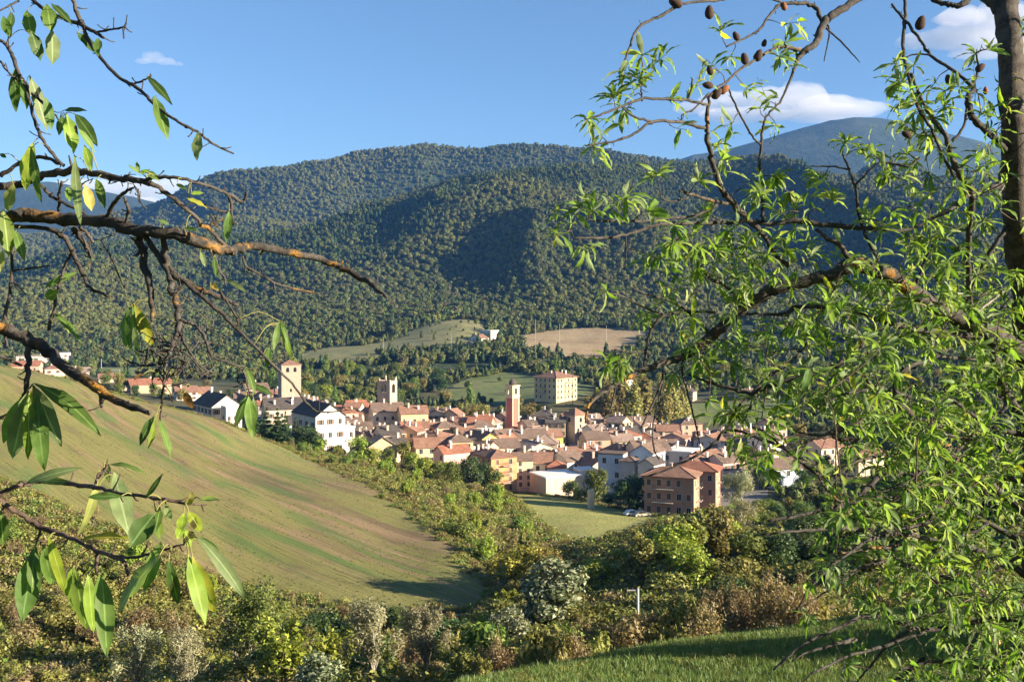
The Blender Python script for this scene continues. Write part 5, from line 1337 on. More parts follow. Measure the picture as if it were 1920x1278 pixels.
# garden trees among the houses
for x, y, k in fill(TOWNP, 44, 7.0, ['oak', 'dark_oak', 'bright_tree', 'autumn_tree'], 31)+fill([gxy(*p) for p in ((1400, 285), (1660, 285), (1700, 430), (1420, 430))], 16, 6.0, ['oak', 'dark_oak', 'olive_tree', 'autumn_tree'], 32)+fill([gxy(*p) for p in ((0, 470), (470, 440), (470, 520), (330, 600), (0, 640))], 34, 8.0, ['oak', 'dark_oak', 'autumn_tree', 'olive_tree'], 33):
    near_ = min([((x-a)**2+(y-b)**2)**0.5-c*0.75 for a, b, c in HOUSES])
    if near_ < 1.2: continue
    uu = 960+F*x/y
    kw = {'oak': 'green', 'dark_oak': 'dark', 'bright_tree': 'yellow-green', 'autumn_tree': 'golden', 'olive_tree': 'olive'}[k]
    hh = random.uniform(4.5, 8)
    if uu < 480: plant(k, x, y, hh+1.5, 'broadleaf_tree', ('low ' if hh < 5.6 else 'middling ' if hh < 6.8 else 'tall ')+kw+' tree '+min([(20, 600, 'by the orange-red roof'), (100, 590, 'by the hip roofed house'), (190, 560, 'near the sports pitch'), (260, 500, 'by the wide red roof'), (350, 470, 'behind the broad white gable'), (450, 430, 'left of the stone tower')], key=lambda q: abs(q[0]-uu)+abs(q[1]-y))[2], 'tree', 'garden trees')
    else: plant(k, x, y, hh, 'broadleaf_tree', ('low ' if hh < 6 else 'tall ')+kw+' garden tree '+min(LAND, key=lambda q: ((q[0]-960)/F*q[1]-x)**2+(q[1]-y)**2)[2], 'tree', 'garden trees')
# poles, goals, the post
def pole(u, Y, top_v, label, r=0.11, arm=True, mat=None):
    x = (u-960)/F*Y; zg = hz(x, Y); H = zpx(top_v, Y)-zg
    e = empty('utility_pole', (x, Y, zg))
    m = MB(); m.tube([(0, 0, -0.8), (0, 0, H)], [r*1.25, r], 8); m.build('shaft', mat or CONC, e, smooth=True)
    if arm:
        m = MB(); m.box(-0.95, 0.12, -0.04, 0.04, H-0.22, H-0.12); m.build('crossarm', CONC, e)
        for k in (-0.9, -0.45, 0.0):
            m = MB(); m.tube([(k, 0, H-0.118), (k, 0, H+0.06)], [0.05, 0.04], 6); m.build('insulator', DARKM, e)
    tag(e, label, 'pole', 'utility poles')
pole(1196, 84, 1102, 'pale concrete pole rising from the dry hedge', 0.10)
pole(1004, 760, 598, 'thin pole left of the stubble field', 0.10, False)
pole(1049, 775, 606, 'thin pole at the upper edge of the stubble field', 0.10, False)
pole(1137, 790, 610, 'thin pole at the right of the stubble field', 0.10, False)
pole(846, 790, 625, 'thin pole on the pasture left of the farmhouse', 0.10, False)
pole(719, 790, 632, 'thin pole in the middle of the pasture', 0.10, False)
pole(1074, 512, 678, 'dark pole beside the cream four storey block', 0.16, False, DARKM)
pole(190, 700, 672, 'lamp pole beside the sports pitch', 0.16, False)
m = MB(); m.box(-0.7, 0.7, -0.5, 0.5, -1.5, 4.6); m.box(-0.62, 0.62, -0.42, 0.42, 4.6, 4.75)
x = (1108-960)/F*246
o = m.build('concrete_post', WM['beige'], None, loc=(x, 246, hz(x, 246)), rotz=0.4); tag(o, 'tall square concrete post standing between meadow trees', 'post')
e = empty('goal', (*gxy(215, 688), hz(*gxy(215, 688))))
m = MB()
m.tube([(-3.6, 0, -0.3), (-3.6, 0, 2.4)], 0.09, 6); m.build('upright', WHITE, e)
m = MB(); m.tube([(3.6, 0, -0.3), (3.6, 0, 2.4)], 0.09, 6); m.build('upright', WHITE, e)
m = MB(); m.tube([(-3.6, 0, 2.4), (3.6, 0, 2.4)], 0.09, 6); m.build('crossbar', WHITE, e)
tag(e, 'white football goal on the sports pitch', 'goal')
# stumpy white cattle on the pasture are only specks; a parked car by the flats
def car(u, Y, rot, label, cmat):
    x = (u-960)/F*Y
    e = empty('parked_car', (x, Y, hz(x, Y)+0.02), math.radians(rot))
    prof = [(-2.1, 0.35), (-2.1, 0.85), (-1.75, 0.95), (-1.2, 1.42), (0.35, 1.45), (1.05, 0.98), (1.95, 0.82), (2.1, 0.6), (2.1, 0.35)]
    m = MB(); n = len(prof)
    m.poly([(px, -0.84, pz) for px, pz in prof][::-1]); m.poly([(px, 0.84, pz) for px, pz in prof])
    for i in range(n):
        j = (i+1) % n; m.quad((prof[i][0], -0.84, prof[i][1]), (prof[i][0], 0.84, prof[i][1]), (prof[j][0], 0.84, prof[j][1]), (prof[j][0], -0.84, prof[j][1]))
    m.build('body', cmat, e)
    for s in (-1, 1):
        g = MB(); g.poly([(-1.45, s*0.846, 0.98), (0.8, s*0.846, 0.98), (0.3, s*0.846, 1.36), (-1.1, s*0.846, 1.36)][::s]); g.build('side_window', GLASS, e)
        for px in (-1.35, 1.3):
            w_ = MB(); w_.tube([(px, s*0.70, 0.32), (px, s*0.88, 0.32)], 0.32, 12); w_.build('wheel', DARKM, e)
    g = MB(); g.quad((0.42, -0.7, 1.44), (0.42, 0.7, 1.44), (1.08, 0.7, 1.0), (1.08, -0.7, 1.0)); g.build('windscreen', GLASS, e)
    tag(e, label, 'car', 'cars parked by the brick flats')
car(1186, 237, 20, 'white car parked under the dark round tree', WHITE)
car(1204, 236, 20, 'beige car parked beside the white car', plain("car_beige", (0.5, 0.45, 0.36), 0.35))

# ------------------------------------------------------------------ the two almond trees that frame the view
def m_almond_bark(name, lich, c1, c2, lichen_col=(0.42, 0.20, 0.018)):
    t = NT(name); p = t.pos()
    a = t.noise(p, 55, 6, 0.7); b = t.noise(p, 14, 4, 0.6); g = t.noise(p, 120, 3, 0.7)
    c = t.ramp(a, [(0.3, c1), (0.55, c2), (0.75, tuple(min(1, x*1.9) for x in c2))])
    c = t.mix(t.ramp(b, [(0.45, 0.0), (0.62, 0.75)]), c, tuple(min(1, x*1.9) for x in c2))      # grey crust
    c = t.mix(t.ramp(g, [(0.3, 0.7), (0.45, 0.0)]), c, tuple(x*0.5 for x in c1))
    if lich > 0:
        l = t.noise(p, 5.0, 5, 0.68, dist=0.3)
        c = t.mix(t.math('MULTIPLY', t.ramp(l, [(0.60-lich*0.16, 0.0), (0.68-lich*0.16, 0.9)]), t.ramp(a, [(0.35, 0.25), (0.55, 1.0)])), c, t.ramp(a, [(0.3, tuple(x*0.45 for x in lichen_col)), (0.6, lichen_col)]))  # the lichen's own orange, in patches over the bark
    return t.done(t.bsdf(c, 0.88, t.bump(t.math('ADD', a, t.math('MULTIPLY', g, 0.5)), 0.9, 0.006)))
AB = m_almond_bark("almond_bark", 0.0, (0.017, 0.015, 0.013), (0.046, 0.041, 0.037))
ABL = m_almond_bark("almond_bark_lichen", 0.34, (0.016, 0.014, 0.012), (0.046, 0.040, 0.034))
ABG = m_almond_bark("almond_bark_grey", 0.1, (0.018, 0.015, 0.012), (0.055, 0.046, 0.038))
TW = m_almond_bark("almond_twig", 0.0, (0.035, 0.023, 0.018), (0.085, 0.058, 0.046))

def m_almond_leaf(name, c, back, spot=0.0):
    t = NT(name)
    uv = t.n("ShaderNodeUVMap").outputs[0]
    sx = t.n("ShaderNodeSeparateXYZ"); t.l(uv, sx.inputs[0])
    g = t.n("ShaderNodeNewGeometry")
    isl = g.outputs["Random Per Island"]; oi = t.n("ShaderNodeObjectInfo").outputs["Random"]
    r = t.math('FRACT', t.math('ADD', isl, oi))
    p = t.pos()
    n = t.noise(p, 40, 4, 0.6)
    col = t.ramp(r, [(0.0, tuple(x*0.65 for x in c)), (0.45, c), (0.8, tuple(min(1, x*1.35) for x in c)), (0.95, (c[0]*1.9, c[1]*1.45, c[2]*0.9)), (1.0, (c[0]*3.0, c[1]*1.6, c[2]*0.8))])
    col = t.mix(t.ramp(n, [(0.35, 0.45), (0.6, 0.0)]), col, tuple(x*0.55 for x in c))
    if spot: col = t.mix(t.ramp(t.noise(p, 22, 3, 0.5), [(0.66, 0.0), (0.70, spot)]), col, (0.05, 0.025, 0.012))
    mid = t.math('ABSOLUTE', t.math('SUBTRACT', sx.outputs[1], 0.5))
    col = t.mix(t.ramp(mid, [(0.0, 0.8), (0.07, 0.0)]), col, tuple(min(1, x*1.9+0.05) for x in c))
    col = t.mix(t.math('MULTIPLY', g.outputs["Backfacing"], 0.75), col, back)
    b = t.bsdf(col, 0.55, t.bump(n, 0.3, 0.004), 0.3)
    tr = t.n("ShaderNodeBsdfTranslucent")
    t.l(t.mix(1.0, col, (1.35, 1.55, 0.5), 'MULTIPLY'), tr.inputs[0])
    mx = t.n("ShaderNodeMixShader"); mx.inputs[0].default_value = 0.48
    t.l(b, mx.inputs[1]); t.l(tr.outputs[0], mx.inputs[2])
    return t.done(mx.outputs[0])
AL = {'g': m_almond_leaf("almond_leaf", (0.13, 0.215, 0.045), (0.23, 0.30, 0.14)),
      'd': m_almond_leaf("almond_leaf_dark", (0.085, 0.155, 0.035), (0.15, 0.205, 0.085), 0.6),
      'y': m_almond_leaf("almond_leaf_yellow", (0.19, 0.285, 0.04), (0.28, 0.32, 0.10), 0.9),
      'p': m_almond_leaf("almond_leaf_pale", (0.20, 0.26, 0.11), (0.30, 0.34, 0.20)),
      'b': m_almond_leaf("almond_leaf_brown", (0.16, 0.09, 0.03), (0.2, 0.12, 0.05))}

PROF = np.array([0.03, 0.40, 0.74, 0.94, 1.0, 0.93, 0.74, 0.42, 0.02]); NL = len(PROF)
def leaf_grid(droop, fold, twist, width):
    """unit leaf along +x with upper side +z: returns NL*3 verts"""
    s = np.linspace(0, 1, NL)
    ang = -droop*s**1.3
    dx = np.cos(ang); dz = np.sin(ang)
    x = np.concatenate([[0], np.cumsum((dx[1:]+dx[:-1])/2*np.diff(s))]); z = np.concatenate([[0], np.cumsum((dz[1:]+dz[:-1])/2*np.diff(s))])
    V = []
    for i in range(NL):
        hw = width*PROF[i]/2
        for k in (-1, 0, 1):
            y = k*hw*math.cos(fold); zz = abs(k)*hw*math.sin(fold)+abs(k)*width*0.10*math.sin(i*1.9+k*1.3+droop*7)
            ta = twist*s[i]; y2 = y*math.cos(ta)-zz*math.sin(ta); z2 = y*math.sin(ta)+zz*math.cos(ta)
            V.append((x[i]-math.sin(ang[i])*z2*-1*-1 if False else x[i]+math.sin(-ang[i])*z2, y2, z[i]+math.cos(ang[i])*z2))
    return np.array(V)
LQ = np.array([[i*3+k, (i+1)*3+k, (i+1)*3+k+1, i*3+k+1] for i in range(NL-1) for k in range(2)])
LUV = np.array([(i/(NL-1), k/2) for i in range(NL) for k in range(3)])
def leaf_mesh(name, V, mat, nleaf=1):
    Q = np.concatenate([LQ+j*NL*3 for j in range(nleaf)]) if nleaf > 1 else LQ
    me = mesh_np(name, V, Q=Q, mats=mat, smooth=True)
    uvl = me.uv_layers.new(name="UVMap")
    uvl.data.foreach_set("uv", np.tile(LUV, (nleaf, 1))[Q.ravel()].astype(np.float32).ravel())
    return me

def catmull(pts, per=4):
    """pts: (x,y,z,r) rows -> smoothed rows"""
    p = np.array(pts, dtype=float)
    if len(p) < 3:
        return np.array([p[0]+(p[-1]-p[0])*t for t in np.linspace(0, 1, per+1)])
    q = np.vstack([2*p[0]-p[1], p, 2*p[-1]-p[-2]]); out = []
    for i in range(1, len(q)-2):
        for t in np.arange(per)/per:
            a, b, c, d = q[i-1], q[i], q[i+1], q[i+2]
            out.append(0.5*(2*b+(c-a)*t+(2*a-5*b+4*c-d)*t*t+(-a+3*b-3*c+d)*t**3))
    out.append(q[-2]); out = np.array(out)
    out[:, 3] = np.maximum(out[:, 3], 0.0008)
    return out

def branch(tree, org, rows, depth, name='branch', mat=None, sides=8, knots=0.05, jit=0.0028, per=6, off=0.0, rs=1.0):
    """rows: (u, v, radius px); depth(u, v) -> metres"""
    q = []
    for u, v, r in rows:
        Y = depth(u, v)+off; p = P(u, v, Y); q.append((p.x, p.y, p.z, rs*r*Y/F))
    c = catmull(q, per)
    k = len(c); rr = c[:, 3].copy()
    rr *= 1+knots*RNG.normal(size=k)
    c[1:-1, :3] += RNG.normal(size=(k-2, 3))*jit*np.minimum(1, rr[1:-1, None]/0.01)
    mb = MB()
    mb.tube([Vector(x[:3])-org for x in c], list(np.maximum(rr, 0.0007)), sides)
    vv = np.array(mb.v); ctr = np.repeat(np.array([Vector(x[:3])-org for x in c]), sides, axis=0)
    rad = vv-ctr; thick = np.repeat(rr, sides)
    nz = fbm(np.arange(len(vv))*0.37+thick*900, (np.arange(len(vv)) % sides)*0.9+rows[0][0]*0.1, 2, 5)
    vv = ctr+rad*(1+np.clip(thick/0.02, 0.15, 1)*0.20*nz+0.05*RNG.normal(size=len(vv)))[:, None]
    mb.v = [tuple(x) for x in vv]
    # short spurs, as on every old almond branch
    for i in range(2, k-1, 3):
        if random.random() < 0.55 and rr[i] < 0.03:
            b = Vector(c[i, :3])-org; d = Vector(RNG.normal(size=3)); d.normalize(); L = random.uniform(0.010, 0.034)
            mb.tube([b, b+d*L*0.6, b+d*L+Vector((0, 0, 0.004))], [max(0.0018, rr[i]*0.45), max(0.0014, rr[i]*0.28), 0.0016], 4)
    o = mb.build(name, mat or AB, tree, smooth=True)
    return c

# ============================== left tree: branches reach in from the left
def dl(u, v):
    t = np.clip((v-790)/130.0, 0, 1); t = t*t*(3-2*t)
    return 2.45-0.85*t+0.12*math.sin(u*0.011+1)+0.10*math.cos(v*0.013)
TL = Vector((-1.85, 2.25, hz(-1.85, 2.25)))
ltree = empty('almond_tree', TL)
tag(ltree, 'old almond tree whose lichened branches with broad hanging leaves reach in beside the field', 'tree')
mb = MB()
tp = [(0, 0, -0.4), (0.03, 0.02, 0.7), (-0.03, 0.05, 1.6), (0.05, -0.02, 2.4), (0.0, 0.0, 3.2), (0.1, 0.1, 4.2), (0.25, 0.1, 5.2)]
cc = catmull([(*a, r) for a, r in zip(tp, (0.15, 0.12, 0.105, 0.10, 0.085, 0.06, 0.03))], 5)
mb.tube([c[:3] for c in cc], list(cc[:, 3]*(1+0.06*RNG.normal(size=len(cc)))), 12); mb.build('trunk', ABG, ltree, smooth=True)
LNODES = []
def lb(rows, mat=AB, **k):
    c = branch(ltree, TL, rows, dl, mat=mat, rs=0.78, **k); LNODES.extend([tuple(x[:3]) for x in c]); return c
lb([(-520, 470, 30), (-250, 430, 22), (-80, 415, 17), (0, 409, 16), (60, 404, 16), (130, 412, 15), (200, 415, 14), (260, 430, 15), (330, 440, 14), (400, 461, 13), (440, 467, 11), (480, 463, 10), (540, 472, 9), (600, 487, 8), (650, 505, 7.5), (690, 528, 7), (725, 556, 4.5)], ABL, sides=10)
lb([(-500, 380, 16), (-150, 360, 10), (-20, 352, 9), (40, 345, 9), (90, 326, 9), (150, 322, 9), (220, 333, 8), (270, 340, 7), (300, 353, 5.5), (340, 385, 5.5), (380, 420, 5), (425, 464, 5)], ABG)
lb([(255, 338, 5), (300, 333, 4.5), (350, 336, 4), (400, 352, 4), (432, 366, 4), (456, 378, 4), (463, 360, 2.5)])
lb([(430, 365, 4), (433, 395, 4), (437, 422, 3)]); lb([(432, 398, 3), (415, 395, 2.5), (390, 388, 2.5), (360, 378, 2)])
lb([(256, 425, 9), (266, 460, 10), (272, 500, 9), (283, 555, 7), (285, 602, 4)], ABL)
lb([(305, 442, 7), (312, 490, 8), (322, 540, 8), (333, 580, 8), (334, 615, 7), (325, 645, 6), (312, 680, 4.5), (306, 725, 3), (300, 790, 2.5)], ABL)
lb([(262, 428, 6), (290, 470, 7), (325, 515, 7.5), (380, 545, 6), (420, 560, 5.5), (446, 573, 4.5)], ABL)
lb([(315, 500, 6), (360, 540, 5.5), (402, 576, 5), (450, 622, 4.2), (500, 672, 3.6), (540, 710, 3), (580, 760, 2.6), (603, 772, 2), (660, 768, 1.2)])
lb([(338, 600, 4), (365, 610, 4), (385, 635, 3.6), (397, 668, 3.2), (430, 680, 3), (455, 695, 2.6), (470, 745, 1.8)])
lb([(330, 610, 4), (345, 640, 3.5), (360, 665, 3), (380, 690, 2.4), (410, 700, 2)])
lb([(300, 660, 3), (330, 655, 2.6), (355, 668, 2.6), (385, 702, 2.2), (400, 703, 1.6)]); lb([(312, 680, 2.6), (270, 685, 2.2), (240, 677, 1.6)]); lb([(308, 690, 2.4), (345, 690, 2.2), (380, 700, 1.8)])
lb([(305, 670, 2.2), (280, 655, 1.8), (265, 660, 1.4)]); lb([(309, 660, 2.2), (300, 640, 1.8), (302, 622, 1.3)])
lb([(-40, 430, 6), (20, 425, 5), (80, 428, 5.5), (120, 446, 6), (138, 478, 5.5), (158, 520, 4.5), (168, 538, 4), (205, 556, 3.2)], ABG)
lb([(140, 468, 3.5), (125, 490, 3.2), (112, 530, 3.4), (105, 560, 3.6), (92, 618, 4.5)], ABG)
lb([(24, 425, 4), (23, 480, 4), (19, 545, 4), (8, 605, 4.5), (14, 650, 2.5)], ABG)
lb([(22, 508, 2.6), (60, 502, 2.2), (95, 498, 1.8)]); lb([(23, 525, 2.2), (38, 540, 2), (48, 552, 1.5)])
lb([(-480, 560, 26), (-200, 585, 17), (-60, 602, 14), (0, 616, 14), (40, 630, 15), (80, 652, 14), (130, 692, 12), (180, 727, 11), (230, 757, 9), (280, 773, 6)], ABL, sides=10)
lb([(52, 640, 8), (54, 680, 7), (50, 720, 6), (47, 762, 5)], ABG); lb([(186, 730, 5), (189, 748, 5), (190, 762, 4)])
lb([(-60, 655, 5), (0, 668, 4), (40, 685, 3)])
lb([(-380, -60, 8), (-150, 0, 6), (-40, 55, 4.5), (10, 82, 4), (26, 112, 4.5), (40, 150, 4.5), (56, 190, 4), (68, 235, 4), (80, 262, 4), (100, 290, 4), (120, 312, 3)])
lb([(42, 148, 4), (62, 176, 3.5), (78, 190, 3.5), (100, 212, 2.6), (112, 228, 1.5)]); lb([(0, 115, 3), (20, 140, 2.4), (34, 152, 2)])
lb([(30, 118, 2.5), (14, 88, 2.5), (16, 72, 2)]); lb([(10, 15, 2), (35, 2, 2.5), (-20, 30, 2)])
lb([(-420, -330, 10), (-100, -90, 7), (30, -20, 5), (70, 8, 4.5), (110, 32, 4.5), (150, 46, 5), (180, 62, 4.5), (196, 72, 3)])
lb([(-400, -420, 10), (0, -180, 7), (110, -60, 6), (136, 0, 5), (147, 32, 5), (156, 50, 4.8), (165, 75, 4.5), (186, 106, 4.5), (225, 146, 4.5), (260, 167, 4.3), (290, 196, 3.8), (330, 226, 3.6), (370, 247, 3.5), (400, 270, 3), (438, 288, 2.2)])
lb([(184, 60, 3), (205, 56, 2.6), (230, 52, 2.4), (237, 44, 2.2)], jit=0.002); lb([(231, 53, 2), (232, 72, 1.8)], jit=0.002); lb([(250, 158, 2.6), (272, 149, 2.2), (285, 142, 1)])
lb([(0, 330, 6), (40, 305, 5), (80, 295, 4.5), (120, 310, 4)], ABG); lb([(110, 395, 4), (112, 360, 3.5), (116, 340, 3)]); lb([(75, 345, 4), (100, 370, 4), (140, 390, 3.6), (160, 402, 3)])
lb([(198, 412, 5), (215, 380, 5), (235, 360, 4), (250, 352, 2.4)], ABL); lb([(236, 430, 4), (240, 390, 4), (232, 370, 3)], ABG); lb([(150, 425, 4.5), (165, 440, 4), (175, 455, 3)], ABG)
lb([(455, 480, 2.8), (462, 500, 3), (490, 515, 2.8), (515, 530, 2.6), (560, 543, 2.2), (600, 550, 1.6)], ABG); lb([(513, 528, 1.8), (517, 552, 1.2)]); lb([(412, 545, 3), (440, 590, 3), (448, 610, 2)], ABG)
lb([(400, 470, 3), (408, 500, 3), (420, 520, 2.6), (424, 536, 1.8)]); lb([(140, 430, 8), (150, 445, 7), (165, 470, 5), (170, 485, 2.5)], ABG); lb([(190, 450, 2.5), (205, 475, 2.2), (220, 510, 2), (233, 540, 1.4)])
lb([(-420, 860, 14), (-150, 935, 8), (-10, 925, 6), (30, 912, 5.5), (80, 902, 6), (140, 908, 5.5), (200, 918, 5), (230, 925, 4), (290, 932, 4.5), (330, 940, 4), (388, 947, 1.6)], TW)
lb([(-400, 880, 14), (-120, 900, 9), (-10, 935, 7), (40, 965, 6), (80, 988, 6.5), (140, 1012, 5.5), (200, 1040, 5), (232, 1052, 4.5), (240, 1078, 3)], TW)
lb([(190, 1036, 3.5), (245, 1045, 3.4), (300, 1032, 3), (345, 1020, 2.4)], TW); lb([(182, 1030, 4), (180, 1065, 4), (183, 1078, 2)], TW); lb([(80, 985, 3), (72, 1005, 3), (66, 1025, 2)], TW)
lb([(175, 916, 3.5), (183, 895, 3), (195, 878, 2), (205, 888, 1.4)], TW); lb([(-150, 830, 5), (-20, 795, 4), (25, 765, 3.4), (45, 738, 2.6), (60, 722, 1.8)], TW)
trg = random.Random(3)
for i in range(46):
    u, v = trg.choice([(330, 650), (345, 665), (380, 690), (310, 690), (300, 660), (420, 600), (350, 560), (280, 640), (360, 610), (235, 350), (130, 350), (200, 440), (420, 400), (460, 700), (395, 650)])
    u += trg.uniform(-35, 35); v += trg.uniform(-25, 25); a = trg.uniform(0, 6.28); L = trg.uniform(18, 60)
    rows = [(u, v, trg.uniform(1.3, 2.2))]
    for k in range(3):
        a += trg.uniform(-0.5, 0.5); u += math.cos(a)*L/3; v += math.sin(a)*L/3; rows.append((u, v, 1.5-0.35*k))
    lb(rows, trg.choice([AB, ABG]), jit=0.001)
# leaves: stalk px, tip px, width px, tone, arch
LEAVES = [(22, 22, 18, 66, 14, 'd', .3), (50, 20, 62, 72, 22, 'g', .2), (58, 58, 76, 116, 24, 'd', .3), (88, 8, 96, 60, 26, 'g', .2), (97, 55, 98, 123, 27, 'p', .25), (95, 6, 136, 48, 14, 'd', .4), (143, 60, 184, 104, 20, 'd', .3), (184, 72, 184, 106, 16, 'd', .2),
 (5, 30, 20, 70, 18, 'd', .2), (28, 128, 30, 210, 22, 'd', .2), (40, 148, 50, 206, 18, 'd', .2), (55, 140, 88, 246, 24, 'p', .3), (85, 180, 96, 245, 18, 'd', .3), (118, 207, 164, 208, 10, 'd', .3), (125, 214, 138, 290, 27, 'y', .3), (140, 212, 183, 275, 22, 'd', .5), (118, 218, 110, 254, 14, 'd', .3), (146, 240, 178, 286, 13, 'g', .5), (158, 272, 172, 322, 16, 'y', .3),
 (62, 268, 48, 357, 28, 'y', .3), (58, 275, 78, 382, 18, 'g', .4), (275, 143, 323, 197, 15, 'd', .6), (290, 180, 315, 264, 23, 'g', .3), (373, 247, 369, 301, 20, 'p', .2), (140, 290, 152, 426, 17, 'p', .5), (158, 345, 172, 396, 20, 'p', .3), (180, 335, 197, 392, 17, 'g', .5), (26, 345, 14, 396, 22, 'p', .3), (128, 350, 130, 378, 14, 'g', .2),
 (260, 325, 256, 303, 8, 'g', .2), (262, 325, 282, 318, 7, 'g', .5), (260, 325, 240, 310, 7, 'g', .4), (268, 322, 297, 330, 9, 'g', .6), (5, 392, 16, 482, 28, 'y', .3), (15, 410, 22, 470, 16, 'g', .3), (28, 432, 46, 490, 17, 'g', .5), (5, 470, 0, 510, 14, 'p', .2), (82, 540, 145, 510, 13, 'g', .5), (110, 545, 86, 560, 20, 'g', .5),
 (102, 588, 152, 642, 14, 'g', .8), (104, 586, 130, 625, 9, 'y', .6), (240, 578, 236, 652, 20, 'g', .4), (246, 575, 262, 684, 11, 'p', .3), (248, 572, 272, 640, 17, 'g', .5), (252, 570, 288, 654, 20, 'g', .6), (240, 575, 246, 660, 14, 'd', .3), (525, 602, 549, 676, 11, 'y', .9), (522, 605, 512, 660, 12, 'd', .5), (525, 600, 540, 650, 9, 'g', .9), (505, 650, 500, 690, 12, 'd', .3),
 (462, 690, 478, 740, 14, 'g', .5), (466, 742, 474, 822, 22, 'g', .3), (462, 740, 440, 800, 15, 'd', .4), (475, 745, 480, 792, 12, 'p', .3), (470, 720, 512, 740, 12, 'd', .6), (290, 778, 262, 836, 16, 'd', .7), (292, 782, 278, 840, 12, 'g', .6), (296, 782, 321, 862, 15, 'd', .4), (345, 735, 364, 767, 15, 'b', .5), (270, 700, 250, 715, 9, 'b', .8), (430, 395, 425, 455, 16, 'd', .2), (350, 372, 388, 390, 12, 'g', .5), (356, 364, 382, 362, 9, 'y', .3), (330, 345, 352, 356, 8, 'g', .4),
 (395, 530, 410, 545, 10, 'p', .3), (425, 525, 465, 550, 9, 'p', .7), (375, 470, 385, 500, 10, 'p', .2), (400, 480, 405, 520, 11, 'd', .2), (295, 412, 318, 422, 9, 'd', .3), (345, 428, 372, 430, 7, 'd', .3), (275, 328, 300, 340, 8, 'g', .4),
 (62, 722, 116, 838, 34, 'p', .5), (66, 720, 190, 818, 27, 'g', 1.1), (50, 735, 22, 860, 38, 'p', .5), (52, 735, 52, 862, 22, 'y', .4), (70, 738, 84, 884, 32, 'd', .6), (40, 745, 6, 830, 30, 'g', .5), (60, 730, 40, 790, 14, 'y', .3),
 (45, 908, 156, 876, 18, 'p', .6), (70, 900, 140, 905, 14, 'p', .4), (198, 872, 275, 890, 11, 'g', 1.1), (185, 882, 145, 1003, 18, 'p', .9), (150, 1012, 246, 1010, 19, 'g', .7), (215, 885, 244, 1006, 36, 'p', .4), (198, 865, 205, 905, 13, 'g', .4), (290, 962, 243, 1026, 40, 'd', .3), (292, 965, 300, 1010, 16, 'd', .3), (300, 1040, 222, 1148, 36, 'p', .5), (302, 1015, 270, 1108, 27, 'g', .6),
 (315, 1050, 335, 1132, 22, 'd', .4), (353, 1040, 386, 1172, 30, 'y', .3), (360, 1042, 404, 1150, 30, 'g', .4), (368, 1003, 461, 1125, 24, 'p', .7), (371, 1006, 415, 1040, 12, 'd', .5), (68, 1026, 42, 1166, 42, 'd', .4), (62, 1026, 60, 1112, 24, 'g', .3), (82, 1020, 100, 1096, 25, 'g', .4), (90, 1004, 126, 1120, 20, 'y', .6), (132, 1062, 148, 1150, 28, 'y', .4), (140, 1064, 165, 1182, 26, 'y', .4), (165, 1075, 175, 1186, 24, 'y', .4), (190, 1074, 200, 1232, 35, 'g', .4), (186, 1074, 182, 1150, 16, 'g', .4),
 (345, 962, 338, 1000, 18, 'y', .3), (352, 958, 378, 998, 20, 'y', .5), (342, 985, 332, 1010, 16, 'y', .3), (375, 936, 413, 938, 11, 'p', .4), (352, 945, 360, 920, 14, 'p', .3), (272, 935, 306, 886, 10, 'd', .4), (230, 930, 165, 932, 15, 'd', .3), (0, 955, 6, 1022, 24, 'g', .3), (345, 995, 360, 1020, 26, 'y', .3), (310, 945, 320, 975, 14, 'p', .3), (300, 950, 290, 1000, 16, 'g', .3), (0, 288, 12, 296, 8, 'd', .2)]
LN = np.array(LNODES); stalk = MB()
for (u0, v0, u1, v1, w, tone, arch) in LEAVES:
    Y = dl(u0, v0)-random.uniform(0.0, 0.06)
    a = P(u0, v0, Y); b = P(u1, v1, Y-random.uniform(-0.03, 0.05))
    d = b-a; L = d.length*(1+0.10*arch)
    V = leaf_grid(arch*0.9, random.uniform(0.10, 0.42), random.uniform(-0.6, 0.6), w*1.12*Y/F/L)*L
    X = d.normalized()
    toc = (Vector((0, 0, CZ))-a).normalized()
    side = X.cross(toc).normalized(); up = side.cross(X).normalized()
    rollm = Matrix.Rotation(random.uniform(-0.45, 0.45), 3, X)
    up = rollm @ up
    if arch > 0.2 and abs(X.z) < 0.9:                    # arch upwards
        upw = Vector((0, 0, 1)); up = (up+upw*arch*1.3); up = (up-X*up.dot(X)).normalized()
    side = up.cross(X).normalized()
    # chord of the drooping grid must end at the tip: turn it
    tip = V[(NL-1)*3+1]; th = math.atan2(tip[2], tip[0])
    R = Matrix(((X.x, side.x, up.x), (X.y, side.y, up.y), (X.z, side.z, up.z)))
    c_, s_ = math.cos(-th), math.sin(-th)
    Vr = np.stack([V[:, 0]*c_-V[:, 2]*s_, V[:, 1], V[:, 0]*s_+V[:, 2]*c_], 1)
    Vr *= d.length/max(1e-6, math.hypot(tip[0], tip[2]))
    o = obj('leaf', leaf_mesh('leaf', Vr @ np.array(R).T+np.array(a-TL), AL[tone]), ltree)
    nd = LN[int(np.argmin(np.linalg.norm(LN-np.array(a), axis=1)))]; nv = Vector(nd); dd_ = a-nv
    if dd_.length < 0.22:
        mdp = nv+dd_*0.5+Vector((0, 0, 0.18*dd_.length))
        cs = catmull([(*nv, 0.0013), (*mdp, 0.0011), (*(a+X*0.004), 0.0010)], 3)
        stalk.tube([Vector(x[:3])-TL for x in cs], list(cs[:, 3]), 4)

so_ = stalk.build('leaf_stalks', plain("leaf_stalk", (0.20, 0.19, 0.06)), ltree, smooth=True); so_['kind'] = 'stuff'

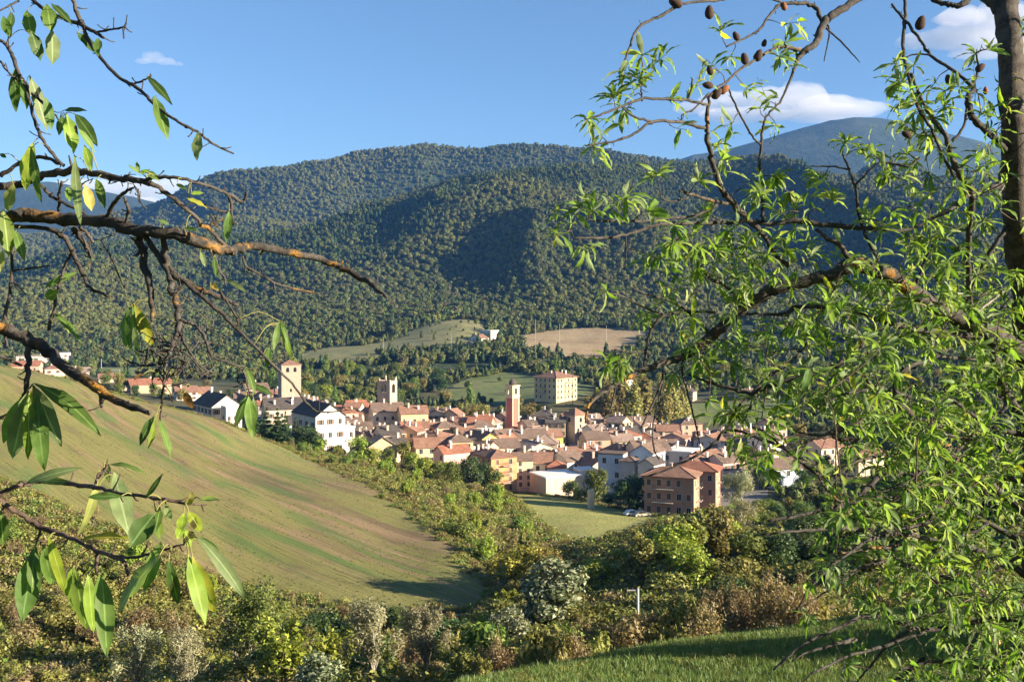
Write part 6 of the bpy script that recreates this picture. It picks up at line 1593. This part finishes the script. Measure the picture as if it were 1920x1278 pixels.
# ============================== right tree
def dr(u, v):
    return 4.75-0.0010*(1900-min(u, 1950))+0.16*math.sin(u*0.009+v*0.004)+0.14*math.cos(v*0.0085+1.0)
TRu, TRY = 1965, 4.9
bx = (1960-960)/F*4.85
TR = Vector((bx, 4.85, hz(bx, 4.85)))
rtree = empty('almond_tree', TR)
tag(rtree, 'leafy almond tree with narrow leaves, dry husks and an orange lichened limb', 'tree')
NODES = []
def rb_(rows, mat=AB, **k):
    c = branch(rtree, TR, rows, dr, mat=mat, rs=0.68 if max(r[2] for r in rows) < 15 else 0.9, **k)
    NODES.extend([tuple(x[:3]) for x in c])
    return c
gv = HOR+(CZ-TR.z)/4.85*F
branch(rtree, TR, [(1876, -420, 12), (1878, -200, 18), (1882, -60, 22), (1888, 30, 23), (1895, 120, 22), (1899, 250, 22), (1906, 400, 24), (1916, 500, 24), (1930, 600, 27), (1945, 700, 29), (1958, 900, 32), (1960, 1100, 34), (1960, 1300, 37), (1960, gv-120, 40), (1960, gv+60, 46)], dr, 'trunk', ABG, 14, 0.04)
rb_([(1948, 690, 22), (1920, 664, 22), (1850, 622, 20), (1800, 596, 18), (1740, 566, 17), (1700, 537, 17), (1650, 508, 16), (1600, 497, 15), (1560, 514, 13), (1500, 530, 12), (1440, 549, 12), (1400, 576, 11), (1360, 606, 11), (1310, 650, 10), (1280, 668, 9), (1240, 680, 8), (1200, 697, 6), (1150, 722, 5), (1112, 750, 4), (1101, 766, 3), (1098, 792, 2.2)], ABL, sides=10)
rb_([(1850, 622, 13), (1862, 655, 13), (1872, 702, 13), (1892, 747, 13), (1925, 792, 13), (1958, 860, 14)], ABG)
rb_([(1846, 630, 9), (1790, 627, 9), (1720, 617, 9), (1660, 603, 7), (1600, 582, 6), (1560, 577, 6), (1500, 576, 6), (1460, 590, 5), (1400, 588, 3.5), (1350, 600, 3)])
rb_([(1668, 604, 6), (1625, 636, 6), (1590, 668, 6), (1560, 690, 6.5), (1500, 706, 6), (1440, 724, 6.5), (1410, 736, 6), (1370, 728, 4.5), (1330, 716, 4), (1290, 702, 3)])
rb_([(1412, 735, 5), (1445, 705, 4.5), (1480, 680, 4), (1505, 655, 3), (1520, 632, 2)]); rb_([(1410, 736, 5), (1385, 762, 4), (1370, 790, 3), (1360, 812, 2.4)]); rb_([(1420, 732, 4), (1400, 780, 3.5), (1392, 800, 2.6)])
rb_([(1950, 985, 12), (1880, 925, 10), (1815, 880, 9.5), (1760, 830, 9), (1720, 792, 9), (1672, 750, 11), (1620, 785, 9), (1560, 813, 8), (1520, 822, 5), (1490, 850, 4)], ABG)
rb_([(1676, 752, 7), (1681, 715, 5.5), (1690, 695, 5.5), (1730, 678, 5.5), (1770, 670, 5), (1835, 674, 4)]); rb_([(1670, 750, 5.5), (1645, 736, 5), (1628, 715, 5), (1616, 688, 3)], ABG)
# the top
rb_([(1884, 40, 14), (1862, 10, 12), (1830, -10, 10), (1800, 10, 8), (1775, 8, 7), (1750, 0, 6), (1700, -40, 6), (1650, -30, 8), (1610, -2, 10), (1560, 28, 11), (1543, 45, 11), (1532, 78, 9.5), (1508, 97, 9), (1496, 112, 6), (1487, 135, 4), (1466, 186, 3.4), (1440, 214, 3.2), (1431, 235, 3.4), (1428, 262, 4), (1424, 312, 4.4), (1430, 340, 4.6), (1431, 380, 4.8), (1430, 415, 5)])
rb_([(1541, 38, 7), (1526, 12, 6), (1500, 7, 5.5), (1470, 8, 5), (1450, 20, 4), (1425, 55, 3.4), (1405, 68, 3), (1362, 88, 2.4)]); rb_([(1500, 93, 5.5), (1470, 88, 4.4), (1450, 92, 4), (1422, 110, 4), (1388, 130, 3.6), (1360, 155, 3.2), (1345, 165, 3), (1330, 185, 4), (1325, 232, 6), (1328, 266, 7), (1336, 302, 7), (1350, 350, 8), (1370, 376, 9), (1400, 408, 9), (1430, 440, 7), (1450, 470, 6), (1480, 500, 6)], ABG)
rb_([(1470, 6, 3), (1410, -10, 3), (1340, 2, 4), (1290, 5, 4), (1262, 16, 4.4), (1240, 30, 4.2), (1196, 52, 4), (1181, 90, 3.2), (1167, 122, 2.6), (1160, 138, 2)])
rb_([(1549, 40, 3.5), (1555, 62, 2.6), (1545, 115, 1.6)], jit=0.002); rb_([(1548, 52, 2.8), (1580, 82, 2.6), (1612, 117, 1.4)], jit=0.002)
rb_([(1326, 196, 4.4), (1290, 189, 4.2), (1250, 186, 4), (1200, 186, 4), (1160, 202, 3.4), (1125, 216, 3), (1098, 225, 2)]); rb_([(1321, 240, 5), (1285, 230, 4.6), (1225, 228, 4.4), (1195, 248, 3.8), (1160, 263, 3.4), (1130, 268, 3), (1098, 274, 2)]); rb_([(1225, 228, 3.6), (1190, 220, 3), (1165, 200, 2.4)]); rb_([(1290, 190, 3), (1298, 155, 2.6), (1296, 145, 1.4)]); rb_([(1330, 175, 3), (1300, 205, 2.6), (1280, 215, 2.4), (1278, 228, 2)]); rb_([(1365, 165, 2.6), (1385, 210, 3), (1410, 255, 3), (1425, 270, 3.4)]); rb_([(1204, 190, 2.8), (1202, 160, 2.4), (1205, 120, 1.8)])
# middle
rb_([(1880, 345, 9), (1850, 356, 8), (1812, 368, 7), (1788, 388, 5.5), (1740, 414, 4.5), (1700, 431, 4), (1650, 430, 5.5), (1600, 426, 6.5), (1540, 421, 7.5), (1500, 415, 8), (1450, 419, 6.5), (1400, 416, 5.5), (1300, 418, 5), (1240, 421, 4.8), (1180, 438, 4.2), (1140, 446, 4), (1075, 446, 2.8)])
rb_([(1345, 384, 4.5), (1300, 404, 4), (1200, 414, 3.6), (1140, 414, 3), (1100, 412, 2)]); rb_([(1365, 382, 5), (1330, 375, 4.6), (1300, 366, 4.4), (1274, 358, 3)], ABG); rb_([(1290, 370, 3), (1262, 378, 2.6), (1240, 372, 2)]); rb_([(1173, 440, 2), (1174, 470, 2), (1172, 505, 1.2)], jit=0.001)
rb_([(1650, 508, 6), (1640, 478, 5), (1622, 438, 4.5), (1609, 395, 4.4), (1605, 355, 4), (1592, 318, 3.4), (1580, 290, 2.6)]); rb_([(1600, 497, 8), (1576, 462, 7), (1552, 447, 6), (1530, 430, 4)], ABG); rb_([(1592, 318, 2.6), (1560, 312, 2.4), (1520, 312, 1.8)]); rb_([(1605, 345, 3), (1650, 305, 3), (1700, 312, 3.4), (1725, 296, 3.4)])
rb_([(1820, 606, 7), (1816, 520, 7.5), (1818, 430, 8), (1822, 362, 8.5), (1800, 330, 8.5), (1786, 300, 8), (1770, 252, 6.5), (1742, 212, 5), (1722, 172, 4.2), (1708, 138, 4)], ABG); rb_([(1694, -30, 4), (1697, 40, 5), (1693, 95, 5), (1702, 135, 4.5), (1720, 200, 4.2), (1745, 240, 4), (1768, 292, 4), (1790, 330, 5)])
rb_([(1888, 282, 10), (1852, 248, 8.5), (1822, 218, 10), (1815, 182, 8), (1824, 166, 6), (1795, 138, 4.6), (1750, 108, 4.4), (1725, 75, 4), (1700, 42, 4), (1672, 8, 3.5)]); rb_([(1822, 165, 4), (1835, 130, 3.4), (1832, 100, 2.6), (1850, 92, 1.8)]); rb_([(1745, 103, 3), (1715, 102, 2.4), (1690, 112, 1.6)]); rb_([(1815, 195, 4), (1805, 240, 3.6), (1785, 265, 4)])
rb_([(1805, 592, 6), (1830, 520, 6), (1868, 455, 6.5), (1895, 420, 7)]); rb_([(1714, 542, 4.5), (1735, 490, 4.2), (1752, 455, 3.6), (1766, 430, 3)]); rb_([(1760, 575, 3), (1790, 565, 3), (1850, 550, 2.6)])
rb_([(1828, 588, 3.4), (1870, 555, 3.6), (1912, 528, 3)], BARKP, jit=0.002); rb_([(1870, 366, 2.4), (1890, 335, 2.8), (1914, 297, 2)], BARKP, jit=0.002); rb_([(1895, 455, 2), (1905, 425, 2.4), (1916, 395, 1.6)], BARKP, jit=0.002)
rb_([(1845, 600, 4), (1870, 585, 4), (1895, 560, 4)]); rb_([(1880, 700, 5), (1905, 695, 5), (1935, 690, 6)])
# lower
rb_([(1950, 905, 9), (1860, 892, 8), (1780, 885, 8), (1700, 888, 8), (1650, 890, 8), (1622, 920, 7), (1580, 946, 6), (1520, 962, 5), (1440, 976, 3.4)]); rb_([(1345, 825, 4), (1310, 852, 3.8), (1250, 880, 3), (1200, 896, 1.8)], jit=0.003); rb_([(1500, 850, 4.5), (1450, 832, 4.5), (1400, 812, 4.4), (1360, 806, 4), (1345, 825, 4)]); rb_([(1560, 905, 4), (1520, 880, 4), (1480, 848, 4), (1440, 815, 3.4), (1410, 800, 2.6)], ABG); rb_([(1580, 945, 3.5), (1545, 910, 3.4), (1530, 880, 3)], ABG)
rb_([(1245, 688, 3.6), (1240, 716, 3), (1222, 760, 3), (1202, 802, 2.2)], jit=0.002); rb_([(1282, 672, 3.6), (1280, 700, 3), (1292, 745, 2.8), (1304, 795, 2.6), (1312, 832, 1.8)], jit=0.002); rb_([(1155, 720, 3), (1148, 755, 2.6), (1140, 775, 2.4), (1116, 802, 1.6)], jit=0.002); rb_([(1245, 712, 2.4), (1230, 770, 2.2), (1224, 800, 2), (1226, 840, 2.4), (1236, 862, 1.4)], jit=0.002)
rb_([(1208, 694, 3.4), (1212, 655, 4), (1222, 618, 4.4), (1245, 592, 4.4), (1300, 584, 4), (1345, 586, 3.5)]); rb_([(1330, 632, 5), (1318, 610, 5), (1295, 588, 5), (1265, 568, 4), (1225, 555, 3), (1185, 540, 2)]); rb_([(1250, 592, 3), (1205, 575, 2.8), (1165, 555, 2.4), (1135, 548, 1.6)]); rb_([(1212, 660, 2.6), (1180, 660, 2.4), (1152, 655, 2)]); rb_([(1395, 577, 4), (1365, 540, 4), (1330, 520, 4), (1310, 490, 3.4)], ABG)
for r_ in ([(1950, 1180, 9), (1860, 1160, 7), (1740, 1180, 6.5), (1680, 1165, 6), (1620, 1156, 5.5), (1560, 1182, 4.5), (1500, 1212, 4), (1450, 1255, 2.6)], [(1740, 1180, 5), (1660, 1210, 4.5), (1590, 1230, 4), (1520, 1262, 3)], [(1955, 1100, 10), (1880, 1050, 8), (1800, 1020, 7), (1740, 1010, 6), (1680, 1000, 5), (1620, 1015, 3.5)],
           [(1955, 1040, 8), (1870, 990, 7), (1800, 960, 6), (1720, 985, 5), (1650, 1000, 4), (1590, 1040, 3)], [(1955, 1230, 8), (1850, 1250, 6), (1760, 1240, 5), (1680, 1255, 4)], [(1620, 1015, 4), (1560, 1060, 3.6), (1520, 1100, 3), (1490, 1150, 2)], [(1800, 1130, 10), (1770, 1100, 8), (1730, 1070, 5), (1690, 1060, 3)], [(1945, 820, 7), (1860, 800, 6), (1800, 760, 5), (1770, 730, 4)], [(1940, 740, 5), (1880, 770, 5), (1830, 810, 4.5), (1790, 850, 3.5)]):
    rb_(r_)

brg = random.Random(21)
for i in range(26):                       # lesser limbs inside the crown
    u, v = brg.uniform(1600, 1930), brg.uniform(620, 1240); a = brg.uniform(2.4, 4.0); L = brg.uniform(110, 260); r = brg.uniform(3.5, 7)
    rows = [(u, v, r)]
    for k in range(4):
        a += brg.uniform(-0.35, 0.35); u += math.cos(a)*L/4; v -= math.sin(a)*L/4*0.8; rows.append((u, v, r*(0.8-0.17*k)))
    rb_(rows, brg.choice([AB, AB, ABG]), off=brg.uniform(-0.15, 0.3))
CL = [(1215, 130, 10), (1200, 150, 10), (1150, 185, 8), (1255, 190, 8), (1190, 180, 8), (1205, 105, 5), (1165, 165, 7), (1100, 225, 7), (1130, 258, 7), (1175, 210, 7), (1110, 275, 6), (1265, 240, 3), (1350, 60, 6), (1370, 105, 6), (1350, 135, 5), (1465, 45, 5), (1470, 80, 6), (1460, 108, 7), (1485, 125, 5), (1300, 160, 3), (1400, 165, 4), (1440, 190, 5), (1425, 205, 4), (1375, 230, 4), (1455, 235, 4), (1345, 275, 7), (1350, 300, 6), (1232, 330, 13), (1310, 340, 6), (1165, 385, 11), (1215, 397, 10), (1080, 405, 8), (1068, 432, 8), (1085, 460, 6), (1112, 395, 8), (1140, 400, 6), (1450, 330, 12), (1480, 360, 12), (1420, 360, 10), (1400, 345, 6), (1540, 335, 13), (1560, 375, 12), (1585, 270, 11), (1615, 280, 7), (1640, 290, 5), (1680, 120, 5), (1700, 155, 10), (1722, 195, 12), (1752, 222, 10), (1700, 235, 7), (1740, 255, 8), (1775, 190, 5), (1830, 100, 7), (1855, 95, 5), (1770, 200, 6), (1900, 80, 7), (1905, 130, 9), (1895, 160, 9), (1912, 40, 6), (1845, 200, 3), (1700, 290, 7), (1720, 305, 6), (1850, 330, 6), (1330, 410, 11), (1370, 432, 11), (1340, 460, 10), (1300, 442, 10), (1400, 460, 11), (1450, 450, 8), (1262, 455, 10), (1290, 482, 9), (1240, 475, 7), (1250, 520, 10), (1305, 505, 7), (1370, 500, 7), (1470, 470, 10), (1412, 540, 10), (1440, 530, 7), (1210, 590, 11), (1235, 575, 7), (1380, 622, 11), (1430, 622, 11), (1450, 600, 7), (1140, 685, 8), (1165, 680, 8), (1185, 690, 6), (1310, 690, 12), (1340, 680, 11), (1362, 660, 7), (1290, 650, 7), (1512, 630, 9), (1530, 600, 8), (1375, 775, 11), (1415, 780, 9), (1440, 790, 8), (1330, 712, 7), (1482, 720, 7), (1460, 760, 9), (1560, 700, 8), (1580, 750, 10), (1135, 548, 4), (1390, 560, 6), (1260, 590, 5), (1500, 590, 6), (1555, 545, 4), (1640, 560, 9), (1620, 580, 8), (1660, 585, 8), (1490, 400, 6), (1520, 395, 8), (1670, 400, 5), (1700, 440, 8), (1720, 460, 8), (1760, 440, 7), (1650, 430, 5), (1420, 870, 8), (1400, 850, 6), (1440, 880, 7), (1470, 830, 6), (1390, 700, 5), (1265, 700, 5), (1050, 440, 4), (1335, 130, 2), (1820, 300, 5), (1860, 290, 5), (1885, 220, 6), (1910, 210, 7)]
DENSE = [(1500, 520), (1640, 480), (1740, 430), (1840, 360), (2000, 330), (2000, 1340), (1445, 1340), (1470, 1150), (1520, 1000), (1500, 900), (1560, 780), (1490, 660)]
crng = np.random.default_rng(5)
pts3 = []
for u, v, n in CL:
    p = P(u, v, dr(u, v)+crng.normal()*0.05); pts3.append((p.x, p.y, p.z, int(n*1.35)+1, 0))
cnt = 0
while cnt < 1050:
    u = crng.uniform(1440, 2000); v = crng.uniform(330, 1340)
    if not inpoly(np.array([u]), np.array([v]), DENSE)[0]: continue
    w = np.clip((u-1470)/170, 0.12, 1)*np.clip((v-380)/260, 0.22, 1)
    if v > 980: w *= np.clip((u-1440)/300, 0.25, 1)*0.85
    if fbm(np.array([u/75.0]), np.array([v/75.0]), 2, 91)[0] < -0.18 and crng.random() < 0.8: continue
    if crng.random() > w: continue
    p = P(u, v, 0.2+dr(u, v)+crng.normal()*0.5); pts3.append((p.x, p.y, p.z, crng.integers(6, 11), 1)); cnt += 1
for r_ in ([(1945, 700, 16), (2050, 640, 12), (2160, 560, 9), (2280, 470, 5)], [(1955, 880, 14), (2080, 830, 10), (2200, 800, 7), (2330, 740, 4)], [(1905, 300, 13), (2000, 210, 10), (2100, 90, 7), (2180, -40, 4)], [(1960, 1040, 12), (2080, 1040, 9), (2230, 1010, 5)], [(2160, 560, 5), (2200, 640, 4), (2260, 700, 2)], [(1885, -40, 13), (1960, -160, 10), (2060, -300, 6)]):
    rb_(r_)
cnt = 0
while cnt < 170:
    u = crng.uniform(2000, 2380); v = crng.uniform(-100, 1150)
    if crng.random() > (2450-u)/450: continue
    p = P(u, v, dr(u, v)+crng.normal()*0.5); pts3.append((p.x, p.y, p.z, crng.integers(6, 11), 1)); cnt += 1
MED = [(1230, 390), (1560, 380), (1620, 700), (1500, 880), (1340, 860), (1310, 700), (1240, 560)]
cnt = 0
while cnt < 130:
    u = crng.uniform(1230, 1620); v = crng.uniform(380, 880)
    if not inpoly(np.array([u]), np.array([v]), MED)[0]: continue
    p = P(u, v, dr(u, v)+crng.normal()*0.2); pts3.append((p.x, p.y, p.z, crng.integers(4, 9), 1)); cnt += 1
UPR = [(1660, 90), (1760, 150), (1870, 180), (1880, 420), (1640, 480), (1560, 440), (1640, 300), (1680, 200)]
cnt = 0
while cnt < 60:
    u = crng.uniform(1560, 1890); v = crng.uniform(80, 480)
    if not inpoly(np.array([u]), np.array([v]), UPR)[0]: continue
    p = P(u, v, dr(u, v)+crng.normal()*0.15); pts3.append((p.x, p.y, p.z, crng.integers(5, 9), 1)); cnt += 1
node = np.array(NODES); arr = np.array([q[:3] for q in pts3])
dist = np.array([np.min(np.linalg.norm(node-a, axis=1)) for a in arr])
order = np.argsort(dist)
tw = MB()
LV = []          # (base, direction, up, length, width, dense)
TOCAM = Vector((0, 0, CZ))
for k in order:
    a = arr[k]; dd = np.linalg.norm(node-a, axis=1); j = int(np.argmin(dd))
    b = Vector(node[j]); a_ = Vector(a); d = a_-b; L = d.length
    if L > 0.004:
        mid = b+d*0.55+Vector(crng.normal(size=3))*L*0.10+Vector((0, 0, L*0.08))
        path = catmull([(*b, 0.0024+0.003*min(L, 0.5)), (*(b+(mid-b)*0.5), 0.0022+0.002*min(L, .5)), (*mid, 0.002), (*a_, 0.0013)], 2)
        tw.tube([Vector(x[:3])-TR for x in path], list(path[:, 3]), 4)
        new = path[1:, :3]
        if L > 0.03: node = np.vstack([node, new])
    ax = d.normalized() if L > 0.02 else Vector(crng.normal(size=3)).normalized()
    n = int(pts3[k][3])
    shoot = crng.random() < 0.45
    upd = (ax+Vector((0, 0, 0.5))+Vector(crng.normal(size=3))*0.3).normalized()
    if shoot:       # short leafy shoot
        sl = crng.uniform(0.05, 0.12)
        tw.tube([a_-TR, a_+upd*sl-TR], [0.0014, 0.0008], 4)
    hang = crng.random()
    ph = crng.random()*6.28
    side0 = upd.orthogonal().normalized(); side1 = upd.cross(side0)
    for i in range(n):
        an = ph+i*2.4
        el = crng.uniform(0.25, 1.15)
        dirv = (side0*math.cos(an)+side1*math.sin(an))*math.sin(el+0.35)+upd*math.cos(el+0.35)
        dirv = (dirv+Vector((0, 0, -0.75*hang+0.1))).normalized()
        base = a_+(upd*sl*(i/n) if shoot else upd*0.006*i/n)
        Ln = crng.uniform(0.052, 0.112) if pts3[k][4] == 0 else crng.uniform(0.048, 0.102)
        LV.append((base, dirv, Ln, Ln*crng.uniform(0.18, 0.28), pts3[k][4]))
twigs = tw.build('twigs', TW, rtree, smooth=True); twigs['kind'] = 'stuff'
# shared leaf meshes; the 300 that show largest stay single leaves
VARS = [leaf_grid(crng.uniform(0.2, 1.5), crng.uniform(0.15, 0.55), crng.uniform(-0.6, 0.6), 0.235) for i in range(10)]
LMESH = [[leaf_mesh('leaf', VARS[i], AL[t]) for t in ('g', 'p', 'y', 'd')] for i in range(10)]
def leaf_frame(dirv):
    X = dirv
    up = Vector((0, 0, 1))+Vector(crng.normal(size=3))*0.45
    up = (up-X*up.dot(X))
    up = up.normalized() if up.length > 1e-3 else X.orthogonal().normalized()
    return X, up.cross(X).normalized(), up
score = np.array([l[2]*(1.0 if l[4] == 0 else 0.62)/l[0].y*(0.0 if 960+F*l[0].x/l[0].y > 1915 else 1.0) for l in LV])
big = set(np.argsort(-score)[:300].tolist())
rest = {'g': [], 'p': [], 'y': [], 'd': []}
for i, (base, dirv, Ln, wd, dn) in enumerate(LV):
    X, S_, U_ = leaf_frame(dirv)
    tn = crng.choice(['g', 'p', 'y'], p=[0.64, 0.26, 0.10]) if dn == 0 else crng.choice(['g', 'd', 'p', 'y'], p=[0.50, 0.24, 0.21, 0.05])  # dense crown: darker leaf colours mixed in to imitate its self-shadow
    vi = int(crng.integers(0, 10))
    R = Matrix(((X.x, S_.x, U_.x), (X.y, S_.y, U_.y), (X.z, S_.z, U_.z)))
    if i in big:
        o = obj('leaf', LMESH[vi]['gpyd'.index(tn)], rtree)
        M4 = R.to_4x4() @ Matrix.Diagonal((Ln, Ln*wd/Ln/0.235, Ln, 1)); M4.translation = base-TR
        o.matrix_local = M4
    else:
        V = VARS[vi]*np.array([Ln, wd/0.235, Ln])
        rest[tn].append(V @ np.array(R).T+np.array(base-TR))
for tn, L in rest.items():
    f = obj('foliage', leaf_mesh('foliage', np.concatenate(L), AL[tn], len(L)), rtree); f['kind'] = 'stuff'
# dry almond husks
HUSK = plain("almond_husk", (0.055, 0.032, 0.024), 0.85); HUSKR = plain("almond_husk_open", (0.20, 0.075, 0.03), 0.8)
def husk(u, v, s, lean, op=False):
    Y = dr(u, v)-0.02; c = P(u, v, Y)-TR; r = s*Y/F
    V1, T1 = blob(r*0.62, r*0.5, r, 0, int(u) % 50, 2, 0.12, 1.5)
    V1[:, 0] *= 1-0.25*np.clip(V1[:, 2]/r, -1, 1)
    ca, sa = math.cos(lean), math.sin(lean)
    V1 = np.stack([V1[:, 0]*ca-V1[:, 2]*sa, V1[:, 1], V1[:, 0]*sa+V1[:, 2]*ca], 1)+np.array(c)
    obj('almond_husk', mesh_np('almond_husk', V1, T=T1, mats=HUSKR if op else HUSK, smooth=True), rtree)
for u, v, s, ln, op in ((1267, 6, 15, 1.2, False), (1330, 23, 14, 0.0, False), (1380, 68, 10, 0.5, False), (1396, 110, 12, 0.2, False), (1422, 104, 13, -0.4, False), (1433, 81, 8, -0.3, False), (1331, 132, 10, 0.3, False), (1327, 160, 11, 1.4, False), (1344, 176, 13, -0.8, False), (1358, 168, 12, -0.9, True), (1726, 43, 15, -0.3, False), (1778, 149, 10, 0.2, False), (1700, 252, 11, 1.2, False), (1838, 127, 11, -0.9, False), (1470, 12, 9, 0.2, True), (1342, 624, 11, 0.0, False), (1848, 170, 8, 0, True), (1585, 805, 9, 0.3, False)):
    husk(u, v, s, ln, op)

# ------------------------------------------------------------------ near grass
GRM = m_leaf("grass_blade", [(0.05, 0.10, 0.02), (0.10, 0.165, 0.036), (0.18, 0.22, 0.06)], 0.3, 0.5, 0.25)
gcol = bpy.data.collections.new("grass_kinds")
for i in range(5):
    rng = np.random.default_rng(900+i); V = []; Q = []; T = []
    nb = 26
    for b in range(nb):
        a = rng.random()*6.28; r0 = 0.17*math.sqrt(rng.random()); x, y = math.cos(a)*r0, math.sin(a)*r0
        h = rng.uniform(0.07, 0.20)*(1.5 if rng.random() < 0.08 else 1); ln = rng.normal(size=2)*0.05; w = rng.uniform(0.005, 0.011); da = rng.random()*3.14
        dx, dy = math.cos(da)*w, math.sin(da)*w; k = len(V)
        V += [(x-dx, y-dy, -0.02), (x+dx, y+dy, -0.02), (x+ln[0]*0.5+dx*0.7, y+ln[1]*0.5+dy*0.7, h*0.6), (x+ln[0]*0.5-dx*0.7, y+ln[1]*0.5-dy*0.7, h*0.6), (x+ln[0]*1.3, y+ln[1]*1.3, h)]
        Q.append((k, k+1, k+2, k+3)); T.append((k+3, k+2, k+4))
    bo = bpy.data.objects.new("grass_proto_%d" % i, mesh_np("grass_tuft_%d" % i, V, Q=Q, T=T, mats=GRM)); gcol.objects.link(bo)
GP = [gxy(*p) for p in ((860, 14), (2150, 14), (2100, 47), (1920, 42), (1460, 38.5), (1200, 36.5), (950, 29), (860, 27))]
gx, gy = np.meshgrid(np.arange(-4, 30, 0.21), np.arange(14, 47, 0.21))
grng = np.random.default_rng(3)
pt = np.stack([gx.ravel(), gy.ravel()], 1)+grng.normal(size=(gx.size, 2))*0.09
pt = pt[inpoly(pt[:, 0], pt[:, 1], GP)]
f_ = fbm(pt[:, 0]/1.7, pt[:, 1]/1.7, 3, 66)
g_ = instancer("grass", pt, grng.integers(0, 5, len(pt)), (0.75+0.5*grng.random(len(pt)))*(1+0.45*f_), np.zeros(len(pt)), gcol, 'short green grass on the near slope', -0.02)
f2 = fbm(pt[:, 0]/2.6+9, pt[:, 1]/2.6, 3, 68)
sel = pt[(f2 > 0.12) & (grng.random(len(pt)) < 0.16)]; n_ = len(sel)
instancer("grass_weeds", sel, grng.choice([0, 1, 2, 3], n_), 0.10+0.22*grng.random(n_)**2, np.zeros(n_), ucol, 'dry weeds scattered in the near grass', -0.02)
# hillside trees outside the frame on the right, whose long shadows lie over the near grass
for i, (x, y, h, k) in enumerate(((20, 12, 5, 'oak'), (30, 20.5, 7.0, 'dark_oak'), (36, 29, 6.5, 'oak'), (46, 38, 7, 'dark_oak'), (24, 8.5, 6, 'olive_tree'))):
    plant(k, x, y, h, 'broadleaf_tree', ['low green tree on the grass slope right of the almond', 'tall dark tree on the grass slope right of the almond', 'green tree farther along the grass slope right of the almond', 'dark tree at the far edge of the grass slope', 'olive-green tree on the grass slope right of the almond'][i], 'tree', 'trees on the grass slope beside the almond', None, 1.2)

# ------------------------------------------------------------------ clouds, far beyond the hills
cm_ = bpy.data.materials.new("cloud_vapour"); cm_.use_nodes = True
ct = cm_.node_tree; ct.nodes.clear()
co = ct.nodes.new("ShaderNodeOutputMaterial"); cv = ct.nodes.new("ShaderNodeVolumePrincipled")
cv.inputs["Color"].default_value = (1.0, 0.97, 0.95, 1); cv.inputs["Density"].default_value = 0.0023; cv.inputs["Anisotropy"].default_value = 0.1
ct.links.new(cv.outputs[0], co.inputs["Volume"])
def cloud(label, puffs, Y, seed):
    """puffs: (u, v, rx px, rz px)"""
    import bmesh
    VV = []; TT_ = []; n = 0
    rng = np.random.default_rng(seed)
    for u, v, rx, rz in puffs:
        c = P(u, v, Y+rng.normal()*120); k = Y/F
        V, T = blob(rx*k, rx*k*0.8, rz*k, 0, seed+int(u) % 37, 4, 0.34, 2.6)
        V[:, 2] = np.where(V[:, 2] < 0, V[:, 2]*0.55, V[:, 2])
        V = V+np.array(c); VV.append(V); TT_.append(T+n); n += len(V)
    me = mesh_np('cloud', np.concatenate(VV), T=np.concatenate(TT_), mats=cm_)
    o = obj('cloud', me)
    rm = o.modifiers.new("merge", 'REMESH'); rm.mode = 'VOXEL'; rm.voxel_size = 22*Y/9000
    tag(o, label, 'cloud', None)
cloud('bright cumulus cloud resting behind the blue mountain', [(1300, 205, 40, 16), (1370, 195, 60, 22), (1440, 190, 60, 26), (1500, 185, 55, 30), (1560, 200, 60, 22), (1610, 205, 55, 16), (1400, 218, 90, 10), (1540, 215, 100, 12)], 9000, 1)
cloud('greyish cloud beside the almond trunk', [(1730, 80, 50, 18), (1790, 75, 60, 28), (1850, 70, 55, 30), (1880, 30, 50, 26), (1800, 35, 50, 20), (1840, 100, 60, 14), (1910, 90, 50, 24)], 9000, 2)
cloud('tiny pinkish cloud alone in the blue sky', [(268, 116, 16, 8), (288, 110, 20, 13), (312, 117, 18, 9), (334, 121, 14, 5)], 9000, 3)
cloud('low white cloud bank behind the left mountain', [(60, 362, 60, 12), (150, 355, 70, 20), (240, 358, 80, 26), (320, 352, 60, 20), (380, 350, 30, 10), (260, 385, 90, 16)], 9000, 4)

# ------------------------------------------------------------------ the air of the valley
hb = MB()
hb.box(-4200, 5600, -60, 7000, -60, 1330)
hm = bpy.data.materials.new("valley_air"); hm.use_nodes = True
ht = hm.node_tree; ht.nodes.clear()
ho = ht.nodes.new("ShaderNodeOutputMaterial"); hv = ht.nodes.new("ShaderNodeVolumePrincipled")
hv.inputs["Color"].default_value = (0.12, 0.36, 0.95, 1)
hv.inputs["Density"].default_value = HAZE
hv.inputs["Anisotropy"].default_value = 0.0
ht.links.new(hv.outputs[0], ho.inputs["Volume"])
hobj = hb.build("haze", hm)
hobj['kind'] = 'stuff'
hobj['label'] = 'thin bluish air filling the valley up to the hills'
